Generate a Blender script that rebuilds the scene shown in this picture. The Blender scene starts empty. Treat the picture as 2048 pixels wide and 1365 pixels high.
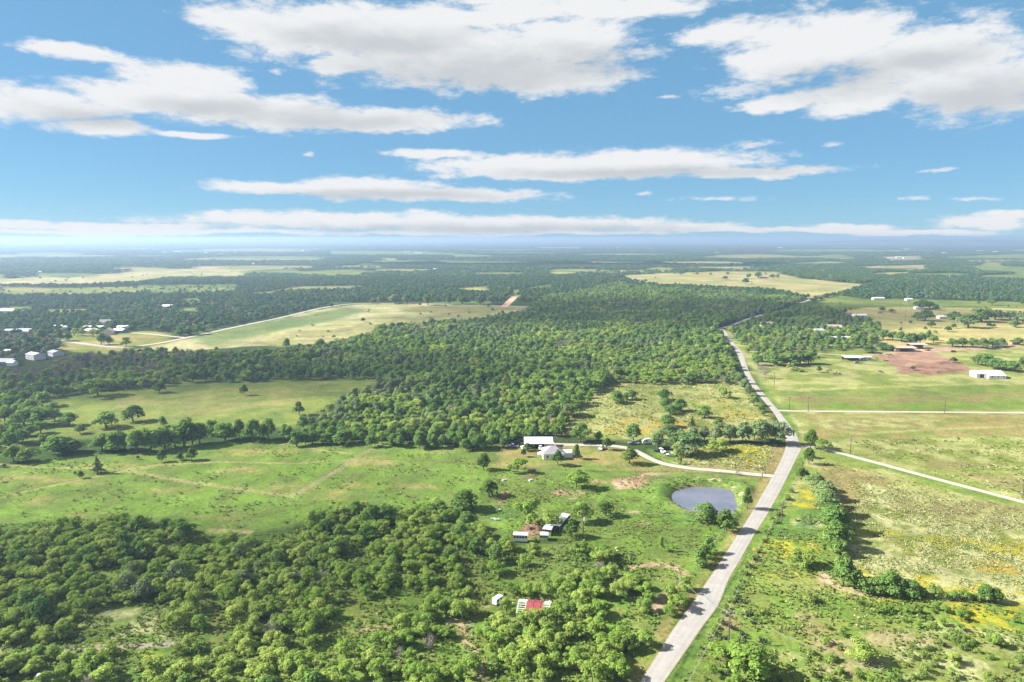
import bpy, math, random
import numpy as np
from mathutils import Vector

SC = bpy.context.scene
COL = SC.collection
R = math.radians

# ------------------------------------------------------------------ camera
H = 105.0
FPX = 1365.0
PITCH = math.atan((682.5 - 477.0) / FPX)
cam_data = bpy.data.cameras.new('camera')
cam_data.sensor_width = 36.0
cam_data.lens = 36.0 * FPX / 2048.0
cam_data.clip_start = 1.0
cam_data.clip_end = 120000.0
cam = bpy.data.objects.new('camera', cam_data)
cam.location = (0, 0, H)
cam.rotation_euler = (math.pi / 2 - PITCH, 0, 0)
COL.objects.link(cam)
SC.camera = cam

# ------------------------------------------------------------------ render look
SC.render.engine = 'CYCLES'
SC.view_settings.view_transform = 'Standard'
SC.view_settings.look = 'None'
SC.view_settings.gamma = 1.0
SC.view_settings.use_curve_mapping = False
SC.view_settings.exposure = 2.2
cy = SC.cycles
cy.max_bounces = 5
cy.diffuse_bounces = 2
cy.glossy_bounces = 2
cy.transmission_bounces = 2
cy.transparent_max_bounces = 8
cy.volume_bounces = 0
cy.caustics_reflective = False
cy.caustics_refractive = False
cy.sample_clamp_indirect = 4.0
try:
    cy.use_denoising = True
    cy.denoiser = 'OPENIMAGEDENOISE'
    cy.denoising_input_passes = 'RGB_ALBEDO_NORMAL'
    cy.denoising_prefilter = 'ACCURATE'
except Exception:
    pass

# ------------------------------------------------------------------ sun
SUN_EL = 34.0
sun_from = Vector((-1.0, 0.10, 0.0)).normalized() * math.cos(R(SUN_EL)) + Vector((0, 0, math.sin(R(SUN_EL))))
sd = bpy.data.lights.new('sun', 'SUN')
sd.energy = 4.6
sd.angle = R(0.53)
sd.color = (1.0, 0.95, 0.87)
sun = bpy.data.objects.new('sun', sd)
sun.rotation_euler = (-sun_from).to_track_quat('-Z', 'Y').to_euler()
COL.objects.link(sun)

# ------------------------------------------------------------------ node helper
class Nodes:
    def __init__(self, tree):
        self.t = tree
    def new(self, typ, **kw):
        n = self.t.nodes.new(typ)
        for k, v in kw.items():
            setattr(n, k, v)
        return n
    def put(self, sock, v):
        if v is None:
            return
        if isinstance(v, bpy.types.NodeSocket):
            self.t.links.new(v, sock)
        else:
            if sock.type == 'RGBA' and len(v) == 3:
                v = (*v, 1.0)
            sock.default_value = v
    def math(self, op, a, b=None, c=None, clamp=False):
        n = self.new('ShaderNodeMath', operation=op)
        n.use_clamp = clamp
        for i, v in enumerate((a, b, c)):
            self.put(n.inputs[i], v)
        return n.outputs[0]
    def vmath(self, op, a, b=None, c=None, out=0):
        n = self.new('ShaderNodeVectorMath', operation=op)
        for i, v in enumerate((a, b, c)):
            self.put(n.inputs[i], v)
        return n.outputs[out]
    def ramp(self, v, lo, hi, a=0.0, b=1.0, smooth=True):
        n = self.new('ShaderNodeMapRange')
        n.interpolation_type = 'SMOOTHSTEP' if smooth else 'LINEAR'
        self.put(n.inputs[0], v)
        for i, x in enumerate((lo, hi, a, b)):
            self.put(n.inputs[i + 1], x)
        return n.outputs[0]
    def mix(self, f, a, b, blend='MIX'):
        n = self.new('ShaderNodeMix', data_type='RGBA', blend_type=blend)
        n.clamp_factor = True
        self.put(n.inputs[0], f)
        self.put(n.inputs[6], a)
        self.put(n.inputs[7], b)
        return n.outputs[2]
    def noise(self, vec, scale, detail=4, rough=0.55, dist=0.0, out=0):
        n = self.new('ShaderNodeTexNoise')
        if vec is not None:
            self.put(n.inputs['Vector'], vec)
        n.inputs['Scale'].default_value = scale
        n.inputs['Detail'].default_value = detail
        n.inputs['Roughness'].default_value = rough
        n.inputs['Distortion'].default_value = dist
        return n.outputs[out]

def px_dir(px, py):
    dx, dy = (px - 1024.0) / FPX, -(py - 682.5) / FPX
    cp, sp = math.cos(PITCH), math.sin(PITCH)
    return Vector((dx, cp + dy * sp, -sp + dy * cp))

def px_angles(px, py):
    d = px_dir(px, py).normalized()
    return math.atan2(d.x, d.y), math.asin(d.z)

# ------------------------------------------------------------------ sky
W = bpy.data.worlds.new('World')
SC.world = W
W.use_nodes = True
W.node_tree.nodes.clear()
N = Nodes(W.node_tree)
sky = N.new('ShaderNodeTexSky', sky_type='NISHITA')
sky.sun_disc = False
sky.sun_elevation = R(SUN_EL)
sky.sun_rotation = math.atan2(sun_from.x, sun_from.y)
sky.altitude = 1500
sky.air_density = 0.9
sky.dust_density = 0.0
sky.ozone_density = 6.0
hs = N.new('ShaderNodeHueSaturation')
hs.inputs['Saturation'].default_value = 0.95
hs.inputs['Value'].default_value = 1.0
N.put(hs.inputs['Color'], sky.outputs[0])
SKY_COL = N.mix(1.0, hs.outputs[0], (0.90, 0.98, 0.92), 'MULTIPLY')
SKY_COL = N.mix(0.65, SKY_COL, (1.30, 3.0, 4.65))   # flat pale blue mixed in to even out the sky glow
tc = N.new('ShaderNodeTexCoord')
sep = N.new('ShaderNodeSeparateXYZ')
N.put(sep.inputs[0], tc.outputs['Generated'])
az = N.math('ARCTAN2', sep.outputs[0], sep.outputs[1])
el = N.math('ARCSINE', sep.outputs[2])
comb = N.new('ShaderNodeCombineXYZ')
N.put(comb.inputs[0], az)
N.put(comb.inputs[1], el)
AE = comb.outputs[0]
scaled = N.vmath('MULTIPLY', AE, (4.2, 10.5, 1.0))
warp_c = N.noise(scaled, 1.3, 6, 0.6, out=1)
warp = N.vmath('MULTIPLY', N.vmath('SUBTRACT', warp_c, (0.5, 0.5, 0.5)), (0.11, 0.026, 0.0))
AEW = N.vmath('ADD', AE, warp)
fb = N.noise(scaled, 4.0, 8, 0.62, 0.2)
fb_fine = N.noise(scaled, 14.0, 7, 0.66)

# each entry: centre x, centre y, half width, half height of one lobe of a cloud bank
CLOUD_LOBES = [
    (520, 45, 185, 36), (640, 70, 230, 62), (800, 40, 370, 44), (900, 105, 330, 92), (700, 130, 115, 28), (1060, 150, 250, 50), (1120, 90, 170, 75),
    (1040, 30, 170, 36), (1210, 14, 260, 40), (1010, 6, 120, 14),
    (1460, 60, 120, 34), (1640, 80, 230, 82), (1560, 120, 120, 60), (1850, 110, 290, 86), (1950, 180, 260, 76), (1720, 195, 200, 42), (2150, 150, 200, 95), (1560, 205, 110, 22),
    (150, 108, 145, 20), (370, 152, 160, 42), (330, 195, 240, 44), (560, 225, 270, 44), (760, 240, 240, 30), (90, 205, 170, 46), (210, 255, 140, 24), (410, 272, 110, 11), (-60, 190, 160, 60),
    (860, 308, 120, 14), (1030, 330, 250, 30), (1280, 325, 340, 34), (1500, 345, 240, 16), (1150, 350, 330, 18),
    (560, 376, 200, 16), (740, 378, 180, 26), (900, 392, 250, 16),
    (250, 452, 300, 14), (700, 440, 420, 22), (1000, 448, 480, 22), (1360, 455, 150, 12), (60, 450, 200, 12), (450, 428, 40, 6),
    (1960, 444, 150, 20), (1700, 452, 110, 12), (2050, 425, 120, 10), (1640, 460, 200, 8), (1830, 463, 260, 8), (1480, 462, 180, 7), (300, 464, 500, 8), (1000, 466, 500, 6),
]
WISP_LOBES = [
    (1290, 106, 70, 16), (1480, 178, 100, 22), (1540, 165, 70, 14),
    (1520, 284, 64, 11), (1876, 344, 48, 5), (1828, 394, 44, 6), (614, 311, 18, 6), (1955, 398, 70, 5), (1430, 399, 95, 6), (556, 137, 22, 10), (1346, 190, 26, 6), (1682, 291, 24, 6), (1300, 388, 20, 5),
]
SHADE_LOBES = [
    (960, 145, 330, 55), (760, 85, 200, 36), (1180, 130, 150, 40), (640, 240, 230, 24), (200, 235, 160, 26), (1980, 200, 210, 50), (1680, 160, 170, 40), (1280, 348, 380, 15), (780, 392, 260, 12), (1000, 458, 500, 12), (420, 215, 130, 22),
    (1850, 120, 150, 30),
]
def lobe_field(lobes, vec):
    cur = None
    for (cx_, cy_, rx_, ry_) in lobes:
        a0, e0 = px_angles(cx_, cy_)
        a1, _ = px_angles(cx_ + rx_, cy_)
        _, e1 = px_angles(cx_, cy_ - ry_)
        sx, sy = 1.0 / (a1 - a0), 1.0 / (e1 - e0)
        v = N.vmath('MULTIPLY_ADD', vec, (sx, sy, 0.0), (-a0 * sx, -e0 * sy, 0.0))
        l = N.vmath('LENGTH', v, out=1)
        cur = l if cur is None else N.math('SMOOTH_MIN', cur, l, 0.12)
    return N.math('SUBTRACT', 1.0, cur)
dens = lobe_field(CLOUD_LOBES, AEW)
dens = N.math('ADD', dens, N.math('MULTIPLY', N.math('SUBTRACT', fb, 0.5), 1.4))
dens = N.math('ADD', dens, N.math('MULTIPLY', N.math('SUBTRACT', fb_fine, 0.5), 0.60))
alpha = N.ramp(dens, -0.03, 0.50)
wisp = lobe_field(WISP_LOBES, AEW)
wisp = N.math('ADD', wisp, N.math('MULTIPLY', N.math('SUBTRACT', fb_fine, 0.55), 2.6))
alpha = N.math('MAXIMUM', alpha, N.math('MULTIPLY', N.ramp(wisp, -0.2, 0.9), 0.75))
shade = lobe_field(SHADE_LOBES, AEW)
lift = N.vmath('ADD', scaled, (-0.05, 0.16, 0.0))
fb2 = N.noise(lift, 4.0, 8, 0.62, 0.2)
relief = N.math('SUBTRACT', fb2, fb)
sh = N.math('MULTIPLY_ADD', relief, 1.05, N.math('MULTIPLY', shade, 0.75))
sh = N.math('ADD', sh, N.math('MULTIPLY', N.math('SUBTRACT', fb, 0.42), 0.5))
sh = N.ramp(sh, -0.35, 0.75)
CLOUD_WHITE = (5.7, 5.8, 5.9)
CLOUD_GREY = (3.9, 4.15, 4.35)
ccol = N.mix(sh, CLOUD_WHITE, CLOUD_GREY)
# the cumulus field goes on overhead and to the sides
zc = N.math('MAXIMUM', sep.outputs[2], 0.04)
plane = N.new('ShaderNodeCombineXYZ')
N.put(plane.inputs[0], N.math('DIVIDE', sep.outputs[0], zc))
N.put(plane.inputs[1], N.math('DIVIDE', sep.outputs[1], zc))
over = N.noise(plane.outputs[0], 1.1, 6, 0.58)
beyond = N.math('MAXIMUM', N.ramp(el, 0.33, 0.46), N.math('MULTIPLY', N.ramp(N.math('ABSOLUTE', az), 0.78, 0.95), N.ramp(el, 0.02, 0.10)))
oa = N.math('MULTIPLY', N.ramp(over, 0.42, 0.55), beyond)
ccol = N.mix(N.math('MULTIPLY', beyond, N.ramp(over, 0.52, 0.70)), ccol, CLOUD_GREY)
alpha = N.math('MAXIMUM', alpha, oa)
final = N.mix(alpha, SKY_COL, ccol)
bg = N.new('ShaderNodeBackground')
bg.inputs['Strength'].default_value = 0.0335
N.put(bg.inputs['Color'], final)
out = N.new('ShaderNodeOutputWorld')
N.put(out.inputs[0], bg.outputs[0])
W.cycles.sampling_method = 'MANUAL'
W.cycles.sample_map_resolution = 512

# ------------------------------------------------------------------ where a pixel of the survey picture meets level ground
def at(px, py, z=0.0):
    d = px_dir(px, py)
    t = (z - H) / d.z
    return np.array((d.x * t, d.y * t))

def atp(pts, z=0.0):
    return np.array([at(x, y, z) for x, y in pts])

def depth(px, py):
    """metres per pixel across the view at that ground point"""
    d = px_dir(px, py)
    return (-H / d.z) / FPX

# ------------------------------------------------------------------ numpy noise
def _hash(ix, iy, seed):
    h = (ix.astype(np.int64) * 374761393 + iy.astype(np.int64) * 668265263 + seed * 1442695041) & 0xFFFFFFFF
    h = ((h ^ (h >> 13)) * 1274126177) & 0xFFFFFFFF
    return ((h ^ (h >> 16)) & 0xFFFF) / 65535.0

def vnoise(P, seed=0):
    i = np.floor(P)
    f = P - i
    f = f * f * (3 - 2 * f)
    ix, iy = i[:, 0], i[:, 1]
    a, b = _hash(ix, iy, seed), _hash(ix + 1, iy, seed)
    c, d = _hash(ix, iy + 1, seed), _hash(ix + 1, iy + 1, seed)
    return (a * (1 - f[:, 0]) + b * f[:, 0]) * (1 - f[:, 1]) + (c * (1 - f[:, 0]) + d * f[:, 0]) * f[:, 1]

def fbm(P, scale, seed=0, octaves=4):
    """scale in metres; mean 0.5"""
    s, amp, tot = np.zeros(len(P)), 1.0, 0.0
    Q = P / scale
    for k in range(octaves):
        s += amp * vnoise(Q + 17.3 * k, seed + k)
        tot += amp
        amp *= 0.55
        Q = Q * 2.03
    return s / tot

def sstep(lo, hi, x):
    t = np.clip((x - lo) / (hi - lo), 0, 1)
    return t * t * (3 - 2 * t)

def seg_dist(P, A, B):
    ab = B - A
    t = np.clip(((P - A) @ ab) / max(ab @ ab, 1e-9), 0, 1)
    d = P - A - t[:, None] * ab
    return np.sqrt((d * d).sum(1))

def line_dist(P, pts):
    d = np.full(len(P), 1e9)
    for A, B in zip(pts[:-1], pts[1:]):
        d = np.minimum(d, seg_dist(P, A, B))
    return d

def inside(P, poly):
    res = np.zeros(len(P), bool)
    x, y = P[:, 0], P[:, 1]
    n = len(poly)
    for i in range(n):
        x1, y1 = poly[i]
        x2, y2 = poly[(i + 1) % n]
        if y1 == y2:
            continue
        c = ((y1 > y) != (y2 > y)) & (x < (x2 - x1) * (y - y1) / (y2 - y1) + x1)
        res ^= c
    return res

def poly_sd(P, poly):
    d = line_dist(P, np.vstack([poly, poly[:1]]))
    return np.where(inside(P, poly), d, -d)

# ------------------------------------------------------------------ colours of what covers the ground
C_GREEN = (0.118, 0.166, 0.042); C_BRIGHT = (0.132, 0.212, 0.038); C_LUSH = (0.088, 0.158, 0.036)
C_OLIVE = (0.17, 0.205, 0.050); C_STRAW = (0.27, 0.235, 0.095); C_PALE = (0.29, 0.295, 0.115)
C_CREAM = (0.37, 0.37, 0.18); C_YELLOW = (0.36, 0.325, 0.03); C_ORANGE = (0.33, 0.245, 0.05); C_DIRT = (0.34, 0.215, 0.145)
C_TAN = (0.40, 0.30, 0.20); C_REDDIRT = (0.27, 0.165, 0.12); C_BROWN = (0.15, 0.085, 0.055); C_WOODS = (0.045, 0.075, 0.022)
C_MOWN = (0.25, 0.21, 0.08); C_GRAVEL = (0.50, 0.44, 0.36); C_DUN = (0.20, 0.172, 0.075); C_BLUEGRN = (0.085, 0.15, 0.055)

PAINT = []
def area(pts, A, B, scale, feather=3.0, rag=4.0, amount=1.0, lo=0.38, hi=0.62, z=0.0):
    PAINT.append(('area', atp(pts, z), A, B, scale, feather, rag, amount, lo, hi))
def blob(cx, cy, rx, ry, A, B=None, scale=6.0, feather=2.5, rag=4.0, amount=1.0):
    pts = [(cx + rx * math.cos(t), cy + ry * math.sin(t)) for t in np.linspace(0, 2 * math.pi, 15)[:-1]]
    area(pts, A, B or A, scale, feather, rag, amount)
def track(pts, width, A, amount=1.0, feather=0.8, rag=0.8, B=None):
    PAINT.append(('track', atp(pts), A, B or A, 5.0, feather, rag, amount, 0.38, 0.62, width))

# fields far away
FAR_FIELDS = [
    ([(-200, 566), (0, 559), (102, 552), (239, 547), (300, 540), (379, 538), (519, 537), (530, 546), (492, 550), (492, 558), (342, 559), (290, 566), (205, 571), (0, 574), (-200, 580)], (0.38, 0.33, 0.17), (0.27, 0.27, 0.11)),
    ([(560, 545), (700, 540), (735, 542), (735, 549), (700, 554), (581, 552)], C_OLIVE, C_GREEN),
    ([(-200, 580), (0, 575), (130, 576), (290, 573), (300, 588), (150, 594), (0, 593), (-200, 598)], C_OLIVE, C_STRAW),
    ([(273, 571), (480, 569), (470, 588), (300, 592)], C_GREEN, C_OLIVE),
    ([(513, 588), (598, 574), (700, 572), (750, 575), (700, 581), (581, 585), (523, 594)], C_OLIVE, C_STRAW),
    ([(-40, 616), (61, 613), (66, 624), (10, 626)], C_GREEN, C_OLIVE),
    ([(85, 620), (178, 618), (178, 626), (102, 630)], C_STRAW, C_OLIVE),
    ([(358, 616), (397, 616), (397, 628), (362, 629)], C_GREEN, C_OLIVE),
    ([(262, 700), (345, 684), (450, 661), (560, 638), (640, 619), (700, 610), (830, 607), (1056, 613), (1040, 628), (930, 640), (770, 655), (730, 668), (640, 688), (560, 690), (400, 700), (320, 704), (240, 712)], (0.36, 0.335, 0.18), (0.27, 0.275, 0.12)),
    ([(125, 700), (112, 668), (200, 668), (300, 662), (345, 668), (345, 682), (262, 696), (240, 712), (180, 708)], C_STRAW, C_OLIVE),
    ([(834, 581), (977, 573), (977, 588), (899, 581)], C_PALE, C_STRAW),
    ([(868, 604), (984, 602), (984, 611), (868, 611)], C_BLUEGRN, C_GREEN),
    ([(1022, 581), (1046, 578), (1034, 594), (1024, 594)], C_STRAW, C_OLIVE),
    ([(1052, 577), (1104, 569), (1104, 577), (1056, 584)], C_OLIVE, C_GREEN),
    ([(1237, 552), (1348, 546), (1450, 543), (1550, 544), (1600, 556), (1725, 570), (1712, 580), (1680, 586), (1612, 598), (1560, 584), (1440, 577), (1330, 572), (1260, 560)], (0.36, 0.31, 0.14), (0.25, 0.26, 0.10)),
    ([(1632, 604), (1673, 591), (1731, 598), (1826, 599), (2048, 604), (2300, 604), (2300, 622), (1997, 617), (1860, 614), (1724, 617), (1676, 624)], C_OLIVE, C_GREEN),
    ([(1676, 624), (1724, 616), (1860, 614), (1997, 617), (2300, 621), (2300, 700), (2048, 692), (1760, 692), (1760, 660), (1735, 640)], (0.40, 0.33, 0.13), (0.33, 0.31, 0.12)),
    ([(755, 516), (794, 517), (793, 523), (765, 521)], C_STRAW, C_OLIVE),
    ([(660, 502), (850, 503), (910, 508), (984, 511), (984, 516), (912, 516), (900, 511), (660, 511)], C_OLIVE, C_GREEN),
    ([(1073, 494), (1169, 495), (1160, 498), (1075, 498)], C_STRAW, C_OLIVE),
    ([(1169, 523), (1244, 525), (1240, 530), (1180, 527)], C_STRAW, C_PALE),
    ([(1611, 515), (1676, 508), (1717, 518), (1690, 522)], C_GREEN, C_OLIVE),
    ([(1529, 529), (1656, 523), (1720, 527), (1649, 531)], C_PALE, C_OLIVE),
    ([(1700, 534), (1860, 530), (1826, 542), (1734, 540)], C_TAN, C_STRAW),
    ([(1860, 515), (2048, 508), (2300, 506), (2300, 520), (1912, 519)], C_OLIVE, C_GREEN),
    ([(1929, 532), (2048, 533), (2300, 533), (2300, 551), (2048, 550), (1963, 545)], C_OLIVE, C_BLUEGRN),
    ([(1760, 514), (1840, 512), (1850, 522), (1780, 524)], C_TAN, C_OLIVE),
    ([(2020, 500), (2200, 497), (2200, 503), (2030, 504)], C_PALE, C_OLIVE),
    ([(386, 534), (475, 532), (475, 538), (400, 539)], C_TAN, C_TAN),
    ([(850, 521), (1040, 524), (1110, 528), (900, 530)], C_GREEN, C_BLUEGRN),
    ([(330, 502), (470, 500), (500, 504), (350, 506)], C_OLIVE, C_GREEN),
    ([(20, 507), (140, 505), (200, 509), (60, 512)], C_OLIVE, C_BLUEGRN),
]
rs = random.Random(77)
for _ in range(84):
    x0, y0 = rs.uniform(-100, 2150), 480.5 + 78 * rs.random() ** 1.5
    w0, h0 = rs.uniform(30, 150) * (1.25 if y0 < 520 else 0.8), max(0.5, (y0 - 477) * rs.uniform(0.035, 0.10))
    ring_ = [(x0 + w0 * math.cos(t) * rs.uniform(0.7, 1.1), y0 + h0 * math.sin(t) * rs.uniform(0.7, 1.1)) for t in np.linspace(0, 2 * math.pi, 9)[:-1]]
    if all(q[1] > 478.6 for q in ring_):
        FAR_FIELDS.append((ring_, *rs.choice([(C_OLIVE, C_GREEN), (C_STRAW, C_OLIVE), (C_PALE, C_STRAW), (C_BLUEGRN, C_OLIVE)])))
for _ in range(16):
    x0, y0 = rs.uniform(-60, 720), rs.uniform(575, 655)
    if 262 < x0 and y0 > 606: continue
    ring_ = [(x0 + rs.uniform(14, 34) * math.cos(t), y0 + rs.uniform(2, 4.5) * math.sin(t)) for t in np.linspace(0, 2 * math.pi, 9)[:-1]]
    FAR_FIELDS.append((ring_, C_OLIVE, C_GREEN))
for pts, A, B in FAR_FIELDS:
    far = min(p[1] for p in pts)
    area(pts, A, B, 60.0 if far < 600 else 22.0, 14.0 if far < 600 else 5.0, 25.0 if far < 600 else 7.0)
area([(340, 668), (560, 640), (700, 612), (740, 622), (600, 655), (420, 690)], C_BLUEGRN, C_GREEN, 20, 14, 14, 0.8)
area([(480, 690), (700, 640), (1000, 620), (960, 640), (720, 672), (560, 694)], C_PALE, C_DUN, 14, 10, 10, 0.7)
area([(780, 612), (1040, 614), (1000, 628), (820, 626)], C_STRAW, C_OLIVE, 30, 12, 12, 0.8)
blob(1508, 578, 26, 5, C_ORANGE, C_STRAW, 20, 8, 12, 0.8)
blob(1400, 552, 30, 4, C_ORANGE, C_STRAW, 30, 8, 14, 0.7)
# the wide right hand country
RIGHT = [(1440, 660), (1700, 690), (2300, 690), (2300, 1450), (1250, 1450), (1560, 950), (1600, 892), (1500, 740)]
area(RIGHT, C_OLIVE, C_PALE, 14, 4, 4)
area([(1540, 700), (1700, 690), (1760, 700), (1730, 715), (1560, 724)], C_GREEN, C_OLIVE, 12)
area([(1526, 752), (1700, 745), (1880, 750), (2300, 755), (2300, 772), (1900, 770), (1700, 774), (1540, 782)], C_PALE, C_OLIVE, 12)
area([(1540, 784), (1900, 771), (2300, 768), (2300, 795), (1560, 793)], C_GREEN, C_OLIVE, 12)
area([(1560, 793), (2300, 780), (2300, 815), (1575, 816)], C_DUN, C_OLIVE, 16, 6, 8)
area([(1555, 806), (2300, 806), (2300, 822), (1565, 820)], C_BRIGHT, C_OLIVE, 14, 5, 6)
area([(1590, 828), (2300, 829), (2300, 868), (1700, 880), (1630, 878)], C_OLIVE, C_MOWN, 9)
blob(1770, 845, 130, 12, C_DUN, C_PALE, 5, 6, 9)
track([(1640, 835), (1660, 858), (1720, 868), (1850, 860), (2100, 850)], 4.0, C_PALE, 0.8)
track([(1660, 834), (1800, 832), (2100, 834)], 3.0, C_PALE, 0.5)
area([(1640, 884), (2300, 868), (2300, 1060), (2040, 990), (1830, 935), (1700, 905)], C_OLIVE, C_PALE, 8)
area([(1700, 905), (1830, 925), (2100, 1000), (2100, 985), (1980, 930), (1800, 905)], C_DUN, C_OLIVE, 7, 6, 8, 0.8)
area([(1640, 905), (1760, 935), (2060, 1030), (2300, 1110), (2300, 1060), (2040, 1002), (1830, 943), (1700, 912)], C_GREEN, C_BRIGHT, 8, 3, 3)
# brown, cream and gold bands of the flowering meadow
area([(1640, 925), (1740, 940), (1800, 960), (1790, 1010), (1700, 1020), (1650, 990)], C_DUN, C_MOWN, 5, 4, 6)
area([(1720, 960), (2300, 1090), (2300, 1250), (1700, 1140), (1690, 1040)], C_CREAM, C_OLIVE, 4.5, 4, 7, 1.0, 0.33, 0.67)
area([(1800, 980), (2300, 1050), (2300, 1090), (1900, 1050), (1790, 1010)], C_DUN, C_PALE, 5, 5, 7, 0.9)
area([(1690, 1058), (1900, 1070), (2300, 1085), (2300, 1150), (2000, 1110), (1820, 1084), (1700, 1080)], C_YELLOW, C_OLIVE, 6, 3, 7, 0.95, 0.36, 0.64)
area([(1840, 1100), (2060, 1130), (2300, 1180), (2300, 1210), (2050, 1160), (1900, 1130)], C_ORANGE, C_CREAM, 5, 4, 8, 0.85)
area([(1700, 1130), (1850, 1150), (2060, 1195), (2060, 1215), (1900, 1185), (1700, 1160)], C_CREAM, C_YELLOW, 4, 3, 6)
area([(1860, 1086), (1960, 1094), (1940, 1106), (1850, 1098)], C_LUSH, C_CREAM, 4, 3, 5, 0.8)
area([(1950, 1140), (2020, 1150), (2000, 1162), (1940, 1152)], C_LUSH, C_CREAM, 4, 3, 5, 0.7)
# scrub at the lower right
area([(1440, 1215), (1510, 1090), (1545, 1020), (1640, 985), (1690, 1100), (1690, 1180), (2010, 1210), (2300, 1240), (2300, 1450), (1330, 1450)], C_OLIVE, C_BRIGHT, 6, 3, 4)
area([(1545, 1030), (1640, 1010), (1680, 1100), (1660, 1110), (1530, 1080)], C_LUSH, C_BRIGHT, 6, 3, 4)
blob(1608, 990, 24, 22, C_YELLOW, C_OLIVE, 3.5, 2, 4, 0.95)
blob(1612, 1045, 26, 10, C_CREAM, C_BLUEGRN, 3.0, 2, 4, 0.8)
blob(1590, 1100, 60, 16, C_YELLOW, C_BRIGHT, 4.0, 3, 6, 0.9)
blob(1570, 1152, 60, 9, C_YELLOW, C_OLIVE, 3.0, 3, 5, 0.7)
blob(1640, 1178, 60, 18, C_STRAW, C_OLIVE, 4.0, 4, 5, 0.6)
blob(1800, 1195, 80, 7, C_YELLOW, C_BRIGHT, 3.0, 2, 4, 0.85)
area([(1900, 1205), (2300, 1235), (2300, 1290), (1960, 1270), (1880, 1230)], C_BRIGHT, C_YELLOW, 5, 4, 6, 0.8)
area([(1830, 1290), (1900, 1255), (2300, 1300), (2300, 1420), (1900, 1400), (1800, 1330)], C_CREAM, C_OLIVE, 4, 4, 6, 0.85)
for b in [(1455, 1235, 16, 26), (1560, 1310, 28, 9), (1620, 1260, 30, 9), (1690, 1290, 60, 14), (1780, 1275, 50, 12), (1660, 1340, 60, 10), (1730, 1330, 40, 12), (1850, 1285, 30, 7), (1600, 1232, 26, 6)]:
    blob(*b, C_TAN, C_DIRT, 3.0, 2, 3, 0.5)
track([(1648, 1148), (1662, 1165), (1700, 1185), (1760, 1195)], 2.2, C_TAN, 0.9)
blob(1652, 1160, 10, 12, C_TAN, C_DIRT, 3, 1.5, 2)
# feed yard
area([(1750, 712), (1800, 704), (1870, 703), (1900, 718), (1945, 742), (1860, 750), (1800, 747), (1780, 728)], C_DIRT, C_REDDIRT, 7, 3, 4)
area([(1800, 735), (1900, 722), (1945, 742), (1860, 751), (1800, 747)], C_BROWN, C_REDDIRT, 6, 4, 6, 0.8)
area([(1780, 700), (1870, 694), (2040, 690), (2040, 696), (1880, 704), (1800, 706)], C_TAN, C_DIRT, 6, 2, 3)
track([(1640, 708), (1720, 712), (1800, 704), (1900, 696)], 5, C_TAN, 0.9)
# ------------------------------------------------------------------ left of the road
area([(-300, 812), (0, 798), (110, 788), (160, 774), (300, 764), (420, 754), (745, 748), (775, 757), (690, 792), (620, 832), (590, 856), (440, 852), (230, 872), (90, 890), (-300, 910)], C_GREEN, C_OLIVE, 12, 4, 5)
area([(200, 800), (430, 775), (640, 765), (600, 815), (420, 830), (250, 840)], C_OLIVE, C_STRAW, 10, 8, 10, 0.5)
area([(-300, 945), (0, 935), (190, 910), (400, 888), (590, 878), (700, 884), (990, 884), (1010, 892), (980, 945), (985, 1010), (900, 1020), (680, 1020), (620, 1045), (480, 1068), (420, 1068), (250, 1045), (-300, 1055)], C_GREEN, C_BRIGHT, 9, 4, 5)
for b in [(260, 930, 90, 7), (60, 960, 80, 8), (520, 905, 90, 7), (600, 900, 60, 5), (740, 925, 40, 6), (330, 985, 60, 6), (560, 975, 70, 6), (860, 900, 50, 4), (420, 1035, 60, 8), (200, 1030, 70, 6), (830, 975, 40, 5), (660, 985, 40, 6), (500, 940, 60, 5), (70, 1003, 16, 5), (180, 968, 30, 5), (720, 970, 20, 4)]:
    blob(*b, C_STRAW, C_OLIVE, 3.5, 5, 7, 0.85)
for b in [(150, 945, 60, 6), (480, 915, 60, 6), (600, 915, 50, 5), (100, 1005, 90, 8), (430, 960, 70, 8), (850, 945, 70, 9), (800, 990, 60, 8), (560, 1010, 100, 8), (700, 900, 40, 4), (930, 905, 30, 5)]:
    blob(*b, C_BRIGHT, C_GREEN, 5, 5, 8, 0.85)
T_STRAW = (0.29, 0.255, 0.12)
track([(-60, 1008), (0, 996), (85, 976), (188, 955), (256, 942), (300, 936)], 2.2, T_STRAW, 0.62)
track([(-60, 1003), (0, 993), (85, 973), (188, 952)], 0.7, C_BROWN, 0.8, 0.4, 0.4)
track([(256, 942), (342, 959), (461, 976), (588, 993)], 3.0, T_STRAW, 0.65)
track([(588, 991), (680, 938), (714, 914), (765, 888)], 3.0, (0.24, 0.22, 0.12), 0.6)
track([(586, 985), (680, 933)], 0.7, C_BROWN, 0.5, 0.4, 0.4)
track([(256, 938), (308, 931), (444, 924), (588, 927), (700, 921), (720, 918)], 2.2, T_STRAW, 0.6)
track([(256, 935), (308, 929), (444, 922), (588, 925)], 0.7, C_BROWN, 0.6, 0.4, 0.4)
track([(748, 918), (850, 922), (947, 928)], 1.3, C_BROWN, 0.75, 0.5, 0.5)
track([(560, 887), (615, 897), (700, 908)], 1.6, T_STRAW, 0.8)
track([(-40, 931), (0, 929), (96, 936), (154, 936), (256, 940)], 2.0, T_STRAW, 0.8)
track([(420, 1061), (500, 1065)], 3.0, T_STRAW, 0.9)
track([(990, 890), (955, 918), (935, 950)], 1.0, C_BROWN, 0.5, 0.5, 0.5)
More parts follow.
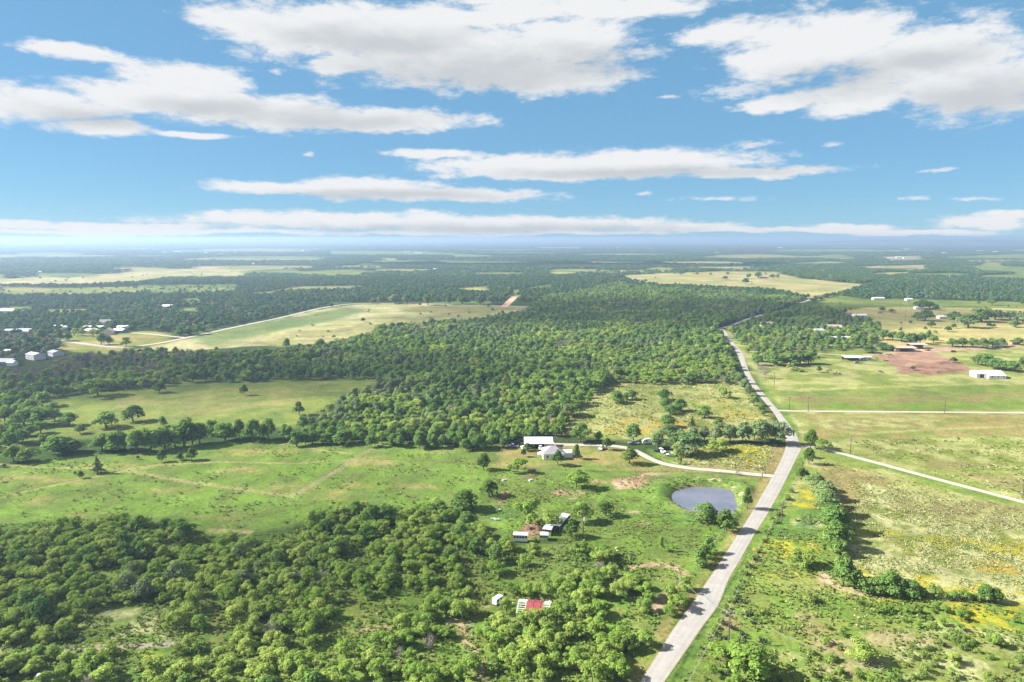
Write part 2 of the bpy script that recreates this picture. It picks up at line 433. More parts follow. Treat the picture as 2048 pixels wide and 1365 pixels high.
# homestead
area([(1000, 890), (1100, 888), (1240, 896), (1330, 935), (1450, 945), (1530, 956), (1500, 968), (1400, 952), (1280, 945), (1080, 938), (985, 940)], C_OLIVE, C_MOWN, 7, 3, 3)
area([(1130, 898), (1240, 898), (1330, 935), (1380, 942), (1250, 940), (1140, 932)], C_MOWN, C_OLIVE, 6, 3, 4, 0.9)
area([(985, 940), (1080, 938), (1280, 946), (1400, 954), (1530, 962), (1475, 1070), (1420, 1150), (1385, 1200), (1270, 1140), (1230, 1090), (1000, 1075), (930, 1030), (975, 1000)], C_BRIGHT, C_GREEN, 6, 3, 4)
area([(985, 1085), (1230, 1090), (1290, 1120), (1400, 1110), (1380, 1210), (1310, 1260), (1250, 1200), (1000, 1120)], C_BRIGHT, C_OLIVE, 6, 3, 4, 0.8)
blob(1170, 935, 90, 6, C_BRIGHT, C_GREEN, 4, 2, 3, 0.8)
area([(1215, 964), (1270, 950), (1310, 945), (1400, 950), (1355, 964), (1295, 978), (1235, 978)], C_DIRT, C_TAN, 5, 1.0, 1.2)
area([(1182, 961), (1240, 955), (1225, 966), (1190, 966)], C_DIRT, C_OLIVE, 4, 1.5, 2.5, 0.85)
blob(1122, 987, 20, 5.5, C_TAN, C_DIRT, 4, 1.5, 2)
blob(1145, 990, 22, 5, C_TAN, C_OLIVE, 4, 2, 3, 0.7)
blob(1147, 997, 8, 2, C_TAN, C_TAN, 4, 1, 1, 0.8)
blob(1012, 957, 12, 4, C_TAN, C_OLIVE, 4, 1.5, 2, 0.7)
area([(992, 1008), (1006, 984), (1020, 980), (1012, 995), (1002, 1010)], C_DIRT, C_REDDIRT, 3, 1.0, 1.0)
for k in range(4):
    track([(1044 + 6 * k, 962 - 0.5 * k), (1062 + 7 * k, 942)], 0.8, C_BROWN, 0.7, 0.4, 0.5)
area([(990, 1010), (1060, 1020), (1040, 1040), (950, 1035)], C_GREEN, C_LUSH, 6, 3, 4)
area([(1038, 1060), (1056, 1044), (1088, 1046), (1085, 1070), (1070, 1074), (1042, 1072)], C_BROWN, C_REDDIRT, 3, 1.5, 2)
blob(1068, 1078, 18, 5, C_ORANGE, C_OLIVE, 3, 1.5, 3, 0.7)
blob(1270, 1025, 14, 3, C_TAN, C_GREEN, 3, 1.5, 3, 0.7)
blob(1290, 1046, 8, 6, C_TAN, C_DIRT, 3, 1.5, 2, 0.8)
blob(1330, 1085, 30, 8, C_LUSH, C_BRIGHT, 4, 3, 5, 0.8)
blob(1262, 1112, 8, 3, C_BROWN, C_BROWN, 3, 1, 1, 0.8)
# meadow north of the homestead
area([(1120, 872), (1140, 830), (1222, 757), (1490, 757), (1510, 800), (1565, 880), (1300, 884)], C_PALE, C_OLIVE, 9, 4, 4)
area([(1170, 850), (1260, 832), (1340, 840), (1400, 862), (1300, 876), (1180, 870)], C_ORANGE, C_PALE, 6, 6, 9, 0.85)
blob(1480, 830, 50, 12, C_ORANGE, C_PALE, 5, 5, 8, 0.6)
blob(1440, 808, 50, 6, C_ORANGE, C_PALE, 5, 5, 8, 0.5)
area([(1222, 760), (1480, 760), (1500, 790), (1340, 800), (1210, 790)], C_PALE, C_OLIVE, 7, 6, 7, 0.6)
# small flowering paddock between drive and road
area([(1310, 908), (1420, 890), (1560, 889), (1530, 948), (1470, 944), (1340, 930)], C_STRAW, C_OLIVE, 5, 2, 3)
area([(1420, 890), (1556, 889), (1545, 915), (1440, 912)], C_YELLOW, C_BRIGHT, 4, 3, 6, 0.75)
blob(1400, 925, 60, 8, C_CREAM, C_BRIGHT, 3, 3, 6, 0.7)
area([(1300, 900), (1360, 905), (1350, 918), (1310, 915)], C_BRIGHT, C_LUSH, 4, 2, 3)
# mown shoulder on the near side of the road, lush ditch on the other
area([(1550, 892), (1572, 890), (1570, 905), (1548, 948), (1528, 948)], C_MOWN, C_DUN, 4, 0.8, 0.8)
area([(1548, 952), (1500, 1030), (1472, 1074), (1440, 1120), (1425, 1122), (1470, 1050), (1515, 965), (1528, 956)], C_MOWN, C_STRAW, 4, 1.0, 1.5)
area([(1440, 1120), (1380, 1210), (1330, 1285), (1280, 1365), (1230, 1450), (1190, 1450), (1300, 1270), (1370, 1190), (1425, 1122)], C_OLIVE, C_MOWN, 4, 1.5, 2)
area([(1601, 903), (1616, 905), (1590, 960), (1550, 1040), (1515, 1100), (1470, 1175), (1400, 1300), (1350, 1400), (1300, 1450), (1260, 1450), (1348, 1338), (1427, 1225), (1509, 1071), (1535, 1030)], C_BRIGHT, C_LUSH, 4, 1.0, 1.5)
track([(1494, 1110), (1462, 1165), (1420, 1235), (1380, 1300), (1330, 1390)], 0.7, (0.03, 0.06, 0.015), 0.85, 0.4, 0.4)
area([(1556, 824), (1582, 826), (1610, 880), (1606, 890), (1592, 868)], C_BRIGHT, C_LUSH, 4, 1, 1)
track([(1583, 830), (1594, 850), (1611, 882)], 1.2, C_TAN, 0.8, 0.6, 0.6)
area([(1500, 755), (1512, 752), (1560, 812), (1570, 822), (1556, 820), (1519, 778)], C_BRIGHT, C_GREEN, 4, 1, 1)
# lower left thicket floor
THICKET = [(-300, 1060), (-20, 1050), (130, 1044), (210, 1036), (330, 1048), (420, 1070), (500, 1072), (600, 1062), (640, 1022), (700, 1010), (890, 1012), (950, 1050), (1000, 1085), (1050, 1100), (1130, 1095), (1240, 1098), (1290, 1130), (1330, 1200), (1310, 1262), (1270, 1330), (1190, 1450), (-300, 1450)]
area(THICKET, C_LUSH, C_GREEN, 7, 4, 5)
area([(600, 1200), (900, 1150), (1260, 1140), (1300, 1250), (1190, 1450), (500, 1450)], C_BRIGHT, C_OLIVE, 5, 8, 10, 0.85)
blob(240, 1235, 90, 25, C_CREAM, C_GREEN, 4, 4, 7, 0.8)
blob(240, 1262, 110, 14, C_BRIGHT, C_CREAM, 4, 4, 7, 0.8)
area([(150, 1290), (330, 1276), (340, 1284), (170, 1300)], C_YELLOW, C_BRIGHT, 3, 2, 4, 0.9)
area([(190, 1302), (320, 1298), (310, 1312), (200, 1312)], C_YELLOW, C_BRIGHT, 3, 2, 4, 0.9)
track([(-60, 1309), (60, 1303), (150, 1297), (250, 1293), (340, 1289)], 2.0, (0.33, 0.27, 0.22), 1.0, 0.5, 0.5)
track([(430, 1290), (440, 1260), (420, 1215), (408, 1195)], 3.2, (0.15, 0.17, 0.05), 0.9)
area([(950, 1195), (985, 1178), (1010, 1180), (1000, 1195), (960, 1215), (945, 1212)], C_OLIVE, C_BRIGHT, 5, 2, 2)
track([(960, 1230), (955, 1195), (950, 1150), (930, 1120), (870, 1095), (820, 1078)], 2.6, (0.17, 0.18, 0.06), 0.85)
area([(880, 1243), (905, 1238), (945, 1243), (942, 1253), (915, 1252)], C_TAN, C_GRAVEL, 3, 1, 1.5)
track([(925, 1255), (936, 1287), (953, 1321), (970, 1363), (985, 1420)], 2.6, C_DIRT, 0.95, 0.8, 0.8, C_TAN)
blob(977, 1212, 7, 4, C_DIRT, C_TAN, 3, 1, 1, 0.9)
track([(715, 1262), (765, 1254), (800, 1252)], 1.6, C_DIRT, 0.9)
track([(1255, 1137), (1305, 1129), (1350, 1134), (1374, 1153), (1362, 1170), (1326, 1194), (1309, 1222)], 2.4, C_TAN, 0.9, 0.8, 0.8, C_DIRT)
blob(1318, 1212, 16, 16, C_DIRT, C_TAN, 3, 1.5, 2, 0.8)
blob(620, 1165, 20, 10, C_CREAM, C_GREEN, 3, 2, 4, 0.7)

# roads and tracks of gravel (their own sheets are laid a little proud of the ground)
ROAD_L = [(1240, 1425), (1279, 1365), (1320, 1300), (1348, 1256), (1381, 1211), (1409, 1170), (1440, 1124), (1471, 1075), (1499, 1032), (1525, 987), (1549, 945), (1563, 916), (1570, 897), (1571, 880), (1566, 862), (1546, 825), (1508.6, 781), (1495, 760), (1484, 735), (1473, 706), (1462, 690), (1450, 674), (1437, 658)]
ROAD_R = [(1283, 1432), (1329, 1365), (1374, 1300), (1404, 1256), (1437, 1211), (1457, 1162), (1480, 1122), (1509, 1071), (1535, 1030), (1560, 985), (1580, 945), (1594, 916), (1603, 898), (1598, 882), (1588, 862), (1556, 820), (1519.5, 778), (1504, 754), (1495, 735), (1485, 706), (1471, 690), (1459, 674), (1449, 660)]
def ribbon(pts, half):
    P = atp(pts)
    T = np.gradient(P, axis=0)
    T /= np.linalg.norm(T, axis=1)[:, None]
    Nn = np.stack([-T[:, 1], T[:, 0]], 1)
    return P - Nn * half, P + Nn * half
def smooth_pts(pts, n=4):
    """Catmull-Rom through the points"""
    P = np.array(pts, float)
    Q = np.vstack([2 * P[0] - P[1], P, 2 * P[-1] - P[-2]])
    out_ = []
    for i in range(1, len(Q) - 2):
        for k in range(n):
            t = k / n
            out_.append(0.5 * ((2 * Q[i]) + (-Q[i - 1] + Q[i + 1]) * t + (2 * Q[i - 1] - 5 * Q[i] + 4 * Q[i + 1] - Q[i + 2]) * t * t + (-Q[i - 1] + 3 * Q[i] - 3 * Q[i + 1] + Q[i + 2]) * t ** 3))
    out_.append(P[-1])
    return np.array(out_)
DRIVE = [(1096, 888), (1130, 889.5), (1158, 890), (1200, 891), (1240, 894), (1262, 899), (1282, 908), (1305, 920), (1336, 930), (1380, 937), (1420, 940.5), (1461, 944), (1500, 948.5), (1552, 953)]
SIDE_ROAD = [(1590, 893), (1615, 893.5), (1642, 896.5), (1707, 914), (1760, 928), (1826, 946), (1929, 973.5), (2048, 1005), (2200, 1047), (2300, 1076)]
NORTH_LANE = [(1545, 821), (1575, 822), (1638, 823), (1760, 824), (1895, 825), (2048, 826), (2300, 828)]
FIELD_ROAD = [(120, 682), (160, 687), (200, 692), (240, 695), (290, 691), (345, 682), (450, 659), (560, 636), (640, 617), (690, 609.5), (730, 607.5), (830, 607.5), (950, 611), (1056, 614)]
BEND_ROAD = [(1442, 657), (1461, 652), (1486, 642), (1512, 634), (1524, 630)]
TOWN_ROAD = [(1600, 606), (1608, 604), (1640, 594), (1681, 585.5), (1700, 580), (1760, 560), (1826, 542), (1848, 535), (1867, 530), (1890, 527)]
FARM_LANE = [(262, 666), (300, 668.5), (345, 673.5), (372, 676)]
RED_LANE = [(1008, 614.5), (1018, 605), (1029, 594)]

POND_PX = [(295, 850), (325, 805), (370, 775), (500, 748), (600, 742), (700, 740), (800, 742), (900, 750), (1020, 780), (1070, 830), (1060, 880), (1085, 925), (1097, 975), (1080, 1040), (1020, 1068), (960, 1080), (830, 1064), (700, 1070), (590, 1062), (480, 1022), (370, 955), (310, 900)]
POND = atp([(1300 + x / 6.4, 860 + y / 6.4) for x, y in POND_PX], -0.7)
ROAD_MID = (atp(ROAD_L) + atp(ROAD_R)) / 2
ring = [(1320, 950), (1380, 945), (1450, 948), (1490, 965), (1500, 1000), (1480, 1040), (1400, 1062), (1320, 1050), (1290, 1010), (1290, 975)]
area(ring, C_BRIGHT, C_LUSH, 4, 4, 5, 0.9)
for b in [(1440, 964, 24, 4), (1470, 975, 12, 6), (1483, 993, 4, 14), (1394, 961, 8, 3)]:
    blob(*b, C_CREAM, C_GREEN, 2.5, 1.2, 2, 0.9)
track([(1338, 1009), (1352, 1019), (1385, 1031), (1410, 1040)], 1.2, C_TAN, 0.85, 0.6, 0.6)
blob(1410, 955, 50, 4, C_DUN, C_GREEN, 3, 2, 3, 0.5)

PAINT.append(('track', np.vstack([POND, POND[:1]]), C_DUN, C_OLIVE, 4.0, 0.8, 1.6, 0.85, 0.38, 0.62, 2.6))
PAINT.append(('track', np.vstack([POND, POND[:1]]), C_BROWN, C_DUN, 3.0, 0.5, 0.8, 0.8, 0.38, 0.62, 1.0))
def paint(P):
    c = np.empty((len(P), 3))
    base = fbm(P, 45.0, 3)
    c[:] = np.array(C_WOODS) * (0.7 + 0.6 * base)[:, None]
    far = np.hypot(P[:, 0], P[:, 1]) > 1400
    lum = sstep(0.5, 0.62, fbm(P, 520.0, 8))
    c[far] = c[far] * (1 - 0.25 * lum[far])[:, None] + np.array(C_GREEN) * (0.25 * lum[far])[:, None]
    for k, it in enumerate(PAINT):
        poly, A, B, sc_, fe, rag, amt, lo, hi = it[1:10]
        pad = fe + rag + (it[10] if it[0] == 'track' else 0)
        m = (P[:, 0] > poly[:, 0].min() - pad) & (P[:, 0] < poly[:, 0].max() + pad) & (P[:, 1] > poly[:, 1].min() - pad) & (P[:, 1] < poly[:, 1].max() + pad)
        if not m.any():
            continue
        Q = P[m]
        sd_ = (it[10] / 2 - line_dist(Q, poly)) if it[0] == 'track' else poly_sd(Q, poly)
        sd_ = sd_ + (fbm(Q, max(rag * 2.5, 1.5), 40 + k, 3) - 0.5) * 2.2 * rag
        w = sstep(-fe, fe, sd_) * amt
        t = sstep(lo, hi, fbm(Q, sc_, 90 + k, 4))
        col = np.array(A)[None] * (1 - t)[:, None] + np.array(B)[None] * t[:, None]
        c[m] = c[m] * (1 - w)[:, None] + col * w[:, None]
    return c * 0.63

def height(P):
    z = np.zeros(len(P))
    m = (P[:, 0] > POND[:, 0].min() - 30) & (P[:, 0] < POND[:, 0].max() + 30) & (P[:, 1] > POND[:, 1].min() - 30) & (P[:, 1] < POND[:, 1].max() + 30)
    if m.any():
        Q = P[m]
        s = poly_sd(Q, POND)
        keep = sstep(4.0, 9.0, line_dist(Q, ROAD_MID)) * sstep(2.5, 6.0, line_dist(Q, atp(DRIVE)))
        bank = 1.3 * np.exp(-((s + 6.5) / 4.0) ** 2) * keep
        dip = -1.9 * sstep(-3.0, 2.0, s)
        z[m] = np.where(s > -3.0, dip + bank, bank)
    return z

def grid_verts(x0, x1, y0, y1, c, hole=None):
    nx, ny = int(round((x1 - x0) / c)), int(round((y1 - y0) / c))
    xs, ys = x0 + c * np.arange(nx + 1), y0 + c * np.arange(ny + 1)
    X, Y = np.meshgrid(xs, ys)
    V = np.stack([X.ravel(), Y.ravel()], 1)
    I, J = np.meshgrid(np.arange(nx), np.arange(ny))
    I, J = I.ravel(), J.ravel()
    if hole:
        cx_, cy_ = x0 + c * (I + 0.5), y0 + c * (J + 0.5)
        k = ~((cx_ > hole[0]) & (cx_ < hole[1]) & (cy_ > hole[2]) & (cy_ < hole[3]))
        I, J = I[k], J[k]
    a = J * (nx + 1) + I
    F = np.stack([a, a + 1, a + nx + 2, a + nx + 1], 1)
    used = np.unique(F)
    remap = np.zeros(len(V), np.int64)
    remap[used] = np.arange(len(used))
    return V[used], remap[F]

def np_mesh(name, V, F):
    """mesh from numpy arrays; F is (n, k) with k corners per face"""
    me = bpy.data.meshes.new(name)
    V = np.asarray(V, np.float32)
    F = np.asarray(F, np.int32)
    me.vertices.add(len(V))
    me.vertices.foreach_set('co', V.ravel())
    me.loops.add(F.size)
    me.loops.foreach_set('vertex_index', F.ravel())
    me.polygons.add(len(F))
    me.polygons.foreach_set('loop_start', np.arange(0, F.size, F.shape[1], dtype=np.int32))
    me.update(calc_edges=True)
    return me

def colour_attr(me, name, C):
    at_ = me.color_attributes.new(name, 'FLOAT_COLOR', 'POINT')
    d = np.ones((len(C), 4), np.float32)
    d[:, :3] = C
    at_.data.foreach_set('color', d.ravel())

def link(name, me, mat=None, parent=None, **props):
    o = bpy.data.objects.new(name, me)
    COL.objects.link(o)
    if mat is not None and me is not None and not me.materials:
        me.materials.append(mat)
    if parent is not None:
        o.parent = parent
    for k, v in props.items():
        if v:
            o[k] = v
    return o

# ------------------------------------------------------------------ materials
def new_mat(name):
    m = bpy.data.materials.new(name)
    m.use_nodes = True
    m.node_tree.nodes.clear()
    n = Nodes(m.node_tree)
    o = n.new('ShaderNodeOutputMaterial')
    return m, n, o

def world_pos(n):
    return n.new('ShaderNodeNewGeometry').outputs['Position']

def ground_mat():
    m, n, o = new_mat('ground_cover')
    att = n.new('ShaderNodeAttribute', attribute_name='Col')
    pos = world_pos(n)
    n1 = n.noise(pos, 0.75, 5, 0.65)
    n2 = n.noise(pos, 0.13, 4, 0.6)
    n3 = n.noise(pos, 0.016, 3, 0.55)
    n4 = n.noise(pos, 2.6, 3, 0.6)
    f = n.math('MULTIPLY', n.ramp(n1, 0.28, 0.72, 0.62, 1.38, False), n.ramp(n2, 0.3, 0.7, 0.80, 1.20, False))
    f = n.math('MULTIPLY', f, n.ramp(n3, 0.35, 0.65, 0.86, 1.14, False))
    f = n.math('MULTIPLY', f, n.ramp(n4, 0.3, 0.7, 0.78, 1.22, False))
    c = n.mix(1.0, att.outputs['Color'], f, 'MULTIPLY')
    # tussocks: darker greener tufts and bleached seed heads of their own colour
    tuft = n.ramp(n.noise(pos, 0.42, 4, 0.7), 0.56, 0.66)
    c = n.mix(n.math('MULTIPLY', tuft, 0.45), c, n.mix(1.0, c, (0.50, 0.66, 0.45), 'MULTIPLY'))
    seed = n.ramp(n.noise(n.vmath('ADD', pos, (37.0, 11.0, 0)), 0.33, 5, 0.7), 0.57, 0.68)
    c = n.mix(n.math('MULTIPLY', seed, 0.40), c, n.mix(1.0, c, (1.65, 1.5, 1.5), 'MULTIPLY'))
    d = n.new('ShaderNodeBsdfDiffuse')
    n.put(d.inputs[0], c)
    b = n.new('ShaderNodeBump')
    b.inputs['Strength'].default_value = 0.6
    b.inputs['Distance'].default_value = 0.5
    hgt = n.math('MULTIPLY_ADD', n1, 0.7, n.math('MULTIPLY', tuft, 0.35))
    n.put(b.inputs['Height'], hgt)
    n.put(d.inputs['Normal'], b.outputs[0])
    n.put(o.inputs[0], d.outputs[0])
    return m

R1, R2, R3, R4 = (-256, 320, 96, 336), (-576, 768, 64, 800), (-1792, 1792, -256, 2304), (-8192, 8192, -1024, 8192)
parts_ = [grid_verts(*R1, 1.0), grid_verts(*R2, 2.0, R1), grid_verts(*R3, 8.0, R2), grid_verts(*R4, 32.0, R3), grid_verts(-40960, 40960, -8192, 40960, 1024.0, R4)]
off, Vs, Fs = 0, [], []
for v_, f_ in parts_:
    Vs.append(v_)
    Fs.append(f_ + off)
    off += len(v_)
GV, GF = np.vstack(Vs), np.vstack(Fs)
GZ = height(GV)
gm = np_mesh('ground', np.column_stack([GV, GZ]), GF)
colour_attr(gm, 'Col', paint(GV))
gm.polygons.foreach_set('use_smooth', np.ones(len(gm.polygons), bool))
link('ground', gm, ground_mat(), kind='structure', label='grass, weeds and bare soil of the open country')
del GV, GF, Vs, Fs, parts_

# ------------------------------------------------------------------ roads
def road_mat(name, base, patch, rough=0.9, wheel=True):
    m, n, o = new_mat(name)
    pos = world_pos(n)
    uv = n.new('ShaderNodeAttribute', attribute_name='across').outputs['Fac']
    c = n.mix(n.ramp(n.noise(pos, 0.25, 5, 0.6), 0.35, 0.65), base, tuple(x * 0.86 for x in base))
    c = n.mix(n.ramp(n.noise(pos, 3.0, 3, 0.6), 0.3, 0.7, 0, 0.35), c, tuple(x * 0.7 for x in base))
    if wheel:
        w1 = n.math('ABSOLUTE', n.math('SUBTRACT', n.math('ABSOLUTE', n.math('SUBTRACT', uv, 0.5)), 0.27))
        c = n.mix(n.ramp(w1, 0.02, 0.12, 0.36, 0.0), c, tuple(x * 0.72 for x in base))
        mid = n.math('ABSOLUTE', n.math('SUBTRACT', uv, 0.5))
        crack = n.math('MULTIPLY', n.ramp(mid, 0.012, 0.03, 1.0, 0.0), n.ramp(n.noise(pos, 0.12, 3, 0.5), 0.45, 0.55))
        c = n.mix(n.math('MULTIPLY', crack, 0.55), c, patch)
        v = n.new('ShaderNodeTexVoronoi', feature='DISTANCE_TO_EDGE')
        v.inputs['Scale'].default_value = 0.16
        n.put(v.inputs['Vector'], n.vmath('ADD', pos, n.vmath('MULTIPLY', n.noise(pos, 0.3, 3, 0.6, out=1), (2.5, 2.5, 0))))
        c = n.mix(n.math('MULTIPLY', n.ramp(v.outputs[0], 0.0, 0.02, 0.55, 0.0), n.ramp(n.noise(pos, 0.05, 2), 0.5, 0.6)), c, patch)
    edge = n.math('MINIMUM', uv, n.math('SUBTRACT', 1.0, uv))
    ragged = n.math('ADD', edge, n.math('MULTIPLY', n.math('SUBTRACT', n.noise(pos, 0.7, 4, 0.6), 0.5), 0.16))
    c = n.mix(n.ramp(ragged, 0.0, 0.09, 0.8, 0.0), c, (0.17, 0.15, 0.07))
    d = n.new('ShaderNodeBsdfDiffuse')
    n.put(d.inputs[0], c)
    bmp = n.new('ShaderNodeBump')
    bmp.inputs['Strength'].default_value = 0.3
    bmp.inputs['Distance'].default_value = 0.04
    n.put(bmp.inputs['Height'], n.noise(pos, 4.0, 3))
    n.put(d.inputs['Normal'], bmp.outputs[0])
    n.put(o.inputs[0], d.outputs[0])
    return m

def sheet(name, L, Rr, z, mat, crown=0.08, nacross=6, kind='structure', label=None, edge_amp=0.0):
    V, F, A = [], [], []
    n_ = len(L)
    for i in range(n_):
        for j in range(nacross + 1):
            t = j / nacross
            p = L[i] * (1 - t) + Rr[i] * t
            V.append((p[0], p[1], z + crown * (1 - (2 * t - 1) ** 2)))
            A.append(t)
    for i in range(n_ - 1):
        for j in range(nacross):
            a = i * (nacross + 1) + j
            F.append((a, a + 1, a + nacross + 2, a + nacross + 1))
    me = np_mesh(name, V, F)
    at_ = me.attributes.new('across', 'FLOAT', 'POINT')
    at_.data.foreach_set('value', np.array(A, np.float32))
    o = link(name, me, mat, kind=kind, label=label)
    return o

M_ROAD = road_mat('worn_chip_seal', (0.26, 0.245, 0.228), (0.115, 0.18, 0.17))
M_CALICHE = road_mat('pale_caliche', (0.34, 0.30, 0.255), (0.30, 0.25, 0.2), wheel=True)
M_LANE = road_mat('grey_gravel', (0.30, 0.275, 0.245), (0.22, 0.19, 0.15))
M_RED = road_mat('red_earth', (0.42, 0.27, 0.19), (0.25, 0.15, 0.1))
RL, RR = smooth_pts(atp(ROAD_L), 4), smooth_pts(atp(ROAD_R), 4)
sheet('road', RL, RR, 0.07, M_ROAD, 0.06, 8, label='pale worn country road running up to the woods')
def lane(name, pts, half, z, mat, label):
    L, Rr = ribbon(pts, half)
    C = smooth_pts((L + Rr) / 2, 4)
    T = np.gradient(C, axis=0)
    T /= np.linalg.norm(T, axis=1)[:, None]
    Nn = np.stack([-T[:, 1], T[:, 0]], 1)
    w = half * (1 + 0.10 * (fbm(C, 9.0, 5) - 0.5) * 2)
    return sheet(name, C - Nn * w[:, None], C + Nn * w[:, None], z, mat, 0.04, 4, label=label)
lane('driveway', DRIVE, 2.0, 0.05, M_CALICHE, 'pale caliche driveway curving from the road to the white house')
lane('side_road', SIDE_ROAD, 2.0, 0.055, M_CALICHE, 'pale gravel side road leaving the junction between meadows')
lane('farm_lane', NORTH_LANE, 1.8, 0.05, M_CALICHE, 'straight pale lane past the utility poles')
lane('field_road', FIELD_ROAD, 3.6, 0.10, M_LANE, 'grey road along the edge of the pale hayfield')
lane('town_road', TOWN_ROAD, 3.0, 0.12, M_LANE, 'pale road climbing away beyond the wooded bend')
lane('bend_road', BEND_ROAD, 2.8, 0.12, M_LANE, 'grey road going into the trees past the bend')
lane('farmyard_lane', FARM_LANE, 2.6, 0.10, M_CALICHE, 'pale lane in front of the far farmyard')
lane('red_lane', RED_LANE, 6.0, 0.12, M_RED, 'short reddish earth lane at the end of the hayfield')

# dark patches on the road, each a thin lens of darker grey
def flat_patch(name, px, py, w, l, ang, mat, z=0.145, seed=0, label=None):
    rng = random.Random(seed)
    c = at(px, py)
    n_ = 14
    V = [(c[0], c[1], z)]
    for i in range(n_):
        t = 2 * math.pi * i / n_
        rr = 0.75 + 0.45 * rng.random()
        u, v = math.cos(t) * w / 2 * rr, math.sin(t) * l / 2 * rr
        V.append((c[0] + u * math.cos(ang) - v * math.sin(ang), c[1] + u * math.sin(ang) + v * math.cos(ang), z - 0.004))
    F = [(0, i + 1, (i + 1) % n_ + 1) for i in range(n_)]
    link(name, np_mesh(name, V, F), mat, kind='structure', label=label)
def simple_mat(name, col, rough=0.9, var=0.15, scale=2.0, metallic=0.0, spec=0.3):
    m, n, o = new_mat(name)
    p = n.new('ShaderNodeBsdfPrincipled')
    pos = n.new('ShaderNodeTexCoord').outputs['Object']
    f = n.noise(pos, scale, 4, 0.6)
    g = n.noise(pos, scale * 0.15, 3, 0.6)
    c = n.mix(1.0, col, n.ramp(n.math('ADD', n.math('MULTIPLY', f, 0.5), n.math('MULTIPLY', g, 0.5)), 0.35, 0.65, 1 - var, 1 + var, False), 'MULTIPLY')
    n.put(p.inputs['Base Color'], c)
    p.inputs['Roughness'].default_value = rough
    p.inputs['Metallic'].default_value = metallic
    p.inputs['Specular IOR Level'].default_value = spec
    n.put(o.inputs[0], p.outputs[0])
    return m
M_DARKPATCH = simple_mat('dark_patch', (0.24, 0.22, 0.22), 0.9, 0.2, 1.5)
for k, (x, y, w, l) in enumerate([(1386, 1226, 3.4, 2.2), (1404, 1188, 2.2, 1.8), (1441, 1131, 1.5, 1.7), (1433, 1143, 1.7, 1.5), (1431, 1153, 1.6, 1.0), (1453, 1111, 1.5, 0.9), (1352, 1272, 2.0, 0.8)]):
    flat_patch('dark_patch', x, y, w, l, -0.5, M_DARKPATCH, seed=k, label='dark patch on the pale road')

# ------------------------------------------------------------------ pond
def water_mat():
    m, n, o = new_mat('pond_water')
    p = n.new('ShaderNodeBsdfPrincipled')
    pos = world_pos(n)
    c = n.mix(n.ramp(n.noise(pos, 0.08, 3), 0.4, 0.6), (0.085, 0.09, 0.115), (0.11, 0.112, 0.135))
    n.put(p.inputs['Base Color'], c)
    p.inputs['Roughness'].default_value = 0.12
    p.inputs['Specular IOR Level'].default_value = 0.75
    b = n.new('ShaderNodeBump')
    b.inputs['Strength'].default_value = 0.25
    b.inputs['Distance'].default_value = 0.05
    n.put(b.inputs['Height'], n.noise(n.vmath('MULTIPLY', pos, (1.0, 2.5, 1.0)), 1.6, 3))
    n.put(p.inputs['Normal'], b.outputs[0])
    n.put(o.inputs[0], p.outputs[0])
    return m
ctr = POND.mean(0)
PW = [(ctr[0], ctr[1], -0.7)]
PS = smooth_pts(np.vstack([POND, POND[:1]]), 3)[:-1]
for p in PS:
    q = ctr + (p - ctr) * 1.06
    PW.append((q[0], q[1], -0.7))
nP = len(PS)
link('pond', np_mesh('pond', PW, [(0, i + 1, (i + 1) % nP + 1) for i in range(nP)]), water_mat(), kind='structure', label='grey stock pond with a grassy bank beside the road')

# ------------------------------------------------------------------ far hills
def hill(name, a0, a1, dist, hgt, seed, label, y_wob=0.5):
    n_ = 260
    V, F = [], []
    prof = [(-0.12, -1.5), (-0.06, 0.25), (-0.02, 0.8), (0.0, 1.0), (0.05, 0.9), (0.12, 0.4), (0.25, -1.0)]
    for i in range(n_ + 1):
        t = i / n_
        a = a0 + (a1 - a0) * t
        fall = min(1.0, 4 * t, 4 * (1 - t))
        hh = hgt * (0.62 + 0.38 * fbm(np.array([[a * 9, seed]]), 1.0, seed, 3)[0] * 2 - 0.19) * (fall ** 0.8)
        hh += 3.0 * random.Random(seed * 1000 + i).random() + 1.0
        for r_, z_ in prof:
            d_ = dist * (1 + r_)
            V.append((d_ * math.sin(a), d_ * math.cos(a), z_ * hh if z_ > 0 else z_ * 2))
    m_ = len(prof)
    for i in range(n_):
        for j in range(m_ - 1):
            k = i * m_ + j
            F.append((k, k + m_, k + m_ + 1, k + 1))
    me = np_mesh(name, V, F)
    link(name, me, M_HILL, kind='structure', label=label)
def hill_mat():
    m, n, o = new_mat('wooded_ridge')
    pos = world_pos(n)
    c = n.mix(n.ramp(n.noise(pos, 0.004, 5, 0.65), 0.35, 0.65), (0.03, 0.055, 0.02), (0.075, 0.10, 0.035))
    c = n.mix(n.ramp(n.noise(n.vmath('MULTIPLY', pos, (1, 3, 1)), 0.0012, 4, 0.6), 0.60, 0.68, 0, 0.6), c, (0.22, 0.22, 0.10))
    d = n.new('ShaderNodeBsdfDiffuse')
    n.put(d.inputs[0], c)
    n.put(o.inputs[0], d.outputs[0])
    return m
M_HILL = hill_mat()
hill('hills', -0.80, -0.12, 13500, 40, 3, 'low wooded ridge along the left horizon')
hill('hills', -0.25, 0.45, 17000, 22, 5, 'faint level ridge along the middle horizon')
hill('hills', 0.34, 0.90, 12500, 85, 9, 'long hazy wooded hill on the right horizon')

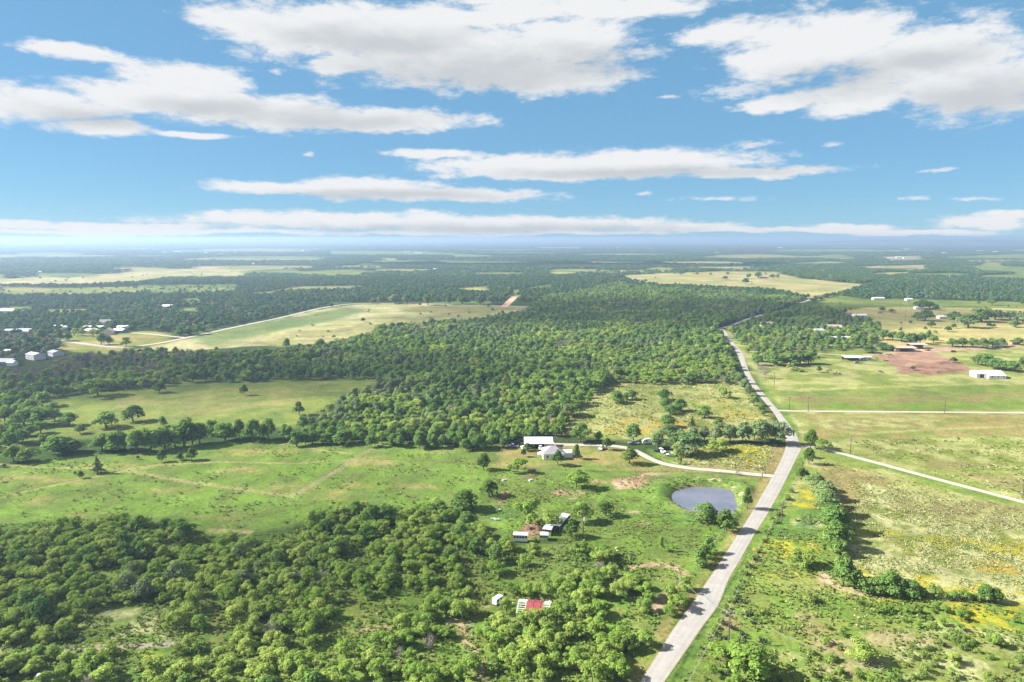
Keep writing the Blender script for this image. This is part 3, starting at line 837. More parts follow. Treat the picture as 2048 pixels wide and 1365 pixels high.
# ------------------------------------------------------------------ plants
def leaf_mat(name, c1, c2, transl=0.30, grey=None):
    m, n, o = new_mat(name)
    oi = n.new('ShaderNodeObjectInfo')
    pos = world_pos(n)
    tint = n.new('ShaderNodeAttribute', attribute_name='tint').outputs['Fac']
    f = n.math('ADD', n.math('MULTIPLY', oi.outputs['Random'], 0.55), n.math('MULTIPLY', n.ramp(n.noise(pos, 0.018, 3, 0.6), 0.33, 0.67), 0.45))
    c = n.mix(f, c1, c2)
    if grey:
        c = n.mix(n.math('MULTIPLY', n.ramp(n.noise(n.vmath('ADD', pos, (900, 300, 0)), 0.009, 3, 0.6), 0.52, 0.62), 0.55), c, grey)
    c = n.mix(1.0, c, n.ramp(tint, 0, 1, 0.62, 1.42, False), 'MULTIPLY')
    d = n.new('ShaderNodeBsdfDiffuse')
    n.put(d.inputs[0], c)
    tr = n.new('ShaderNodeBsdfTranslucent')
    n.put(tr.inputs[0], n.mix(1.0, c, (1.25, 1.2, 0.7), 'MULTIPLY'))
    mx = n.new('ShaderNodeMixShader')
    mx.inputs[0].default_value = transl
    n.put(mx.inputs[1], d.outputs[0])
    n.put(mx.inputs[2], tr.outputs[0])
    n.put(o.inputs[0], mx.outputs[0])
    return m

M_MESQ = leaf_mat('mesquite_leaf', (0.145, 0.235, 0.046), (0.29, 0.355, 0.09), 0.47)
M_OAK = leaf_mat('oak_leaf', (0.066, 0.138, 0.034), (0.138, 0.212, 0.05), 0.35, (0.17, 0.20, 0.12))
M_BRIGHTLEAF = leaf_mat('bright_leaf', (0.145, 0.245, 0.042), (0.205, 0.295, 0.06), 0.42)
M_SHRUB = leaf_mat('shrub_leaf', (0.10, 0.185, 0.036), (0.175, 0.225, 0.055), 0.4)
M_DARKLEAF = leaf_mat('dark_leaf', (0.050, 0.094, 0.020), (0.080, 0.128, 0.027), 0.25)
M_FAROAK = leaf_mat('live_oak_leaf', (0.035, 0.085, 0.036), (0.062, 0.118, 0.046), 0.25)  # dark live oak leaf, with blue distance and cloud shade put into its colour
M_CEDAR = leaf_mat('cedar_leaf', (0.03, 0.05, 0.02), (0.045, 0.065, 0.025), 0.1)
M_TWIG = leaf_mat('bare_twig', (0.15, 0.135, 0.115), (0.20, 0.175, 0.15), 0.1)
M_WEED = leaf_mat('weed_leaf', (0.10, 0.17, 0.03), (0.19, 0.20, 0.07))
M_SEED = leaf_mat('pale_seed_head', (0.27, 0.28, 0.135), (0.34, 0.345, 0.19))
M_GOLD = leaf_mat('golden_flower', (0.36, 0.32, 0.03), (0.34, 0.24, 0.03))
M_CACTUS = leaf_mat('cactus_pad', (0.06, 0.085, 0.05), (0.085, 0.105, 0.065), 0.0)
M_BARK = simple_mat('bark', (0.10, 0.075, 0.055), 0.95, 0.3, 3.0)
M_GREYBARK = simple_mat('grey_bark', (0.24, 0.21, 0.18), 0.95, 0.25, 3.0)

class Shape:
    """collects polygons, then becomes one mesh"""
    def __init__(self):
        self.v, self.f, self.t = [], [], []
    def tube(self, pts, radii, n=5):
        base = len(self.v)
        for k, (p, r_) in enumerate(zip(pts, radii)):
            p = Vector(p)
            a = Vector(pts[min(k + 1, len(pts) - 1)]) - Vector(pts[max(k - 1, 0)])
            a.normalize()
            u = a.orthogonal().normalized()
            w = a.cross(u)
            for i in range(n):
                t = 2 * math.pi * i / n
                self.v.append(tuple(p + (u * math.cos(t) + w * math.sin(t)) * r_))
        for k in range(len(pts) - 1):
            for i in range(n):
                j = (i + 1) % n
                self.f.append((base + k * n + i, base + k * n + j, base + (k + 1) * n + j, base + (k + 1) * n + i))
        self.f.append(tuple(base + (len(pts) - 1) * n + i for i in range(n)))
    def box(self, c, s, rz=0.0, bottom=True):
        cx_, cy_, cz_ = c
        hx, hy, hz = s[0] / 2, s[1] / 2, s[2] / 2
        b = len(self.v)
        for z in (-hz, hz):
            for x, y in ((-hx, -hy), (hx, -hy), (hx, hy), (-hx, hy)):
                self.v.append((cx_ + x * math.cos(rz) - y * math.sin(rz), cy_ + x * math.sin(rz) + y * math.cos(rz), cz_ + z))
        self.f += [(b + 4, b + 5, b + 6, b + 7), (b, b + 1, b + 5, b + 4), (b + 1, b + 2, b + 6, b + 5), (b + 2, b + 3, b + 7, b + 6), (b + 3, b, b + 4, b + 7)]
        if bottom:
            self.f.append((b + 3, b + 2, b + 1, b))
    def poly(self, pts):
        b = len(self.v)
        self.v += [tuple(p) for p in pts]
        self.f.append(tuple(range(b, b + len(pts))))
    def slab(self, pts, thick):
        """a plate: the polygon pts (ccw seen from outside) thickened inwards"""
        P = [Vector(p) for p in pts]
        nn = (P[1] - P[0]).cross(P[2] - P[0]).normalized()
        b = len(self.v)
        n = len(P)
        self.v += [tuple(p) for p in P] + [tuple(p - nn * thick) for p in P]
        self.f.append(tuple(range(b, b + n)))
        self.f.append(tuple(range(b + 2 * n - 1, b + n - 1, -1)))
        for i in range(n):
            j = (i + 1) % n
            self.f.append((b + j, b + i, b + n + i, b + n + j))
    def prism(self, prof, y0, y1, axis='x', inset=0.0):
        """side profile (x, z) pulled from y0 to y1"""
        b = len(self.v)
        n = len(prof)
        for y in (y0, y1):
            self.v += [(x, y, z) for x, z in prof]
        self.f.append(tuple(range(b, b + n)))
        self.f.append(tuple(range(b + 2 * n - 1, b + n - 1, -1)))
        for i in range(n):
            j = (i + 1) % n
            self.f.append((b + j, b + i, b + n + i, b + n + j))
    def mesh(self, name, smooth=False):
        me = bpy.data.meshes.new(name)
        me.from_pydata(self.v, [], self.f)
        if smooth:
            me.polygons.foreach_set('use_smooth', np.ones(len(me.polygons), bool))
        me.update()
        return me

def leaf_quads(rng, lobes, n, size, flat=0.6, jitter=0.65, under=-0.45):
    """n small leaf-clump faces over the lobes (cx, cy, cz, rx, ry, rz)"""
    w = np.array([l[3] * l[4] + l[3] * l[5] for l in lobes])
    k = rng.choice(len(lobes), n, p=w / w.sum())
    L = np.array(lobes)[k]
    d = rng.normal(size=(n, 3))
    d /= np.linalg.norm(d, axis=1)[:, None]
    low = d[:, 2] < under
    d[low, 2] *= -1
    r_ = 0.58 + 0.40 * rng.random(n) ** 0.6 + 0.30 * rng.random(n) ** 4
    c = L[:, :3] + d * L[:, 3:6] * r_[:, None]
    nrm = d / L[:, 3:6] * L[:, 3:6].mean(1)[:, None] + np.array((0, 0, flat)) + rng.normal(size=(n, 3)) * jitter * 0.5
    nrm /= np.linalg.norm(nrm, axis=1)[:, None]
    a = np.cross(nrm, rng.normal(size=(n, 3)))
    a /= np.linalg.norm(a, axis=1)[:, None]
    b = np.cross(nrm, a)
    s = size * (0.6 + 0.8 * rng.random(n))
    s2 = s * (0.55 + 0.45 * rng.random(n))
    q = np.stack([c - a * s[:, None] * 0.9 - b * s2[:, None] * 0.5, c + a * s[:, None] * 0.25 - b * s2[:, None], c + a * s[:, None] + b * s2[:, None] * 0.35, c - a * s[:, None] * 0.15 + b * s2[:, None]], 1)
    F = np.arange(4 * n).reshape(n, 4)
    tint = np.clip(0.5 + 0.22 * rng.normal(size=n) + 0.16 * rng.normal(size=len(lobes))[k], 0, 1)
    return q.reshape(-1, 3), F, np.repeat(tint, 4)

def crown_mesh(name, seed, lobes, n, size, mat, **kw):
    rng = np.random.default_rng(seed)
    V, F, T = leaf_quads(rng, lobes, n, size, **kw)
    me = np_mesh(name, V, F)
    a = me.attributes.new('tint', 'FLOAT', 'POINT')
    a.data.foreach_set('value', T.astype(np.float32))
    me.materials.append(mat)
    return me

def trunk_mesh(name, seed, lobes, r0, fork, mat, stems=1, spread=0.3):
    rng = random.Random(seed)
    s = Shape()
    for k in range(stems):
        bx, by = (rng.uniform(-spread, spread), rng.uniform(-spread, spread)) if stems > 1 else (0, 0)
        ln = rng.uniform(-0.25, 0.25), rng.uniform(-0.25, 0.25)
        top = (bx * 1.6 + ln[0], by * 1.6 + ln[1], fork)
        s.tube([(bx, by, -0.25), (bx * 1.1 + ln[0] * .3, by * 1.1 + ln[1] * .3, fork * 0.5), top], [r0 * 1.25, r0, r0 * 0.8], 6)
        mine = [l for i, l in enumerate(lobes) if i % stems == k]
        for l in mine:
            mid = ((top[0] + l[0]) / 2 + rng.uniform(-.2, .2), (top[1] + l[1]) / 2 + rng.uniform(-.2, .2), (fork + l[2]) / 2 - 0.15)
            s.tube([top, mid, (l[0], l[1], l[2] + 0.2 * l[5])], [r0 * 0.55, r0 * 0.36, r0 * 0.12], 5)
    me = s.mesh(name, True)
    me.materials.append(mat)
    return me

def lobes_for(style, seed):
    r = random.Random(seed)
    L = []
    if style == 'mesquite':      # wide, airy, uneven; 6.4 m across, 5 m tall
        lean = r.uniform(0, 6.28)
        for k in range(r.randint(11, 14)):
            a = 2 * math.pi * k / 7 + r.uniform(-.5, .5)
            d = r.uniform(0.4, 2.5)
            s = r.uniform(0.55, 1.2) * (1.15 - 0.16 * d)
            L.append((d * math.cos(a) + 0.4 * math.cos(lean), d * math.sin(a) + 0.4 * math.sin(lean), r.uniform(1.7, 4.5) - 0.25 * d, s * 1.15, s * 1.15, s * 0.85))
        L.append((r.uniform(-.6, .6), r.uniform(-.6, .6), r.uniform(3.3, 4.0), 1.3, 1.3, 0.9))
    elif style == 'oak':         # dense and billowing; 8 m across, 7 m tall
        for k in range(14):
            a = 2 * math.pi * k / 6 + r.uniform(-.4, .4)
            d = r.uniform(1.2, 2.6) if k < 7 else r.uniform(0.2, 1.5)
            s = r.uniform(0.85, 1.65)
            L.append((d * math.cos(a) * r.uniform(.85, 1.2), d * math.sin(a), r.uniform(2.0, 4.4) if k < 8 else r.uniform(4.2, 5.8), s, s, s * 0.9))
        L.append((0, 0, 3.6, 2.2, 2.2, 1.8))
    elif style == 'round':       # tight round yard tree; 5 m across, 5 m tall
        for k in range(9):
            a = 2 * math.pi * k / 6 + r.uniform(-.3, .3)
            d = r.uniform(0.9, 1.5) if k < 6 else r.uniform(0, .6)
            s = r.uniform(0.85, 1.15)
            L.append((d * math.cos(a), d * math.sin(a), r.uniform(1.7, 3.0) if k < 6 else r.uniform(3.2, 4.1), s, s, s))
    elif style == 'shrub':       # low, many stemmed; 3.6 m across, 2.4 m tall
        for k in range(6):
            a = 2 * math.pi * k / 5 + r.uniform(-.5, .5)
            d = r.uniform(0.3, 1.15)
            s = r.uniform(0.5, 0.85)
            L.append((d * math.cos(a), d * math.sin(a), r.uniform(0.6, 1.7), s, s, s * 0.8))
    elif style == 'cedar':       # narrow cone; 4 m across, 6.5 m tall
        for k in range(9):
            t = k / 8
            a = 2.4 * k
            d = 0.75 * (1 - t)
            L.append((d * math.cos(a), d * math.sin(a), 0.9 + 5.2 * t, 1.45 * (1 - t) + 0.35, 1.45 * (1 - t) + 0.35, 0.8))
    elif style == 'bare':        # grey twiggy crown; 7 m across, 6 m tall
        for k in range(9):
            a = 2 * math.pi * k / 6 + r.uniform(-.4, .4)
            d = r.uniform(1.0, 2.2) if k < 6 else r.uniform(0, 1.2)
            s = r.uniform(0.9, 1.4)
            L.append((d * math.cos(a), d * math.sin(a), r.uniform(2.3, 3.8) if k < 6 else r.uniform(4.0, 5.0), s, s, s * 0.9))
    return L

# style: (count of variants, leaf faces, leaf size, leaf material, bark, trunk radius, fork height, stems, nominal width, nominal height)
STYLES = {
    'mesquite': (7, 1450, 0.20, M_MESQ, M_BARK, 0.13, 1.3, 2, 6.4, 5.0),
    'bright':   (4, 1450, 0.20, M_BRIGHTLEAF, M_BARK, 0.14, 1.3, 1, 6.4, 5.0),
    'oak':      (6, 1600, 0.285, M_OAK, M_BARK, 0.24, 1.7, 1, 8.0, 7.0),
    'round':    (4, 900, 0.23, M_DARKLEAF, M_BARK, 0.14, 1.3, 1, 5.0, 5.0),
    'shrub':    (5, 420, 0.17, M_SHRUB, M_BARK, 0.05, 0.35, 3, 3.6, 2.4),
    'cedar':    (2, 800, 0.22, M_CEDAR, M_BARK, 0.15, 0.8, 1, 4.0, 6.8),
    'bare':     (3, 700, 0.13, M_TWIG, M_GREYBARK, 0.18, 1.5, 1, 7.0, 6.2),
}
STYLE_SHAPE = {'bright': 'mesquite'}
STYLE_NAME = {'mesquite': 'mesquite_tree', 'bright': 'mesquite_tree', 'oak': 'oak_tree', 'round': 'shade_tree', 'shrub': 'shrub', 'cedar': 'cedar_tree', 'bare': 'bare_tree'}
PROTO = {}
JOINED = {}
def join_meshes(name, a, b):
    """crown a and trunk b as one mesh with two materials"""
    def arr(me):
        V = np.empty(len(me.vertices) * 3, np.float32)
        me.vertices.foreach_get('co', V)
        return V.reshape(-1, 3), [tuple(p.vertices) for p in me.polygons]
    va, fa = arr(a)
    vb, fb_ = arr(b)
    me = bpy.data.meshes.new(name)
    me.from_pydata(np.vstack([va, vb]).tolist(), [], fa + [tuple(i + len(va) for i in f) for f in fb_])
    me.materials.append(a.materials[0])
    me.materials.append(b.materials[0])
    mi = np.zeros(len(fa) + len(fb_), np.int32)
    mi[len(fa):] = 1
    me.polygons.foreach_set('material_index', mi)
    t = np.full(len(va) + len(vb), 0.5, np.float32)
    tt = np.empty(len(va), np.float32)
    a.attributes['tint'].data.foreach_get('value', tt)
    t[:len(va)] = tt
    at_ = me.attributes.new('tint', 'FLOAT', 'POINT')
    at_.data.foreach_set('value', t)
    return me
for st, (nv, nq, sz, lm, bm_, tr_, fk, stems, nw, nh) in STYLES.items():
    PROTO[st], JOINED[st] = [], []
    for k in range(nv):
        L = lobes_for(STYLE_SHAPE.get(st, st), hash(('x', k, len(st))) % 1000 if False else 100 * len(st) + 7 * k + nq)
        kw = dict(jitter=1.6, flat=0.0, under=-0.9) if st == 'bare' else dict(under=-0.55 if st != 'shrub' else -0.7)
        cm = crown_mesh(st + '_crown', 31 * k + nq, L, nq, sz, lm, **kw)
        tm = trunk_mesh(st + '_trunk', 17 * k + nq, L, tr_, fk, bm_, stems, 0.35 if stems > 1 else 0)
        PROTO[st].append((cm, tm))
        JOINED[st].append(join_meshes(st + '_whole', cm, tm))

TREES_AT = []
def plant(style, x, y, width, height=None, label=None, group=None, rng=random, name=None, cat=None):
    nw, nh = STYLES[style][8], STYLES[style][9]
    s = width / nw
    sz = (height / nh) if height else s
    cm, tm = rng.choice(PROTO[style])
    nm = name or STYLE_NAME[style]
    e = bpy.data.objects.new(nm, None)
    COL.objects.link(e)
    e.empty_display_size = 0.5
    e.location = (x, y, height_at(x, y))
    e.rotation_euler = (0, 0, rng.uniform(0, 6.283))
    e.scale = (s, s, sz)
    e['label'] = label or 'tree'
    e['category'] = cat or ('shrub' if style == 'shrub' else 'tree')
    if group:
        e['group'] = group
    c = bpy.data.objects.new('crown', cm)
    t = bpy.data.objects.new('trunk' if style != 'shrub' else 'stem', tm)
    for o in (c, t):
        COL.objects.link(o)
        o.parent = e
    TREES_AT.append((x, y, width / 2))
    return e
def height_at(x, y):
    return float(height(np.array([[x, y]]))[0])

RNG = random.Random(11)
def T(style, px, py, wpx, hpx=None, label=None, group=None):
    m_ = depth(px, py)
    p = at(px, py)
    return plant(style, p[0], p[1], wpx * m_ * 1.08, hpx * m_ * 1.06 if hpx else None, label, group, RNG)

# trees that stand alone or can be told apart: (style, base x, base y, width, height, label)
G_YARD = 'trees around the homestead'
for a in [
    ('round', 967, 940, 34, 33, 'dark spreading tree beside the small enclosure west of the white house'),
    ('bright', 1036, 945, 42, 28, 'umbrella shaped mesquite with forked trunk above the tilled garden rows'),
    ('round', 978, 993, 44, 34, 'dark tree standing beside the long red dirt heap'),
    ('round', 929, 1020, 65, 40, 'broad dense dark green tree at the corner of the thicket below the dirt heap'),
    ('bright', 1152, 977, 52, 36, 'open mesquite with a leaning trunk and bare earth at its foot'),
    ('round', 1210, 1032, 41, 32, 'neat round tree casting a shadow on the grass north of the sheds'),
    ('round', 1116, 931, 29, 30, 'small round tree in front of the white house'),
    ('round', 1153, 918, 19, 29, 'slim two part tree between the house and the lawn'),
    ('round', 1047, 914, 13, 18, 'tiny slim tree nearest the cars west of the house'),
    ('round', 1055, 902, 21, 15, 'small dark tree against the end of the white roofed barn'),
    ('round', 1213, 900, 23, 25, 'small dark tree shading the white car by the driveway'),
    ('round', 1259, 928, 36, 34, 'dense round tree alone on the brown mown lawn'),
    ('oak', 1160, 884, 52, 40, 'wide two trunked oak behind the driveway beside the golden flowers'),
    ('oak', 1198, 884, 22, 22, 'smaller oak just east of the wide two trunked oak'),
    ('oak', 1267, 883, 44, 35, 'tall oak behind the dark pickup'),
    ('bright', 764, 889, 31, 26, 'lone light green tree at the bend of the field track'),
    ('bright', 1058, 1048, 62, 48, 'big bright green tree shading the cow pen'),
    ('mesquite', 1104, 1057, 50, 34, 'grey green tree leaning over the long shed roof'),
    ('mesquite', 1166, 1046, 56, 42, 'leafy tree right behind the pole with the white transformer'),
    ('bright', 1047, 1251, 38, 36, 'bright mesquite hiding the lower left corner of the red barn'),
    ('mesquite', 1071, 1255, 44, 40, 'green mesquite hiding the lower edge of the red roof'),
    ('bright', 1095, 1250, 38, 36, 'bright mesquite hiding the lower right corner of the red barn'),
    ('mesquite', 1013, 1228, 34, 32, 'grey green mesquite between the parked camper and the barn'),
    ('round', 1143, 1074, 34, 36, 'dark round bush beside the end of the long shed'),
    ('round', 1494, 1018, 24, 42, 'tall dark tree between the pond and the road'),
    ('oak', 1413, 1047, 52, 38, 'dense green tree on the near bank of the pond'),
    ('round', 1452, 1062, 42, 42, 'dark tree throwing its shadow across the road below the pond'),
    ('mesquite', 1322, 1102, 16, 30, 'thin sparse young tree alone in the grass south of the pond'),
    ('oak', 1316, 897, 44, 30, 'grey green oak over the parked cars nearest the driveway'),
    ('oak', 1372, 910, 72, 44, 'largest oak of the clump over the parked cars'),
    ('mesquite', 1352, 912, 28, 27, 'pale little tree in front of the largest parked car oak'),
    ('mesquite', 1443, 904, 50, 27, 'pale open crowned mesquite on the flowering paddock'),
    ('mesquite', 1360, 929, 14, 16, 'spindly dark sapling at the driveway fence'),
    ('round', 1621, 896, 32, 36, 'dark tree at the corner of the gravel side road'),
    ('bright', 1645, 901, 32, 22, 'low spreading tree next to the dark corner tree on the side road'),
    ('bright', 196, 792, 64, 36, 'bright green round tree in front of the dark wood'),
    ('round', 320, 786, 29, 21, 'small umbrella tree at the wood edge right of the bright green tree'),
    ('round', 386, 765, 30, 25, 'dark tree at the wood edge left of the small white stand'),
    ('round', 412, 763, 29, 23, 'dark tree directly above the small white stand'),
    ('round', 488, 791, 19, 22, 'small dark tree alone in the middle of the pasture'),
    ('round', 595, 759, 26, 21, 'dark tree at the top edge of the pasture'),
    ('round', 598, 830, 27, 26, 'lone tree on the pasture beside the tip of the wood'),
    ('cedar', 196, 947, 22, 34, 'dark pointed cedar beside the field track crossing'),
    ('round', 162, 957, 14, 15, 'small dark bush tree below the pointed cedar'),
    ('round', 150, 950, 7, 8, 'tiny dark bush left of the small bush tree'),
    ('round', 323, 924, 20, 22, 'dark small tree left of the pair on the green field'),
    ('round', 360, 921, 19, 15, 'smaller of the pair of trees on the green field'),
    ('round', 383, 921, 26, 24, 'larger of the pair of trees on the green field'),
    ('mesquite', 625, 1058, 38, 36, 'open crowned mesquite standing clear at the thicket edge'),
    ('round', 266, 843, 50, 34, 'dark tree with uneven top on the pasture'),
    ('oak', 212, 856, 56, 32, 'spreading tree with a grey trunk low on the pasture'),
    ('oak', 140, 851, 40, 27, 'round grey green tree at the edge of the grey brush'),
    ('round', 1738, 706, 30, 14, 'dark tree at the top of the red feed yard'),
    ('round', 1825, 741, 13, 9, 'small dark bush standing in the red feed yard'),
    ('round', 1907, 726, 18, 12, 'dark bush at the far edge of the red feed yard'),
    ('round', 1638, 745, 14, 13, 'small bright bush on the dry grass beside the loafing cattle'),
    ('oak', 1936, 656, 46, 28, 'biggest spreading oak on the dry yellow pasture'),
    ('round', 1862, 656, 18, 14, 'lone dark oak on the yellow pasture left of the biggest oak'),
    ('round', 1896, 664, 16, 12, 'dark round oak below the biggest spreading oak'),
    ('round', 1907, 657, 12, 10, 'little oak touching the dark round oak'),
    ('round', 1491, 569, 16, 13, 'lone oak lowest on the far pale pasture'),
    ('round', 1450, 560, 13, 8, 'lone oak left of the lowest on the far pale pasture'),
    ('mesquite', 1608, 1135, 62, 34, 'wide grey green bush left of the tall hedge corner'),
    ('bright', 1447, 796, 29, 20, 'lone round tree in the upper right of the dry meadow'),
]:
    T(*a)
def many(style, rows, label, group):
    for r_ in rows:
        T(style, *r_, label=label, group=group)
many('oak', [(1485, 887, 44, 42), (1525, 888, 46, 50), (1557, 888, 48, 45), (1433, 885, 38, 32), (1409, 881, 34, 27), (1385, 882, 34, 28), (1340, 879, 48, 30), (1360, 884, 30, 24), (1508, 880, 34, 34), (1460, 884, 34, 34)], 'green oak in the hedgerow between dry meadow and paddock', 'hedgerow oaks beside the road')
many('oak', [(690, 888, 52, 28), (655, 888, 40, 22)], 'low dark oak at the top edge of the green field', 'oaks at the top of the green field')
many('oak', [(1361, 822, 32, 25), (1409, 836, 33, 24), (1437, 854, 26, 17), (1234, 806, 40, 23), (1264, 799, 27, 19), (1326, 801, 36, 23), (1329, 818, 32, 20), (1357, 823, 36, 24), (1340, 829, 36, 18), (1336, 854, 44, 24), (1252, 800, 22, 14)], 'rounded oak scattered on the dry flowering meadow', 'oaks scattered on the dry meadow')
many('cedar', [(1384, 853, 14, 20)], 'narrow dark young tree on the dry flowering meadow', None)
many('oak', [(1488, 782, 30, 24), (1498, 792, 22, 22), (1508, 812, 26, 20), (1522, 824, 18, 14), (1526, 832, 14, 10), (1482, 768, 24, 22)], 'dark roadside oak along the dry meadow fence', 'roadside oaks by the dry meadow')
many('round', [(1618, 929, 24, 35), (1616, 916, 20, 22), (1601, 959, 22, 24), (1611, 959, 20, 18), (1606, 948, 14, 12)], 'dark bush on the verge just below the junction', 'bushes below the junction')
many('oak', [(1633, 983, 46, 36), (1649, 1001, 50, 38), (1658, 1031, 64, 50), (1666, 1065, 66, 54), (1673, 1098, 66, 54), (1643, 992, 44, 30), (1653, 1016, 50, 38), (1664, 1048, 56, 40), (1672, 1081, 58, 42), (1677, 1112, 46, 34)], 'dense oak in the slanting hedge between scrub and flower meadow', 'hedge oaks slanting down from the junction')
many('mesquite', [(1672, 1106, 36, 16)], 'pale low bush at the foot of the slanting hedge', None)
many('oak', [(1686, 1172, 58, 64), (1708, 1178, 46, 42), (1732, 1184, 50, 30), (1779, 1188, 60, 46), (1755, 1187, 46, 34), (1823, 1191, 55, 30), (1800, 1190, 40, 34)], 'dense oak in the level hedge below the flower meadow', 'hedge oaks below the flower meadow')
many('shrub', [(1850, 1193, 26, 16), (1871, 1192, 28, 26), (1890, 1197, 22, 14), (1910, 1198, 26, 16), (1929, 1199, 32, 20), (1950, 1201, 26, 16)], 'dark low bush in the gap of the level hedge', 'low bushes in the level hedge')
many('oak', [(1970, 1203, 42, 34), (1992, 1205, 38, 28)], 'dark oak at the far end of the level hedge', 'oaks ending the level hedge')
many('oak', [(1416, 1107, 28, 32), (1400, 1132, 40, 36), (1409, 1118, 30, 30)], 'dark green tree overhanging the verge below the pond', 'verge trees below the pond')
many('bright', [(1375, 1182, 36, 30), (1358, 1220, 40, 30), (1343, 1205, 44, 38), (1338, 1232, 30, 20)], 'bright bush on the verge beside the reddish track', 'verge bushes by the reddish track')
many('oak', [(160, 868, 28, 18), (326, 853, 22, 20), (82, 867, 34, 24), (27, 885, 36, 32), (85, 851, 62, 36), (48, 851, 52, 32), (10, 843, 44, 30), (85, 814, 42, 30), (99, 796, 30, 24), (58, 827, 46, 27), (20, 815, 40, 24), (110, 842, 34, 24), (60, 872, 30, 20)], 'grey green oak in the brush west of the pasture', 'oaks in the western brush')
many('oak', [(126, 908, 78, 38), (87, 889, 28, 20), (27, 924, 46, 34), (51, 925, 44, 28), (110, 900, 44, 30), (150, 905, 40, 26)], 'dark oak in the clump below the western brush', 'oaks below the western brush')
many('oak', [(205, 902, 52, 34), (232, 903, 54, 40), (273, 905, 52, 45), (301, 903, 58, 46), (331, 898, 52, 44), (369, 893, 62, 56), (400, 889, 48, 44), (425, 872, 32, 32), (451, 882, 52, 36), (478, 876, 34, 38), (506, 882, 47, 44), (537, 879, 44, 42), (574, 881, 42, 32), (250, 900, 40, 34), (350, 895, 44, 36), (385, 890, 40, 36)], 'dark oak in the hedge between pasture and green field', 'hedge oaks between pasture and green field')
many('round', [(276, 919, 8, 8), (8, 935, 11, 7)], 'tiny dark bush on the green field', 'tiny bushes on the green field')
many('oak', [(1850, 642, 42, 22), (1834, 641, 24, 16), (1963, 644, 56, 27), (1840, 618, 44, 18), (1860, 617, 24, 14), (1871, 621, 18, 12), (1763, 623, 16, 9), (1782, 626, 14, 8), (1984, 611, 22, 15), (1990, 640, 40, 20), (1915, 645, 34, 18), (2020, 640, 40, 18), (2045, 648, 40, 22), (1900, 640, 26, 14), (2030, 655, 26, 14)], 'grey green oak on the dry yellow pasture', 'oaks on the yellow pasture')
many('oak', [(1766, 680, 30, 20), (1785, 681, 22, 18), (1802, 684, 32, 20), (1820, 688, 36, 22), (1840, 688, 32, 22), (1857, 681, 16, 20), (1867, 686, 22, 16), (1765, 700, 38, 14), (1780, 702, 26, 12), (1905, 694, 28, 16), (1925, 694, 30, 18), (1945, 695, 30, 18), (1965, 697, 30, 20), (1985, 695, 30, 18), (2003, 693, 26, 16), (2035, 690, 30, 14)], 'dark oak in the clumps round the cattle yard', 'oaks round the cattle yard')
many('oak', [(1955, 730, 28, 20), (1970, 732, 34, 24), (1987, 738, 38, 22), (2005, 741, 34, 20), (2022, 743, 42, 20), (2046, 735, 24, 22)], 'dark oak in the row above the white barn', 'oaks above the white barn')
many('oak', [(1516, 731, 26, 20), (1553, 731, 46, 24), (1580, 731, 45, 26), (1600, 729, 40, 24), (1617, 728, 40, 24), (1625, 715, 20, 18), (1540, 726, 30, 18)], 'green oak in the grove east of the road', 'oaks in the grove east of the road')
many('bare', [(1529, 757, 30, 24), (1522, 744, 20, 16)], 'grey half bare tree at the roadside grove', 'grey trees at the roadside')
many('shrub', [(1587, 741, 26, 14), (1600, 744, 16, 9)], 'low green bush on the dry roadside grass', 'low roadside bushes')
many('oak', [(1497, 557, 14, 9), (1516, 557, 22, 13), (1545, 557, 15, 8), (1555, 556, 12, 7), (1455, 550, 9, 6), (1421, 551, 8, 5), (1394, 550, 9, 6), (1363, 550, 17, 8)], 'small dark oak along the top of the far pale pasture', 'oaks on the far pale pasture')
many('oak', [(856, 611, 26, 22), (899, 610, 15, 17), (745, 608, 16, 10), (760, 606, 14, 12), (790, 608, 30, 18), (815, 608, 24, 18), (925, 609, 30, 16), (960, 610, 26, 16), (985, 609, 30, 18)], 'dark oak along the road at the top of the hayfield', 'oaks beyond the hayfield')
many('oak', [(203, 690, 26, 24), (218, 690, 20, 18), (252, 693, 22, 18), (360, 672, 20, 18), (378, 671, 20, 18), (395, 669, 22, 20), (573, 697, 24, 20), (600, 697, 14, 10), (640, 698, 30, 20), (120, 683, 26, 24), (138, 682, 18, 16), (85, 681, 26, 22)], 'oak near the farmyard lane by the hayfield', 'oaks near the farmyard lane')
many('mesquite', [(150, 672, 20, 16), (165, 672, 18, 16), (185, 674, 20, 16), (195, 672, 18, 14)], 'thin pale tree in the farmyard orchard', 'farmyard orchard trees')

# ------------------------------------------------------------------ woods and thickets
def pick_points(poly, spacing, rng, z=0.0, jit=0.42):
    """jittered grid of points inside a ground polygon"""
    x0, y0 = poly.min(0)
    x1, y1 = poly.max(0)
    nx, ny = int((x1 - x0) / spacing) + 1, int((y1 - y0) / spacing) + 1
    X, Y = np.meshgrid(x0 + spacing * np.arange(nx), y0 + spacing * np.arange(ny))
    X[1::2] += spacing / 2
    P = np.stack([X.ravel(), Y.ravel()], 1) + (rng.random((nx * ny, 2)) - 0.5) * 2 * jit * spacing
    return P[inside(P, poly)]

LANES = [(ROAD_MID, 5.5)] + [(atp(p), w) for p, w in ((DRIVE, 4.5), (SIDE_ROAD, 4.5), (NORTH_LANE, 4.5), (FIELD_ROAD, 8.0), (TOWN_ROAD, 4.5), (BEND_ROAD, 4.0), (FARM_LANE, 6.0), (RED_LANE, 9.0))]
KEEP_CLEAR = []       # (x, y, radius) of buildings and vehicles, filled before the woods are planted
def clear_of_lanes(P, extra=0.0):
    ok = np.ones(len(P), bool)
    for line, w in LANES:
        ok &= line_dist(P, line) > w + extra
    return ok

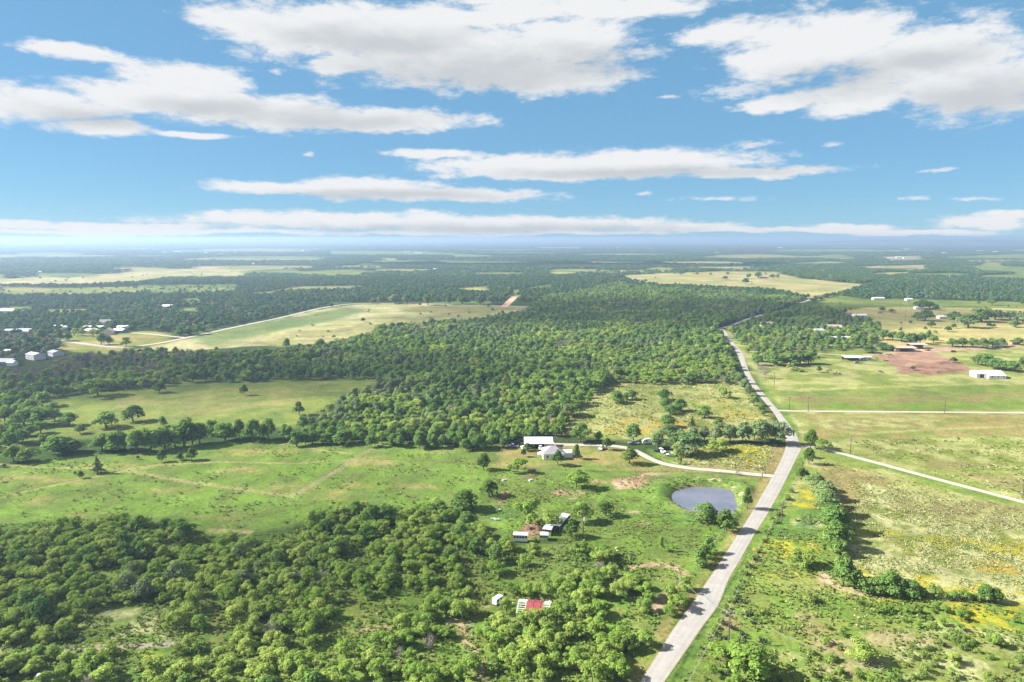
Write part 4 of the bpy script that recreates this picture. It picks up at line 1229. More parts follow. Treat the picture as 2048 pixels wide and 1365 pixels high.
def scatter(name, P, S, rot, idx, coll, label, z=None, kind='stuff', sz=None):
    """one object whose geometry nodes set a plant of the collection on each point"""
    n_ = len(P)
    me = bpy.data.meshes.new(name)
    me.vertices.add(n_)
    Z = z if z is not None else height(P)
    me.vertices.foreach_set('co', np.column_stack([P, Z]).astype(np.float32).ravel())
    sv = np.column_stack([S, S, S if sz is None else sz]).astype(np.float32)
    a = me.attributes.new('sv', 'FLOAT_VECTOR', 'POINT'); a.data.foreach_set('vector', sv.ravel())
    a = me.attributes.new('rz', 'FLOAT', 'POINT'); a.data.foreach_set('value', rot.astype(np.float32))
    a = me.attributes.new('pick', 'INT', 'POINT'); a.data.foreach_set('value', idx.astype(np.int32))
    o = link(name, me, None, kind=kind, label=label)
    ng = bpy.data.node_groups.new(name, 'GeometryNodeTree')
    ng.interface.new_socket('Geometry', in_out='INPUT', socket_type='NodeSocketGeometry')
    ng.interface.new_socket('Geometry', in_out='OUTPUT', socket_type='NodeSocketGeometry')
    gi, go = ng.nodes.new('NodeGroupInput'), ng.nodes.new('NodeGroupOutput')
    ip, ci = ng.nodes.new('GeometryNodeInstanceOnPoints'), ng.nodes.new('GeometryNodeCollectionInfo')
    ci.inputs['Collection'].default_value = coll
    ci.inputs['Separate Children'].default_value = True
    ci.inputs['Reset Children'].default_value = True
    def named(nm, ty):
        q = ng.nodes.new('GeometryNodeInputNamedAttribute')
        q.data_type = ty
        q.inputs['Name'].default_value = nm
        return q.outputs['Attribute']
    L_ = ng.links
    L_.new(gi.outputs[0], ip.inputs['Points'])
    L_.new(ci.outputs[0], ip.inputs['Instance'])
    ip.inputs['Pick Instance'].default_value = True
    L_.new(named('pick', 'INT'), ip.inputs['Instance Index'])
    cx_ = ng.nodes.new('ShaderNodeCombineXYZ')
    L_.new(named('rz', 'FLOAT'), cx_.inputs[2])
    er = ng.nodes.new('FunctionNodeEulerToRotation')
    L_.new(cx_.outputs[0], er.inputs[0])
    L_.new(er.outputs[0], ip.inputs['Rotation'])
    L_.new(named('sv', 'FLOAT_VECTOR'), ip.inputs['Scale'])
    L_.new(ip.outputs[0], go.inputs[0])
    md = o.modifiers.new('plants', 'NODES')
    md.node_group = ng
    return o

def collection(name, meshes):
    c = bpy.data.collections.new(name)
    for k, me in enumerate(meshes):
        c.objects.link(bpy.data.objects.new(f'{name}_{k:02d}', me))
    return c
# lighter crowns for the woods that stand farther off
def far_crowns(style, nv, nq, size, mat, seed):
    out_ = []
    for k in range(nv):
        L = lobes_for(style, seed + 13 * k)
        out_.append(crown_mesh(style + '_far', seed + k, L, nq, size, mat, under=-0.3, flat=0.3))
    return out_
def clump(seed, nq, mats):
    """a knot of several crowns, 20 m across, for woods kilometres away"""
    r = random.Random(seed)
    L = []
    for k in range(9):
        a, d = r.uniform(0, 6.28), r.uniform(0, 8.5)
        s = r.uniform(2.4, 4.2)
        L.append((d * math.cos(a), d * math.sin(a), r.uniform(2.4, 4.6), s, s, s * 0.85))
    return crown_mesh('clump', seed, L, nq, 0.95, mats, under=-0.1, flat=0.3)
WOOD_SET = JOINED['oak'] + JOINED['mesquite'][:3] + JOINED['bright'][:2] + JOINED['bare']
C_WOOD = collection('wood_plants', WOOD_SET)
I_OAK, I_MESQ, I_BRIGHT, I_BARE = range(0, 6), range(6, 9), range(9, 11), range(11, 14)
FAR_SET = far_crowns('oak', 4, 260, 0.72, M_FAROAK, 300) + far_crowns('oak', 2, 240, 0.75, M_DARKLEAF, 400) + far_crowns('mesquite', 2, 220, 0.5, M_OAK, 500) + far_crowns('bare', 2, 240, 0.42, M_TWIG, 600)
C_FAR = collection('far_plants', FAR_SET)
C_CLUMP = collection('clump_plants', [clump(1, 330, M_FAROAK), clump(2, 330, M_FAROAK), clump(3, 330, M_DARKLEAF), clump(4, 330, M_OAK)])
NPR = np.random.default_rng(5)

def choose(n, sets, probs, rng):
    c = rng.choice(len(sets), n, p=probs)
    return np.array([sets[k][rng.integers(len(sets[k]))] for k in c], np.int32)

# main wood and its neighbours; outlines follow the canopy, taken at 3.5 m above ground
W_MAIN = [(590, 880), (598, 846), (690, 795), (775, 752), (620, 700), (560, 700), (640, 690), (720, 670), (760, 655), (930, 640), (1050, 625), (1062, 608), (1100, 590), (1240, 566), (1330, 576), (1440, 582), (1560, 590), (1608, 599), (1560, 614), (1510, 630), (1462, 645), (1434, 656), (1446, 678), (1462, 702), (1470, 735), (1484, 760), (1215, 760), (1170, 800), (1128, 850), (1116, 882), (1040, 884), (960, 888), (760, 884)]
W_LEFT = [(-120, 800), (-120, 745), (60, 742), (110, 722), (180, 706), (310, 698), (400, 700), (480, 702), (560, 700), (640, 694), (700, 690), (775, 752), (740, 750), (420, 756), (300, 766), (160, 777), (110, 790), (0, 800)]
W_FARLEFT = [(-120, 672), (-120, 600), (0, 600), (250, 598), (500, 600), (690, 607), (640, 616), (560, 636), (450, 656), (345, 668), (300, 660), (200, 662), (120, 660), (60, 668)]
W_ROAD = [(1446, 660), (1475, 652), (1520, 634), (1600, 612), (1640, 612), (1700, 626), (1745, 642), (1765, 662), (1745, 688), (1690, 694), (1560, 704), (1530, 724), (1500, 716), (1472, 694)]
W_SCRUB = [(-120, 900), (-120, 800), (20, 800), (110, 800), (100, 830), (60, 870), (40, 900)]
W_GREY = [(-120, 728), (-120, 670), (40, 668), (110, 672), (128, 690), (100, 700), (60, 712), (0, 722)]
W_EAST = [(1690, 587), (1712, 580), (1740, 572), (1830, 562), (1900, 548), (2300, 560), (2300, 604), (2048, 602), (1826, 598), (1731, 597)]
FIELD_POLYS = [atp(f[0]) for f in FAR_FIELDS]
def not_in_fields(P, polys=FIELD_POLYS):
    ok = np.ones(len(P), bool)
    for q in polys:
        m = ok & (P[:, 0] > q[:, 0].min()) & (P[:, 0] < q[:, 0].max()) & (P[:, 1] > q[:, 1].min()) & (P[:, 1] < q[:, 1].max())
        if m.any():
            ok[m] &= ~inside(P[m], q)
    return ok

HAZE_COL = (0.33, 0.455, 0.645, 1.0)
HAZE_DENS = 0.00017
# ------------------------------------------------------------------ buildings
M_WHITE = simple_mat('white_paint', (0.66, 0.66, 0.65), 0.6, 0.06, 1.0)
M_CREAM = simple_mat('cream_paint', (0.62, 0.56, 0.45), 0.7, 0.08, 1.0)
M_GREYWALL = simple_mat('grey_metal_wall', (0.46, 0.44, 0.47), 0.5, 0.08, 0.6)
M_BLUEWALL = simple_mat('blue_wall', (0.10, 0.14, 0.24), 0.6, 0.1, 1.0)
M_DARKWALL = simple_mat('dark_interior', (0.05, 0.045, 0.04), 0.9, 0.2, 1.0)
M_WOODWALL = simple_mat('weathered_wood', (0.22, 0.17, 0.13), 0.9, 0.2, 2.0)
M_WHITEROOF = simple_mat('white_metal_roof', (0.55, 0.56, 0.57), 0.45, 0.05, 0.5)
M_TINROOF = simple_mat('worn_tin_roof', (0.33, 0.34, 0.36), 0.5, 0.22, 0.9)
M_RUSTROOF = simple_mat('rusted_roof', (0.36, 0.25, 0.19), 0.8, 0.3, 0.8)
M_SLATE = simple_mat('grey_shingle', (0.19, 0.175, 0.19), 0.85, 0.16, 1.8)
M_SLATEBLUE = simple_mat('blue_grey_shingle', (0.27, 0.29, 0.36), 0.8, 0.12, 1.2)
M_TANROOF = simple_mat('tan_shingle', (0.33, 0.26, 0.20), 0.85, 0.12, 1.2)
M_RED = simple_mat('red_metal_roof', (0.20, 0.04, 0.045), 0.45, 0.15, 0.7)
M_GLASS = simple_mat('dark_glass', (0.03, 0.035, 0.045), 0.12, 0.1, 1.0, 0.0, 0.6)
M_POLE = simple_mat('creosote_pole', (0.085, 0.062, 0.048), 0.9, 0.25, 2.0)
M_GREYWOOD = simple_mat('grey_post', (0.16, 0.13, 0.10), 0.95, 0.25, 3.0)
M_STEEL = simple_mat('galvanised_steel', (0.42, 0.43, 0.45), 0.45, 0.1, 2.0, 0.5)
M_RUBBER = simple_mat('tyre', (0.025, 0.025, 0.027), 0.9, 0.2, 3.0)
M_SIGN = simple_mat('yellow_sign', (0.85, 0.47, 0.02), 0.5, 0.05, 1.0)
M_BLACK = simple_mat('black_paint', (0.02, 0.02, 0.02), 0.6, 0.1, 1.0)
M_HAY = simple_mat('hay', (0.42, 0.32, 0.16), 0.95, 0.25, 2.0)
M_BLUETARP = simple_mat('blue_tarp', (0.07, 0.12, 0.26), 0.6, 0.15, 1.0)
M_COWBLACK = simple_mat('black_hide', (0.022, 0.019, 0.018), 0.8, 0.3, 2.0)
M_COWBROWN = simple_mat('red_hide', (0.18, 0.07, 0.04), 0.8, 0.3, 2.0)

def base_at(px, py, back=0.0):
    """ground point under the pixel, moved away from the viewer by back metres"""
    p = at(px, py)
    u = p / np.linalg.norm(p)
    return p + u * back

def thing(name, label, cat, xy, rz=0.0, group=None, z=0.0, clear=None):
    e = bpy.data.objects.new(name, None)
    COL.objects.link(e)
    e.location = (xy[0], xy[1], z)
    e.rotation_euler = (0, 0, rz)
    e['label'] = label
    e['category'] = cat
    if group:
        e['group'] = group
    if clear:
        KEEP_CLEAR.append((xy[0], xy[1], clear))
    return e

def part(name, shape, mat, parent, label=None, smooth=False):
    o = link(name, shape.mesh(name, smooth), mat, parent)
    if label:
        o['label'] = label
    return o

def gable_body(root, w, d, h, rise, wall, roof, ov=0.45, thick=0.14, at_=(0, 0, 0), ribs=0, roofname='roof'):
    """walls with gable ends and a two sided roof, ridge along x"""
    ox, oy, oz = at_
    s = Shape()
    hw, hd = w / 2, d / 2
    for x, flip in ((-hw, True), (hw, False)):
        pts = [(ox + x, oy - hd, oz - 0.3), (ox + x, oy + hd, oz - 0.3), (ox + x, oy + hd, oz + h), (ox + x, oy, oz + h + rise), (ox + x, oy - hd, oz + h)]
        s.poly(pts[::-1] if flip else pts)
    s.poly([(ox - hw, oy - hd, oz - 0.3), (ox + hw, oy - hd, oz - 0.3), (ox + hw, oy - hd, oz + h), (ox - hw, oy - hd, oz + h)])
    s.poly([(ox + hw, oy + hd, oz - 0.3), (ox - hw, oy + hd, oz - 0.3), (ox - hw, oy + hd, oz + h), (ox + hw, oy + hd, oz + h)])
    wl = part('wall', s, wall, root)
    r_ = Shape()
    sl = rise / hd
    zr, ze = oz + h + rise + thick + 0.02, oz + h - ov * sl + thick + 0.02
    xa, xb = ox - hw - ov, ox + hw + ov
    r_.slab([(xa, oy - hd - ov, ze), (xb, oy - hd - ov, ze), (xb, oy, zr), (xa, oy, zr)], thick)
    r_.slab([(xb, oy + hd + ov, ze), (xa, oy + hd + ov, ze), (xa, oy, zr), (xb, oy, zr)], thick)
    rf = part(roofname, r_, roof, root)
    if ribs:
        q = Shape()
        for k in range(ribs + 1):
            x = xa + 0.05 + (xb - xa - 0.1) * k / ribs
            for sgn in (-1, 1):
                q.tube([(x, oy + sgn * (hd + ov), ze + 0.03), (x, oy, zr + 0.03)], [0.035, 0.035], 4)
        part('seam', q, roof, rf)['kind'] = 'stuff'
    return wl, rf

def opening(root, x, y, z, w, h, side='front', frame=M_WHITE, pane=M_GLASS, name='window', inner='pane'):
    f, p = Shape(), Shape()
    if side in ('front', 'back'):
        f.box((x, y, z), (w + 0.2, 0.08, h + 0.2)); p.box((x, y, z), (w, 0.11, h))
    else:
        f.box((x, y, z), (0.08, w + 0.2, h + 0.2)); p.box((x, y, z), (0.11, w, h))
    o = part(name, f, frame, root)
    part(inner, p, pane, o)
    return o

def door(root, x, y, z, w, h, side, mat):
    s = Shape()
    if side in ('front', 'back'):
        s.box((x, y, z + h / 2), (w, 0.1, h))
    else:
        s.box((x, y, z + h / 2), (0.1, w, h))
    return part('door', s, mat, root)

# ---- white hip roofed house
xy = base_at(1105, 920, 4.8)
hs_ = thing('house', 'white house with a grey hip roof behind a small round tree', 'house', xy, 0.05, clear=9)
s = Shape()
w, d, h = 10.0, 9.6, 2.9
hw, hd = w / 2, d / 2
s.box((0, 0, h / 2 - 0.15), (w, d, h + 0.3))
part('wall', s, M_WHITE, hs_)
s = Shape()
ov, zr, ze = 0.5, 5.5, 2.92
A_ = [(-hw - ov, -hd - ov, ze), (hw + ov, -hd - ov, ze), (hw + ov, hd + ov, ze), (-hw - ov, hd + ov, ze)]
r0, r1 = (-0.6, 0.4, zr), (1.2, 0.4, zr)
s.poly([A_[0], A_[1], r1, r0]); s.poly([A_[1], A_[2], r1]); s.poly([A_[2], A_[3], r0, r1]); s.poly([A_[3], A_[0], r0]); s.poly([A_[3], A_[2], A_[1], A_[0]])
rf = part('roof', s, M_SLATE, hs_)
s = Shape(); s.box((1.8, 2.0, 5.0), (0.6, 0.6, 1.6)); part('chimney', s, M_GREYWALL, rf)
for x in (-2.9, 0.4, 3.4):
    opening(hs_, x, -hd, 1.55, 0.9, 1.25)
for y in (-2, 1.8):
    opening(hs_, -hw, y, 1.55, 1.0, 1.2, 'left')
door(hs_, 1.9, -hd - 0.02, 0.1, 0.95, 2.05, 'front', M_SLATE)
s = Shape(); s.box((1.9, -hd - 0.6, 0.08), (2.0, 1.2, 0.3)); part('step', s, M_GREYWALL, hs_)
gable_body(hs_, 4.6, 5.0, 2.4, 0.9, M_WHITE, M_TINROOF, 0.3, at_=(hw + 2.3, 0.4, 0), roofname='roof')
s = Shape(); s.slab([(-hw - 2.4, -3.2, 2.1), (-hw - 0.02, -3.2, 2.6), (-hw - 0.02, 0.6, 2.6), (-hw - 2.4, 0.6, 2.1)], 0.1); part('porch_roof', s, M_WHITEROOF, hs_)
for y in (-3.0, 0.4):
    s = Shape(); s.box((-hw - 2.25, y, 1.0), (0.12, 0.12, 2.1)); part('porch_post', s, M_WHITE, hs_)

# ---- white roofed open barn behind the house
xy = base_at(1077, 898, 3.6)
b = thing('barn', 'long open fronted barn with a bright white roof behind the house', 'barn', xy, 0.0, clear=9)
s = Shape(); s.slab([(-7.4, -3.9, 2.7), (7.4, -3.9, 2.7), (7.4, 3.9, 4.0), (-7.4, 3.9, 4.0)], 0.16); rf = part('roof', s, M_WHITEROOF, b)
s = Shape()
for k in range(15):
    s.tube([(-7.3 + k * 14.6 / 14, -3.9, 2.73), (-7.3 + k * 14.6 / 14, 3.9, 4.03)], [0.04, 0.04], 4)
part('seam', s, M_WHITEROOF, rf)['kind'] = 'stuff'
s = Shape(); s.box((0, 3.6, 1.75), (14.4, 0.15, 3.9)); part('back_wall', s, M_WOODWALL, b)
s = Shape(); s.box((-7.1, 0.0, 1.45), (0.15, 7.0, 3.2)); part('end_wall', s, M_GREYWALL, b)
s = Shape(); s.box((4.9, 0.0, 1.4), (4.2, 6.8, 2.5)); part('store_room', s, M_CREAM, b)
for k in range(5):
    s = Shape(); s.box((-7.0 + k * 3.5, -3.6, 1.2), (0.16, 0.16, 2.9)); part('post', s, M_GREYWOOD, b)

def simple_building(name, label, cat, px, py, wpx, depth_m, hwall, rise, wall, roof, rz=0.0, group=None, win=0, big_door=None, ridge_view=False, ov=0.4):
    m_ = depth(px, py)
    w = wpx * m_
    xy = base_at(px, py, depth_m / 2 + 0.5)
    e = thing(name, label, cat, xy, rz, group, clear=max(w, depth_m) / 2 + 1.0)
    if ridge_view:
        w, depth_m = depth_m, w
        e.rotation_euler[2] = rz + math.pi / 2
    gable_body(e, w, depth_m, hwall, rise, wall, roof, ov)
    for k in range(win):
        opening(e, -w / 2 + w * (k + 0.5) / win, -depth_m / 2, hwall * 0.55, min(1.2, w / win * 0.4), 1.1)
    if big_door:
        s_ = Shape(); s_.box((big_door * w, -depth_m / 2 - 0.03, hwall * 0.42), (min(3.4, w * 0.3), 0.1, hwall * 0.84)); part('barn_door', s_, M_DARKWALL, e)
    return e

# ---- yards on the left
xy = base_at(72, 720, 5.0)
e = thing('metal_barn', 'large pale grey metal barn with a white roof beside the western wood', 'barn', xy, -0.55, clear=12)
gable_body(e, 15.0, 9.5, 4.4, 1.5, M_GREYWALL, M_WHITEROOF, 0.3, ribs=12)
s = Shape(); s.box((-7.53, 0, 1.7), (0.1, 3.4, 3.4)); part('barn_door', s, M_GREYWALL, e)
for x in (-3, 4):
    opening(e, x, -4.75, 1.8, 1.0, 0.9)
simple_building('metal_barn', 'smaller grey barn joined behind the large pale grey metal barn', 'barn', 112, 713, 24, 9, 3.4, 1.4, M_GREYWALL, M_SLATEBLUE, -0.6)
e = simple_building('house', 'blue house with pale roofs nearest the western wood', 'house', 12, 731, 40, 9, 3.0, 2.2, M_BLUEWALL, M_TINROOF, -0.1, win=5)
gable_body(e, 6.0, 5.0, 2.8, 1.6, M_WHITE, M_WHITEROOF, 0.4, at_=(9.5, -4.0, 0))
simple_building('shed', 'small open shed with a curved pale roof above the blue house', 'shed', 18, 707, 15, 5, 2.2, 1.0, M_DARKWALL, M_TINROOF, -0.3)
simple_building('shed', 'long shed with a thin white roof at the grey brush edge', 'shed', 26, 666, 26, 7, 2.8, 1.0, M_WOODWALL, M_WHITEROOF, 0.08)
simple_building('house', 'low house with a blue grey roof beside the long thin shed', 'house', 51, 668, 26, 10, 2.8, 2.6, M_CREAM, M_SLATEBLUE, 0.05, win=3)
simple_building('shed', 'pale roofed shed at the back of the farmyard orchard', 'shed', 116, 658, 20, 8, 2.8, 1.2, M_CREAM, M_WHITEROOF, 0.0)
simple_building('shed', 'tiny pale roofed shed second behind the orchard', 'shed', 135, 659, 11, 6, 2.6, 1.2, M_CREAM, M_TINROOF, 0.0)
simple_building('shed', 'low white roofed shed third behind the orchard', 'shed', 154, 661, 10, 6, 2.4, 1.0, M_CREAM, M_WHITEROOF, 0.0)
simple_building('barn', 'farmyard barn with a wide white roof and dark side', 'barn', 186, 668, 26, 12, 3.4, 1.6, M_BLUEWALL, M_WHITEROOF, -0.25)
simple_building('barn', 'long flat white roof behind the farmyard barn', 'barn', 190, 660, 38, 10, 3.2, 0.9, M_GREYWALL, M_WHITEROOF, 0.0)
simple_building('house', 'tan roofed house with a cream gable in the farmyard', 'house', 217, 670, 22, 12, 3.2, 3.4, M_CREAM, M_TANROOF, 0.3, win=2, ridge_view=True)
simple_building('barn', 'white roofed cluster barn east of the tan roofed house', 'barn', 240, 667, 24, 10, 3.2, 1.4, M_BLUEWALL, M_WHITEROOF, -0.15)
simple_building('barn', 'farthest white roofed barn at the east end of the farmyard', 'barn', 247, 661, 20, 10, 3.2, 1.8, M_GREYWALL, M_WHITEROOF, 0.1)
simple_building('house', 'grey roofed house half hidden in the wood above the farmyard', 'house', 212, 651, 19, 11, 3.4, 3.2, M_CREAM, M_SLATE, 0.3)
simple_building('house', 'big white two storey house at the edge of the far western wood', 'house', 15, 631, 30, 10, 6.2, 2.4, M_WHITE, M_WHITEROOF, 0.05, win=4)
simple_building('house', 'pale house with a white roof alone deep in the western wood', 'house', 336, 618, 19, 10, 3.6, 2.2, M_CREAM, M_WHITEROOF, 0.0, win=3)
simple_building('shed', 'tiny white shed among the trees above the farmyard', 'shed', 252, 634, 5, 4, 2.6, 1.0, M_WHITE, M_WHITEROOF)
simple_building('shed', 'tiny white roofed shed low in the wood by the hayfield road', 'shed', 390, 637, 7, 4, 2.4, 1.0, M_WHITE, M_WHITEROOF)

# ---- yards on the right
e = simple_building('white_barn', 'long white metal barn with a lower front wing below the feed yard', 'barn', 1972, 756, 52, 9, 3.4, 1.5, M_WHITE, M_WHITEROOF, -0.06)
s = Shape(); s.box((3.2, -6.4, 1.3), (12.5, 3.8, 2.7)); part('front_wing', s, M_WHITE, e)
s = Shape(); s.slab([(-3.2, -8.5, 2.68), (9.6, -8.5, 2.68), (9.6, -4.45, 3.3), (-3.2, -4.45, 3.3)], 0.12); part('wing_roof', s, M_WHITEROOF, e)
for x in (-0.5, 3.8, 7.8):
    opening(e, x, -8.31, 1.5, 0.9, 0.8)
s = Shape(); s.box((-5.8, -4.55, 1.3), (3.0, 0.15, 2.6)); part('barn_door', s, M_DARKWALL, e)  # dark panel standing in for the shade of an open doorway
def open_shed(label, px, py, wpx, dm, h0, h1, roof, back=M_WOODWALL, rz=0.0, posts=4, name='shed'):
    m_ = depth(px, py)
    w = wpx * m_
    e = thing(name, label, 'shed', base_at(px, py, dm / 2 + 0.3), rz, clear=w / 2 + 1)
    s = Shape(); s.slab([(-w / 2 - .3, -dm / 2 - .3, h0), (w / 2 + .3, -dm / 2 - .3, h0), (w / 2 + .3, dm / 2 + .3, h1), (-w / 2 - .3, dm / 2 + .3, h1)], 0.14); part('roof', s, roof, e)
    s = Shape(); s.box((0, dm / 2 - 0.1, h1 / 2 - 0.25), (w, 0.12, h1 - 0.3)); part('back_wall', s, back, e)
    for k in range(posts):
        s = Shape(); s.box((-w / 2 + 0.2 + (w - 0.4) * k / (posts - 1), -dm / 2 + 0.15, h0 / 2 - 0.2), (0.16, 0.16, h0)); part('post', s, M_GREYWOOD, e)
    return e
open_shed('open shed with a pale tin roof south of the feed yard lane', 1704, 722, 35, 7, 2.8, 3.6, M_WHITEROOF)
open_shed('open hay shed with a rusty roof and blue tarp above the feed yard', 1807, 704, 44, 8, 3.6, 4.4, M_RUSTROOF, posts=5)
open_shed('second hay shed with a pale roof behind the blue tarp', 1834, 698, 34, 8, 4.0, 4.6, M_TANROOF)
def hay_stack(label, px, py, wpx, hm, mat, cat='tarp', name='hay_stack'):
    m_ = depth(px, py)
    e = thing(name, label, cat, base_at(px, py, 2), 0, clear=3)
    s = Shape(); w = wpx * m_
    s.prism([(-w / 2, -0.1), (w / 2, -0.1), (w / 2 - 0.2, hm * 0.8), (w * 0.25, hm), (-w * 0.3, hm * 0.97), (-w / 2 + 0.2, hm * 0.75)], -1.3, 1.3)
    part('cover', s, mat, e)
    return e
hay_stack('hay stacked under a blue tarp beneath the rusty roof', 1822, 704, 13, 2.7, M_BLUETARP, 'hay')
hay_stack('tan bales at the left end of the rusty roofed shed', 1793, 704, 10, 2.4, M_HAY, 'hay')
simple_building('house', 'low grey roofed house among the dark grove east of the road', 'house', 1664, 660, 33, 11, 3.0, 2.4, M_CREAM, M_TANROOF, -0.15, win=3)
simple_building('house', 'small house with a pale roof left of the low grey roofed house', 'house', 1636, 667, 20, 8, 3.0, 1.8, M_CREAM, M_TINROOF, 0.3, win=2)
simple_building('mobile_home', 'long white mobile home at the foot of the dark grove', 'mobile home', 1681, 681, 36, 5, 3.0, 0.7, M_WHITE, M_WHITEROOF, -0.05, win=5)
simple_building('barn', 'barn with a pale metal roof behind the dark grove on the yellow pasture', 'barn', 1718, 636, 26, 9, 3.2, 1.4, M_GREYWALL, M_WHITEROOF, 0.05)
simple_building('house', 'house with a pale roof alone in the trees right of the road bend', 'house', 1532, 653, 27, 9, 3.0, 1.8, M_CREAM, M_TANROOF, 0.1, win=2)
simple_building('shed', 'grey trailer like shed joined to the open tin shed', 'shed', 1732, 721, 18, 4, 2.6, 0.6, M_GREYWALL, M_TINROOF, -0.05, win=2)
FARB = 'small buildings scattered on the far pastures'
for px, py, wp, lab in [(1756, 600, 22, 'pale shed at the top of the green field beyond the grove'), (1817, 602, 12, 'little white shed on the green field beside the big oaks'), (1836, 619, 14, 'white roofed shed hidden by the oaks on the yellow pasture'), (1883, 638, 15, 'white shed between the oaks on the yellow pasture'), (1528, 557, 16, 'rust roofed barn in the oak row on the far pale pasture')]:
    simple_building('shed', lab, 'shed', px, py, wp, 7, 2.8, 1.2, M_CREAM if px < 1600 else M_WHITE, M_RUSTROOF if px < 1600 else M_WHITEROOF, 0.0)
FAR_B = [(1893, 556, 11), (1857, 553, 8), (1782, 518, 14), (1797, 516, 12), (1812, 517, 14), (1746, 529, 16), (1888, 508, 7), (1906, 512, 12), (1950, 508, 7), (1820, 500, 26), (1434, 507, 9), (1990, 505, 9), (1700, 498, 9), (1560, 497, 8), (1960, 503, 14),
         (339, 516, 13), (407, 515, 13), (413, 507, 9), (441, 510, 6), (516, 511, 7), (530, 528, 17), (506, 529, 5), (172, 524, 10), (186, 524, 14), (126, 498, 5), (133, 498, 4), (76, 546, 16), (355, 505, 10), (468, 508, 8), (605, 503, 5), (330, 506, 6), (450, 506, 12),
         (814, 506, 12), (836, 508, 15), (1027, 552, 11), (1010, 553, 4), (992, 577, 15), (1235, 497, 4), (1302, 500, 4), (915, 534, 5), (870, 540, 6), (700, 530, 5)]
for k, (px, py, wp) in enumerate(FAR_B):
    far = py < 515
    reg = 'western' if px < 640 else ('central' if px < 1400 else 'eastern')
    kind = ('long white building' if wp >= 12 else 'small white building')
    where = 'far out in the hazy ' + reg + ' woods' if far else 'beyond the ' + reg + ' fields'
    m_ = depth(px, py)
    sc_ = min(2.2, max(1.0, m_ / 2.2))
    simple_building('farm_building', f'{kind} {where}', 'building', px, py, wp, 9 * sc_, 3.0 * sc_, 1.5 * sc_, M_WHITE, M_WHITEROOF if k % 4 else M_TINROOF, 0.12 * (k % 5 - 2), group=f'{kind}s {where}', ov=0.5)

# ---- sheds and pens by the thicket
def lean_to(name, label, px, py, w, l, h0, h1, rz, roof, wall, cat='shed'):
    e = thing(name, label, cat, base_at(px, py, 0), rz, clear=max(w, l) / 2 + 1.2)
    s = Shape(); s.slab([(-w / 2, -l / 2, h0), (w / 2, -l / 2, h0), (w / 2, l / 2, h1), (-w / 2, l / 2, h1)], 0.1); rf = part('roof', s, roof, e)
    q = Shape()
    for k in range(int(w / 0.6) + 1):
        q.tube([(-w / 2 + 0.05 + k * 0.6, -l / 2, h0 + 0.03), (-w / 2 + 0.05 + k * 0.6, l / 2, h1 + 0.03)], [0.03, 0.03], 4)
    part('seam', q, roof, rf)['kind'] = 'stuff'
    s = Shape(); s.box((w / 2 - 0.15, 0, h0 / 2 - 0.25), (0.1, l - 0.3, h0 + 0.1)); part('side_wall', s, wall, e)
    s = Shape(); s.box((0, l / 2 - 0.15, h0 / 2 - 0.2), (w - 0.3, 0.1, h0 + 0.1)); part('back_wall', s, wall, e)
    for x, y in ((-w / 2 + .12, -l / 2 + .12), (w / 2 - .12, -l / 2 + .12), (-w / 2 + .12, l / 2 - .3)):
        s = Shape(); s.box((x, y, h0 / 2 - 0.2), (0.13, 0.13, h0 + 0.2)); part('post', s, M_GREYWOOD, e)
    return e
lean_to('shed', 'long narrow pale roofed shed running back beside the cow pen', 1122, 1053, 3.2, 11.5, 2.6, 2.8, -0.42, M_TINROOF, M_DARKWALL)
lean_to('shed', 'small square tin roofed shed in the middle of the three by the pen', 1096, 1067, 3.4, 4.2, 2.3, 2.6, -0.30, M_TINROOF, M_DARKWALL)
lean_to('shed', 'lowest small white shed with pale blue walls by the pen', 1088, 1079, 3.0, 2.4, 2.0, 2.3, -0.1, M_TINROOF, M_SLATEBLUE)
# white camper with a row of dark windows
xy = base_at(1041, 1086, 1.2)
e = thing('camper_trailer', 'white trailer with a row of dark windows below the cow pen', 'trailer', xy, -0.08, clear=4.5)
s = Shape(); s.box((0, 0, 1.6), (5.0, 2.2, 2.3)); part('body', s, M_WHITE, e)
s = Shape(); s.slab([(-2.6, -1.2, 2.82), (2.6, -1.2, 2.82), (2.6, 1.2, 2.9), (-2.6, 1.2, 2.9)], 0.08); part('roof', s, M_WHITEROOF, e)
for k in range(5):
    s = Shape(); s.box((-1.95 + k * 0.97, -1.11, 2.05), (0.75, 0.06, 0.75)); part('window', s, M_GLASS, e)
for x in (-0.9, 0.7):
    for y in (-0.95, 0.95):
        s = Shape(); s.tube([(x, y - 0.12, 0.36), (x, y + 0.12, 0.36)], [0.36, 0.36], 10); part('wheel', s, M_RUBBER, e)
# white travel trailer beside the barn frame
xy = base_at(996, 1212, 1.5)
e = thing('travel_trailer', 'white round fronted camper parked in the clearing beside the barn frame', 'camper', xy, 0.9, clear=3.2)
KEEP_CLEAR.append((xy[0] - 2.5, xy[1] - 3.0, 2.5))
e.scale = (0.66, 0.70, 0.74)
s = Shape(); s.prism([(-2.6, 0.5), (2.2, 0.5), (2.75, 1.2), (2.5, 2.5), (2.1, 2.75), (-2.3, 2.75), (-2.6, 2.5)], -1.15, 1.15); part('body', s, M_WHITE, e)
for x in (-1.4, 0.9):
    for y in (-1.16, 1.16):
        s = Shape(); s.box((x, y, 1.8), (1.2, 0.06, 0.7)); part('window', s, M_GLASS, e)
s = Shape(); s.box((2.68, 0, 1.75), (0.12, 1.5, 0.7)); part('windscreen', s, M_GLASS, e)
s = Shape(); s.box((0.2, 0, 2.83), (0.8, 0.8, 0.2)); part('roof_vent', s, M_GREYWALL, e)
